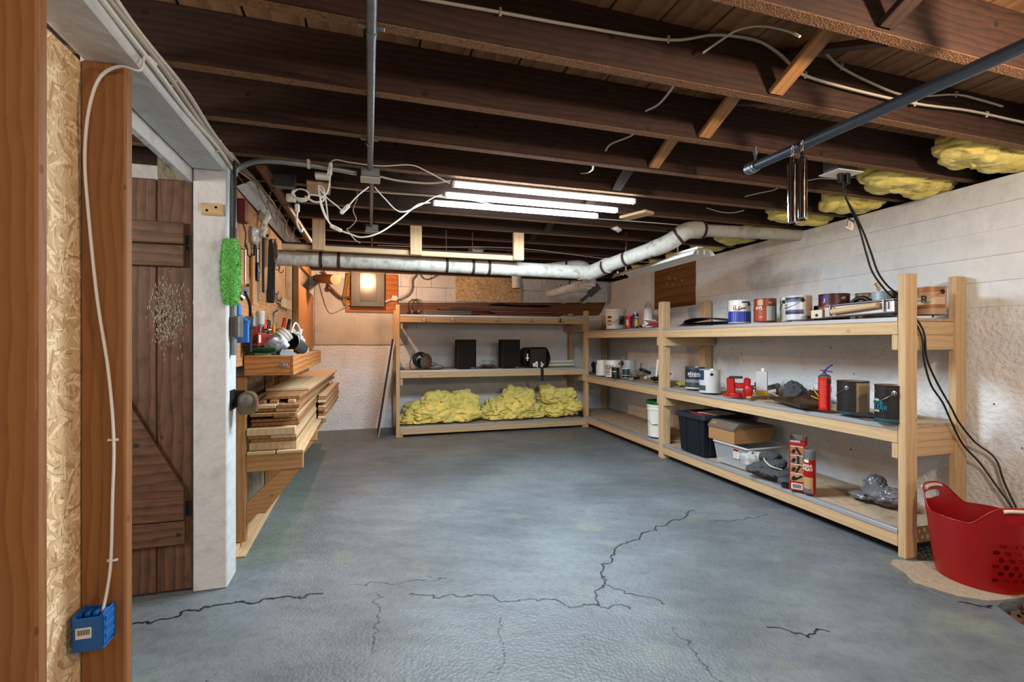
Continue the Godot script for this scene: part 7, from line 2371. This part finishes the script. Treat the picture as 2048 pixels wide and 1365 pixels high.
	for k in 4:
		s = st()
		slab(s, Vector3(-0.040, 0.066 + 0.062 * k, 0.048), Vector3(0.040, 0.118 + 0.062 * k, 0.0486), 0.0)
		var pic := part("picture", s, mat(tans[3 - k], 0.6), o)
		s = st()
		bbox(s, Transform3D(Basis(Vector3(0, 0, 1), 0.6 + 0.5 * k), Vector3(0.008, 0.090 + 0.062 * k, 0.0489)), Vector3(0.055, 0.014, 0.0006), 0.0)
		bbox(s, Transform3D(Basis(Vector3(0, 0, 1), -0.5), Vector3(-0.02, 0.085 + 0.062 * k, 0.0489)), Vector3(0.02, 0.03, 0.0006), 0.0)
		part("picture_tool", s, M.iron, pic)
		s = st()
		slab(s, Vector3(-0.040, 0.1185 + 0.062 * k, 0.048), Vector3(0.036, 0.1225 + 0.062 * k, 0.0487), 0.0)
		part("caption_strip", s, M.paper, pic)
	s = st()
	slab(s, Vector3(-0.034, 0.012, 0.048), Vector3(0.034, 0.052, 0.0486), 0.0)
	var bc := part("barcode_panel", s, M.paper, o)
	s = st()
	for k in 18:
		slab(s, Vector3(-0.028 + 0.0031 * k, 0.018, 0.0486), Vector3(-0.0265 + 0.0031 * k + 0.0006 * (k % 3), 0.046, 0.0489), 0.0)
	part("barcode", s, M.black, bc)
	text_on("WIDE", 0.018, M.white, o, Transform3D(Basis(UP, PI / 2), Vector3(0.0483, 0.20, 0)))
	text_on("WIDE SPRAY", 0.010, M.white, o, Transform3D(Basis(UP, PI / 2), Vector3(0.0483, 0.30, 0)))
	s = st()
	for k in 9:
		slab(s, Vector3(0.048, 0.02 + 0.011 * k, -0.038), Vector3(0.0486, 0.026 + 0.011 * k, 0.036 - 0.012 * (k % 3)), 0.0)
	part("small_print", s, mat(Color(0.55, 0.45, 0.42), 0.6), o)
	settle_keep(o)
	o = thing("plastic_bag", "crumpled grey plastic bag at the near end of the bottom deck", "bag", Vector3(3.084, 0.165, -2.260) + Vector3(0.07, 0, -0.02))
	s = st()
	var bl := noise(97, 9.0, 3)
	var crum := func(c: Vector3, rv: Vector3, sd: int) -> void:
		sheet(s, func(u: float, v: float) -> Vector3:
			var t := u * TAU
			var ph := v * PI
			var dd := Vector3(cos(t) * sin(ph), cos(ph), sin(t) * sin(ph))
			var k := 1.0 + 0.55 * absf(bl.get_noise_3dv(dd * 0.22 + Vector3(sd, 0, 0))) + 0.3 * absf(bl.get_noise_3dv(dd * 0.6 + Vector3(sd, 5, 0)))
			var p := c + dd * rv * k
			return Vector3(p.x, maxf(p.y, 0.002), p.z), 36, 22, true)
	crum.call(Vector3(0.0, 0.050, 0.02), Vector3(0.07, 0.05, 0.11), 1)
	crum.call(Vector3(0.04, 0.10, -0.06), Vector3(0.045, 0.05, 0.05), 4)
	crum.call(Vector3(-0.04, 0.02, -0.10), Vector3(0.04, 0.02, 0.06), 9)
	part("bag", s, mat(Color(0.42, 0.41, 0.43), 0.22), o)

func settle_keep(_o: Node3D) -> void:
	pass

func build_basket() -> void:
	var o := thing("laundry_basket", "red flexible plastic laundry basket with round holes, on bare concrete at right", "basket", Vector3(2.972, 0.0045, -1.655))
	var ears := [atan2(-0.36, 0.93), atan2(-0.10, -0.995)] # directions as angles from +z towards +x
	var holes := [] # [angle offset from an ear (m along the wall), height]
	for row in 6:
		for k in 5:
			var w := 0.042
			holes.append([(k - 2 + (0.5 if row % 2 else 0.0)) * w, 0.065 + row * 0.034])
	var rad := func(t: float) -> float: return lerpf(0.170, 0.222, pow(t, 0.8))
	var top := func(a: float) -> float:
		var e := maxf(cos(a - ears[0]), cos(a - ears[1]))
		return 0.318 + 0.105 * smoothstep(0.62, 1.0, e)
	var nu := 300
	var nv := 60
	var cellx := TAU * 0.2 / nu
	var rm := mat(Color(0.55, 0.006, 0.008), 0.38)
	rm.subsurf_scatter_enabled = false
	var s := st()
	var gp := []
	var cut := []
	var shapes := func(x: float, y: float) -> Array: # signed distance to the nearest opening, and its way out
		var best := 1e9
		var dir := Vector2.ZERO
		for h in holes:
			var d := Vector2(x - h[0], (y - h[1]) * 1.15)
			var dist := d.length() - 0.0125
			if dist < best:
				best = dist
				dir = d.normalized()
		var g := Vector2(x, (y - 0.362) * 1.6) # hand hole, 0.11 wide
		g.x = maxf(absf(g.x) - 0.035, 0.0) * signf(g.x)
		var dg := g.length() - 0.030
		if dg < best:
			best = dg
			dir = g.normalized()
		return [best, Vector2(dir.x, dir.y)]
	for j in nv + 1:
		var row := []
		var crow := []
		for i in nu:
			var a := TAU * i / nu
			var tp: float = top.call(a)
			var y := tp * j / nv
			var rel := wrapf(a - ears[0], -PI, PI)
			var rel2 := wrapf(a - ears[1], -PI, PI)
			if absf(rel2) < absf(rel):
				rel = rel2
			var x := rel * 0.2
			var cuthere := false
			if absf(x) < 0.13:
				var q: Array = shapes.call(x, y)
				if absf(q[0]) < 0.0034:
					x -= q[1].x * q[0]
					y -= q[1].y * q[0] * 0.8
					a += (x / 0.2 - rel)
				elif q[0] < 0:
					cuthere = true
			var rr: float = rad.call(y / 0.42)
			row.append([a, y, rr])
			crow.append(cuthere)
		gp.append(row)
		cut.append(crow)
	for side in 2:
		var off := 0.0 if side == 0 else -0.003
		for j in nv:
			for i in nu:
				var i2 := (i + 1) % nu
				if cut[j][i] or cut[j][i2] or cut[j + 1][i] or cut[j + 1][i2]:
					continue
				var P := []
				var N := []
				for q in [gp[j][i], gp[j][i2], gp[j + 1][i2], gp[j + 1][i]]:
					var dv := Vector3(sin(q[0]), 0, cos(q[0]))
					P.append(dv * (q[2] + off) + UP * q[1])
					N.append((dv - UP * 0.12).normalized() * (1.0 if side == 0 else -1.0))
				vtx4(s, P, N, [Vector2.ZERO, Vector2.ZERO, Vector2.ZERO, Vector2.ZERO])
	lathe(s, [Vector2(0, 0.0), Vector2(0.165, 0.0), Vector2(0.171, 0.003), Vector2(0.165, 0.005), Vector2(0, 0.005)], Transform3D.IDENTITY, 60)
	var body := part("body", s, rm, o)
	s = st()
	var rim := []
	for i in 121:
		var a := TAU * i / 120.0
		var y: float = top.call(a)
		rim.append(Vector3(sin(a), 0, cos(a)) * (rad.call(y / 0.42) - 0.0015) + UP * y)
	tube(s, rim, 0.0035, 6)
	part("rim", s, rm, body)
	for e in 2:
		s = st()
		var pts := []
		for i in 9:
			var a: float = ears[e] + (i - 4) * 0.085
			var y: float = top.call(a) - 0.020
			pts.append(Vector3(sin(a), 0, cos(a)) * (rad.call(y / 0.42) - 0.0015) + UP * (y + 0.006))
		tube(s, curve(pts, 3), 0.017, 10, -1.0, 0.55)
		part("grip", s, mat(Color(0.78, 0.70, 0.66), 0.5), o)

func build_tools() -> void:
	var s: SurfaceTool
	var o: Node3D
	# on the white post
	o = thing("outlet_box", "grey speckled metal outlet box on the white post's side under the green duster", "electrical box")
	s = st()
	slab(s, Vector3(-0.6445, 1.215, -2.765), Vector3(-0.600, 1.325, -2.680), 0.006)
	part("box", s, M.galv, o)
	s = st()
	slab(s, Vector3(-0.640, 1.222, -2.680), Vector3(-0.604, 1.318, -2.675), 0.004)
	part("cover", s, mat(Color(0.34, 0.33, 0.29), 0.6, 0.4), o)
	settle(o)
	o = thing("blue_holder", "bright blue plastic holder behind the grey outlet box on the pegboard's near end", "holder")
	var bm := mat(Color(0.10, 0.42, 0.74), 0.4)
	s = st()
	slab(s, Vector3(-0.662, 1.19, -2.90), Vector3(-0.600, 1.30, -2.872), 0.004)
	slab(s, Vector3(-0.662, 1.30, -2.90), Vector3(-0.640, 1.40, -2.872), 0.006)
	beam(s, Vector3(-0.655, 1.34, -2.886), Vector3(-0.60, 1.295, -2.886), 0.028, 0.02, 0.004)
	part("holder", s, bm, o)
	settle(o)
	o = thing("pencil_sharpener", "old metal crank pencil sharpener on a bracket on the white post's side", "sharpener")
	var tanm := mat(Color(0.40, 0.36, 0.27), 0.45, 0.4)
	s = st()
	slab(s, Vector3(-0.6453, 0.855, -2.775), Vector3(-0.638, 0.955, -2.690), 0.002)
	slab(s, Vector3(-0.640, 0.862, -2.760), Vector3(-0.590, 0.950, -2.754), 0.002)
	part("bracket", s, mat(Color(0.16, 0.16, 0.14), 0.5, 0.5), o)
	s = st()
	tube(s, [Vector3(-0.570, 0.905, -2.752), Vector3(-0.570, 0.905, -2.690)], 0.040, 24)
	prism(s, PackedVector2Array([Vector2(-0.040, 0.0), Vector2(0.038, 0.0), Vector2(0.042, -0.062), Vector2(0.02, -0.078), Vector2(-0.03, -0.076), Vector2(-0.044, -0.055)]), 0.055, Transform3D(Basis.IDENTITY, Vector3(-0.570, 0.908, -2.750)))
	part("housing", s, tanm, o)
	s = st()
	lathe(s, [Vector2(0.030, 0.0), Vector2(0.030, 0.006), Vector2(0.010, 0.008), Vector2(0.009, 0.004), Vector2(0, 0.004)], Transform3D(Basis(Vector3.RIGHT, PI / 2), Vector3(-0.570, 0.905, -2.690)), 24)
	part("dial", s, M.steel, o)
	s = st()
	tube(s, [Vector3(-0.555, 0.89, -2.755), Vector3(-0.545, 0.88, -2.80), Vector3(-0.50, 0.92, -2.80)], 0.005, 7)
	part("crank", s, M.iron, o)
	s = st()
	slab(s, Vector3(-0.537, 0.865, -2.7), Vector3(-0.526, 0.905, -2.745), 0.002)
	part("faded_label", s, mat(Color(0.46, 0.24, 0.19), 0.7), o)
	settle(o)
	# tools hung on the pegboard: peg hooks first
	var px := -0.665
	var red := thing("red_block", "dark red wooden block with a cable hung high on the tool pegboard", "block")
	s = st()
	var c := Vector3(-0.645, 1.916, -2.927)
	slab(s, c + Vector3(-0.018, -0.07, -0.06), c + Vector3(0.022, 0.055, 0.01), 0.003)
	part("block", s, mat(Color(0.34, 0.015, 0.02), 0.5), red)
	s = st()
	tube(s, curve([c + Vector3(0.0, -0.07, -0.02), c + Vector3(0.01, -0.12, -0.05), c + Vector3(0.005, -0.18, -0.06), c + Vector3(0.01, -0.20, -0.085), c + Vector3(0.005, -0.17, -0.08)], 5), 0.004, 6)
	part("cable", s, M.black, red)
	settle(red)
	var hung := [
		["pliers", "steel pliers with brown grips hung left of the dark strip", 0, Vector3(-0.645, 1.693, -3.260), 0.20, M.iron],
		["pry_bar", "long dark steel pry bar hung on the tool pegboard's middle", 1, Vector3(-0.640, 1.697, -3.487), 0.36, M.iron],
		["hand_saw", "dark saw blade hung edge-on at the right of the hung tools", 2, Vector3(-0.635, 1.695, -3.699), 0.42, M.black],
		["screwdriver", "blue-handled screwdriver hung below the pliers", 3, Vector3(-0.630, 1.662, -3.253), 0.20, mat(Color(0.03, 0.05, 0.12), 0.4)],
		["steel_rod", "thin bright steel rod hung beside the green duster", 4, Vector3(-0.645, 1.583, -3.006), 0.26, M.steel],
		["wrench", "adjustable wrench hung near the pegboard's middle bottom", 5, Vector3(-0.630, 1.529, -3.281), 0.18, M.chrome],
		["metal_shears", "glossy steel blade hung at the far end of the pegboard", 6, Vector3(-0.635, 1.854, -3.852), 0.17, M.chrome],
		["white_brush", "dusty whitish brush bundle hung under the white ledge board", 7, Vector3(-0.630, 1.978, -3.432), 0.22, M.cable],
		["wooden_handle", "long brown wooden tool handle hung behind the pry bar", 8, Vector3(-0.650, 1.566, -3.217), 0.30, M.fir]]
	for t in hung:
		o = thing(t[0], t[1], "tool", t[3], 0.0, "")
		var L: float = t[4]
		var m: Material = t[5]
		s = st()
		tube(s, [Vector3(px - t[3].x + 0.001, L * 0.5, 0), Vector3(0.0, L * 0.5 - 0.004, 0), Vector3(0.012, L * 0.5 + 0.004, 0)], 0.0025, 6)
		part("peg_hook", s, M.iron, o)
		s = st()
		match t[2]:
			0:
				for e: float in [-1.0, 1.0]:
					tube(s, curve([Vector3(0, L * 0.45, e * 0.004), Vector3(0, L * 0.2, e * 0.010), Vector3(0, 0.0, e * 0.014), Vector3(0, -L * 0.3, e * 0.028), Vector3(0, -L * 0.5, e * 0.024)], 4), 0.008, 8)
				part("jaws_and_grips", s, m, o)
			1:
				beam(s, Vector3(0, L * 0.48, 0), Vector3(0, -L * 0.5, 0), 0.028, 0.014, 0.003, Vector3.RIGHT)
				tube(s, curve([Vector3(0, L * 0.46, 0), Vector3(0.012, L * 0.53, 0), Vector3(0.03, L * 0.53, 0)], 4), 0.009, 8)
				part("bar", s, m, o)
			2:
				prism(s, PackedVector2Array([Vector2(-0.012, L * 0.5), Vector2(0.012, L * 0.5), Vector2(0.03, 0), Vector2(0.028, -L * 0.5), Vector2(-0.025, -L * 0.5), Vector2(-0.018, 0)]), 0.006, Transform3D(Basis.IDENTITY, Vector3(0, 0, -0.003)))
				part("blade", s, m, o)
				s = st()
				bbox(s, Transform3D.IDENTITY.translated(Vector3(0, -L * 0.5 + 0.03, 0)), Vector3(0.05, 0.10, 0.02), 0.008)
				part("grip", s, M.black_matte, o)
			3:
				tube(s, [Vector3(0, L * 0.48, 0), Vector3(0, L * 0.05, 0)], 0.004, 8)
				part("shaft", s, M.steel, o)
				s = st()
				lathe(s, [Vector2(0, -L * 0.5), Vector2(0.012, -L * 0.48), Vector2(0.014, -L * 0.2), Vector2(0.009, 0.0), Vector2(0.012, L * 0.06), Vector2(0, L * 0.08)], Transform3D.IDENTITY, 12)
				part("handle", s, m, o)
			5:
				beam(s, Vector3(0, -L * 0.5, 0), Vector3(0, L * 0.25, 0), 0.02, 0.008, 0.003, Vector3.RIGHT)
				prism(s, PackedVector2Array([Vector2(-0.012, 0.04), Vector2(-0.026, 0.065), Vector2(-0.02, 0.09), Vector2(-0.006, 0.07), Vector2(0.008, 0.068), Vector2(0.02, 0.088), Vector2(0.028, 0.07), Vector2(0.014, 0.04)]), 0.012, Transform3D(Basis(UP, PI / 2), Vector3(-0.006, 0, 0)))
				part("jaw_and_handle", s, m, o)
			6:
				prism(s, PackedVector2Array([Vector2(0, L * 0.5), Vector2(0.022, L * 0.2), Vector2(0.020, -L * 0.2), Vector2(0.004, -L * 0.5), Vector2(-0.016, -L * 0.2), Vector2(-0.018, L * 0.25)]), 0.008, Transform3D(Basis(UP, 0.9), Vector3(0, 0, 0)))
				part("blade", s, m, o)
			7:
				lump(s, Vector3(0, 0, 0), Vector3(0.022, L * 0.48, 0.026), 0.02, 14.0, 430, -INF, 20, 18)
				part("bristles", s, m, o)
			_:
				tube(s, [Vector3(0, L * 0.48, 0), Vector3(0.002, -L * 0.5, 0.004)], 0.006 if t[2] == 4 else 0.013, 10)
				part("rod", s, m, o)
	o = thing("clear_bag", "small clear plastic bag hung on the pegboard below the red block", "bag", Vector3(-0.640, 1.864, -3.234))
	s = st()
	lump(s, Vector3(0, -0.03, 0), Vector3(0.018, 0.05, 0.07), 0.02, 12.0, 440, -INF, 20, 14)
	part("bag", s, clear(Color(0.8, 0.78, 0.76), 0.45, 0.2), o)
	s = st()
	tube(s, [Vector3(-0.025, 0.02, 0), Vector3(0.01, 0.02, 0)], 0.0025, 6)
	part("peg_hook", s, M.iron, o)
	var hooks := [Vector3(-0.655, 1.767, -3.953), Vector3(-0.655, 1.769, -4.124), Vector3(-0.655, 1.575, -3.893), Vector3(-0.655, 1.544, -4.036), Vector3(-0.655, 1.720, -3.077), Vector3(-0.655, 1.518, -3.994)]
	var hl := ["upper near empty wire peg hook beside the steel blade", "upper far empty wire peg hook beside the pipe's end", "empty wire peg hook low on the pegboard's far side", "empty double peg hook above the wooden clothes-peg rack", "empty peg hook beside the green duster's top", "lowest empty peg hook at the pegboard's far side"]
	for k in hooks.size():
		wire("peg_hook", [hooks[k] + Vector3(-0.01, 0.02, 0), hooks[k] + Vector3(0.006, 0.01, 0), hooks[k] + Vector3(0.01, -0.03, 0), hooks[k] + Vector3(0.03, -0.035, 0), hooks[k] + Vector3(0.04, -0.01, 0)], 0.003, M.iron, hl[k], "hook", "empty peg hooks")
	o = thing("peg_rack", "little rack of light wooden pegs low on the pegboard's far end", "rack")
	c = Vector3(-0.650, 1.502, -4.183)
	s = st()
	slab(s, c + Vector3(-0.012, -0.012, -0.55), c + Vector3(0.0, 0.010, 0.0), 0.002)
	part("rail", s, M.pine, o)
	for k in 8:
		s = st()
		slab(s, c + Vector3(0.0005, -0.03, -0.06 - 0.065 * k), c + Vector3(0.016, 0.05, -0.03 - 0.065 * k), 0.002)
		part("peg", s, M.pine, o)
	settle(o)
	# chrome lamp and holder above the tray
	o = thing("clip_lamp", "chrome clip-on lamp with a dark bent arm standing above the tray's near end", "lamp")
	var b := Vector3(-0.620, 1.461, -2.890)
	s = st()
	lathe(s, [Vector2(0.012, 0.05), Vector2(0.03, 0.035), Vector2(0.052, 0.0), Vector2(0.050, 0.0), Vector2(0.026, 0.03), Vector2(0.0, 0.035)], Transform3D(Basis(Vector3(0, 0, 1), 1.2), b), 24)
	part("shade", s, M.chrome, o)
	s = st()
	tube(s, curve([b + Vector3(0, 0, 0), b + Vector3(0.01, -0.06, -0.06), b + Vector3(0.0, -0.13, -0.12)], 5), 0.008, 8)
	part("arm", s, M.black, o)
	s = st()
	slab(s, b + Vector3(-0.03, -0.185, -0.16), b + Vector3(0.03, -0.125, -0.09), 0.008)
	part("clamp", s, M.galv, o)
	s = st()
	tube(s, [b + Vector3(0.0, -0.18, -0.12), b + Vector3(0.0, 1.14 - b.y, -0.12)], 0.012, 8)
	part("stand", s, M.black, o)
	settle(o)
	# red organiser with hand tools
	o = thing("tool_caddy", "long red plastic tool organizer strip on the wall above the tray", "organizer")
	s = st()
	slab(s, Vector3(-0.664, 1.17, -4.3), Vector3(-0.655, 1.30, -3.02), 0.002)
	slab(s, Vector3(-0.655, 1.17, -4.3), Vector3(-0.58, 1.182, -3.02), 0.002)
	slab(s, Vector3(-0.588, 1.182, -4.3), Vector3(-0.58, 1.245, -3.02), 0.002)
	part("trough", s, mat(Color(0.50, 0.015, 0.015), 0.4), o)
	s = st()
	slab(s, Vector3(-0.5795, 1.19, -3.08), Vector3(-0.5785, 1.235, -3.02), 0.0)
	part("barcode_label", s, M.cable, o)
	settle(o)
	var tl := [
		["scissors", "orange-handled scissors standing in the red organizer", -3.42, Color(0.80, 0.20, 0.05), 0],
		["scissors", "black-handled scissors standing in the red organizer", -3.55, Color(0.03, 0.03, 0.03), 0],
		["screwdriver", "yellow-handled garden fork standing in the red organizer", -3.74, Color(0.78, 0.55, 0.03), 2],
		["screwdriver", "red and clear handled screwdriver leaning in the red organizer", -3.98, Color(0.66, 0.05, 0.04), 1],
		["screwdriver", "black-handled file leaning in the red organizer's far end", -4.22, Color(0.03, 0.03, 0.035), 1],
		["paint_scraper", "clear-handled scraper standing in the red organizer", -3.28, Color(0.66, 0.64, 0.62), 3],
		["marker_pen", "black chunky marker lying on the red organizer's front", -3.34, Color(0.03, 0.03, 0.03), 4]]
	for t in tl:
		var p := Vector3(-0.620, 1.183, t[2])
		o = thing(t[0], t[1], "tool", p)
		var m := mat(t[3], 0.35)
		s = st()
		match t[4]:
			0:
				for e: float in [-1.0, 1.0]:
					var pp := []
					for i in 11:
						var a := TAU * i / 10.0
						pp.append(Vector3(0.0, 0.125 + sin(a) * 0.030, e * 0.026 + cos(a) * 0.020))
					tube(s, curve(pp, 2), 0.005, 6)
				part("handles", s, m, o)
				s = st()
				beam(s, Vector3(0, 0.10, -0.010), Vector3(0, 0.0, 0.004), 0.014, 0.003, 0.001, Vector3.RIGHT)
				beam(s, Vector3(0.003, 0.10, 0.010), Vector3(0.003, 0.0, -0.004), 0.014, 0.003, 0.001, Vector3.RIGHT)
				part("blades", s, M.steel, o)
			1:
				var d := Vector3(0.10, 1.0, -0.55).normalized()
				tube(s, [Vector3(0, 0.006, 0), d * 0.12], 0.004, 8)
				part("shaft", s, M.steel, o)
				s = st()
				tube(s, [d * 0.11, d * 0.13, d * 0.21, d * 0.22], 0.013, 10)
				part("handle", s, m, o)
			2:
				tube(s, [Vector3(0, 0.002, 0), Vector3(0, 0.13, 0)], 0.010, 10)
				part("handle", s, m, o)
				s = st()
				tube(s, [Vector3(0, 0.13, 0), Vector3(0, 0.19, 0)], 0.006, 8)
				for e: float in [-1.0, 0.0, 1.0]:
					tube(s, curve([Vector3(0, 0.18, 0), Vector3(0, 0.21, e * 0.03), Vector3(0.03, 0.235, e * 0.05)], 4), 0.004, 6)
				part("tines", s, M.galv, o)
			3:
				tube(s, [Vector3(0, 0.002, 0), Vector3(0, 0.12, 0)], 0.006, 8)
				part("shaft", s, M.steel, o)
				s = st()
				lathe(s, [Vector2(0.010, 0.10), Vector2(0.024, 0.12), Vector2(0.026, 0.19), Vector2(0.02, 0.20), Vector2(0, 0.20)], Transform3D.IDENTITY, 16)
				part("handle", s, m, o)
			4:
				tube(s, [Vector3(0.03, 0.075, 0.06), Vector3(0.03, 0.082, -0.06)], 0.018, 10)
				part("body", s, m, o)
				s = st()
				tube(s, [Vector3(0.03, 0.075, 0.06), Vector3(0.03, 0.074, 0.09)], 0.010, 8)
				part("tip", s, M.grey, o)
	# heap in the tray
	var y := 1.0185
	o = thing("crayon_box", "green cardboard pencil box lettered DIXON at the tray's near end", "box", Vector3(-0.575, y, -3.10))
	var gm := mat(Color(0.06, 0.26, 0.10), 0.5)
	s = st()
	slab(s, Vector3(-0.075, 0.0, -0.035), Vector3(0.075, 0.115, 0.032), 0.002)
	part("carton", s, gm, o)
	s = st()
	bbox(s, Transform3D(Basis(Vector3(1, 0, 0), -0.5), Vector3(-0.012, 0.132, 0.034)), Vector3(0.17, 0.002, 0.055), 0.0)
	part("hang_flap", s, mat(Color(0.20, 0.40, 0.24), 0.5), o)
	text_on("DIXON", 0.020, mat(Color(0.55, 0.75, 0.60), 0.5), o, Transform3D(Basis.IDENTITY, Vector3(0.01, 0.100, 0.0325)))
	o = thing("blue_packet", "blue and clear plastic packet next to the green pencil box", "packet", Vector3(-0.466, y, -3.13))
	s = st()
	prism(s, PackedVector2Array([Vector2(-0.035, 0), Vector2(0.045, 0), Vector2(0.045, 0.10), Vector2(0.0, 0.16), Vector2(-0.03, 0.17)]), 0.035, Transform3D(Basis(Vector3(1, 0, 0), -0.2), Vector3(0, 0, 0)))
	part("card", s, mat(Color(0.02, 0.08, 0.36), 0.35), o)
	s = st()
	lump(s, Vector3(-0.02, 0.165, 0.0), Vector3(0.055, 0.035, 0.04), 0.02, 16.0, 450, -INF, 22, 14)
	part("wrap", s, mat(Color(0.72, 0.74, 0.78), 0.15), o)
	o = thing("clear_jar", "clear plastic jar with a ribbed white cap tipped over on the heap", "jar", Vector3(-0.515, y + 0.145, -3.25), 0.0)
	s = st()
	tube(s, [Vector3(-0.06, -0.02, 0.03), Vector3(0.01, 0.05, 0.0)], 0.048, 20)
	part("body", s, mat(Color(0.46, 0.40, 0.34), 0.15), o)
	s = st()
	for k in 3:
		tube(s, [Vector3(0.012, 0.052, 0).lerp(Vector3(0.05, 0.09, -0.02), k / 3.0), Vector3(0.012, 0.052, 0).lerp(Vector3(0.05, 0.09, -0.02), k / 3.0 + 0.27)], 0.047, 20)
	part("cap", s, M.cable, o)
	o = thing("metal_tumbler", "large grey metal tumbler lying open towards the camera on the heap", "tumbler", Vector3(-0.462, y + 0.165, -3.36), 0.0)
	var ax := Vector3(-0.28, 0.22, 0.93).normalized()
	var u := ax.cross(UP).normalized()
	s = st()
	lathe(s, [Vector2(0, -0.09), Vector2(0.042, -0.09), Vector2(0.058, 0.085), Vector2(0.061, 0.088), Vector2(0.058, 0.091), Vector2(0.055, 0.085), Vector2(0.040, -0.083), Vector2(0, -0.083)], Transform3D(Basis(u, ax, u.cross(ax)), Vector3(0.03, -0.01, -0.03)), 36)
	part("cup", s, mat(Color(0.38, 0.38, 0.37), 0.4, 0.7), o)
	o = thing("sauce_can", "small black and yellow printed can at the tray's front corner", "can", Vector3(-0.462, y, -3.235), -0.2)
	s = st()
	lathe(s, [Vector2(0, 0), Vector2(0.038, 0), Vector2(0.038, 0.13), Vector2(0.034, 0.133), Vector2(0, 0.133)], Transform3D.IDENTITY, 24)
	part("body", s, M.black, o)
	s = st()
	lathe(s, [Vector2(0.0386, 0.06), Vector2(0.0386, 0.124)], Transform3D.IDENTITY, 14, 0.0, 1.3)
	part("yellow_label", s, mat(Color(0.74, 0.58, 0.02), 0.5), o)
	s = st()
	lathe(s, [Vector2(0.0390, 0.12), Vector2(0.0390, 0.131)], Transform3D.IDENTITY, 20, -1.4, 2.8)
	part("yellow_rim", s, mat(Color(0.74, 0.50, 0.02), 0.5), o)
	o = thing("putty_knife", "grey flat steel plate leaning over the tray's front corner", "plate", Vector3(-0.436, y, -3.09), 0.3)
	s = st()
	bbox(s, Transform3D(Basis(Vector3(0, 0, 1), -0.5) * Basis(Vector3(1, 0, 0), -0.5), Vector3(0, 0.105, 0)), Vector3(0.085, 0.055, 0.002), 0.0)
	bbox(s, Transform3D(Basis(Vector3(0, 0, 1), -0.1), Vector3(0.0, 0.045, -0.01)), Vector3(0.03, 0.09, 0.002), 0.0)
	part("plate", s, M.grey, o)
	var cords := ["white cord looping highest over the metal tumbler", "white cord trailing down the tray's front behind the tumbler", "white cord lying lowest at the heap's far side"]
	for k in 3:
		var z := -3.48 - 0.09 * k
		wire("tangled_cable", [Vector3(-0.47 + 0.01 * k, y + 0.22 - 0.03 * k, z + 0.05), Vector3(-0.45, y + 0.30 - 0.06 * k, z), Vector3(-0.43, y + 0.26 - 0.06 * k, z - 0.06), Vector3(-0.425, y + 0.16 - 0.03 * k, z - 0.10), Vector3(-0.42, y + 0.12, z - 0.05), Vector3(-0.425, y + 0.105, z + 0.02), Vector3(-0.44, y + 0.08, z + 0.06)], 0.0055, M.white, cords[k], "cable", "white cords in the tray")
	var junk := [
		["plastic_packet", "white and red blister packet standing behind the metal tumbler", Vector3(-0.49, y + 0.13, -3.80), Vector3(0.045, 0.13, 0.05), Color(0.76, 0.70, 0.68), 460],
		["work_cloth", "pinkish brown rag at the far end of the tray's heap", Vector3(-0.495, y + 0.075, -3.95), Vector3(0.05, 0.075, 0.07), Color(0.46, 0.26, 0.20), 461],
		["plastic_sack", "crumpled white plastic sack in the middle of the tray", Vector3(-0.53, y + 0.08, -3.62), Vector3(0.08, 0.08, 0.10), Color(0.74, 0.72, 0.70), 462],
		["paper_roll", "small whitish roll between the packet and the tumbler", Vector3(-0.44, y + 0.045, -3.66), Vector3(0.03, 0.045, 0.05), Color(0.72, 0.66, 0.56), 463],
		["blue_tape", "small dark blue tape lump behind the metal tumbler's rim", Vector3(-0.54, y + 0.165, -3.44), Vector3(0.04, 0.035, 0.05), Color(0.03, 0.08, 0.26), 464],
		["brown_tool_bag", "brown lumpy cloth bag at the back of the tray's near end", Vector3(-0.60, y + 0.07, -3.3), Vector3(0.05, 0.07, 0.12), Color(0.30, 0.22, 0.16), 465]]
	for q in junk:
		s = st()
		lump(s, q[2], q[3], q[3].y * 0.35, 14.0, q[5], y + 0.001, 28, 18, 3.0)
		solo(q[0], s, mat(q[4], 0.6), q[1], "clutter")
	o = thing("tape_case", "small black plastic case on the far end of the tray", "case", Vector3(-0.455, y, -4.10), 0.1)
	s = st()
	bbox(s, Transform3D.IDENTITY.translated(Vector3(0, 0.06, 0)), Vector3(0.05, 0.12, 0.14), 0.01)
	part("case", s, M.black, o)
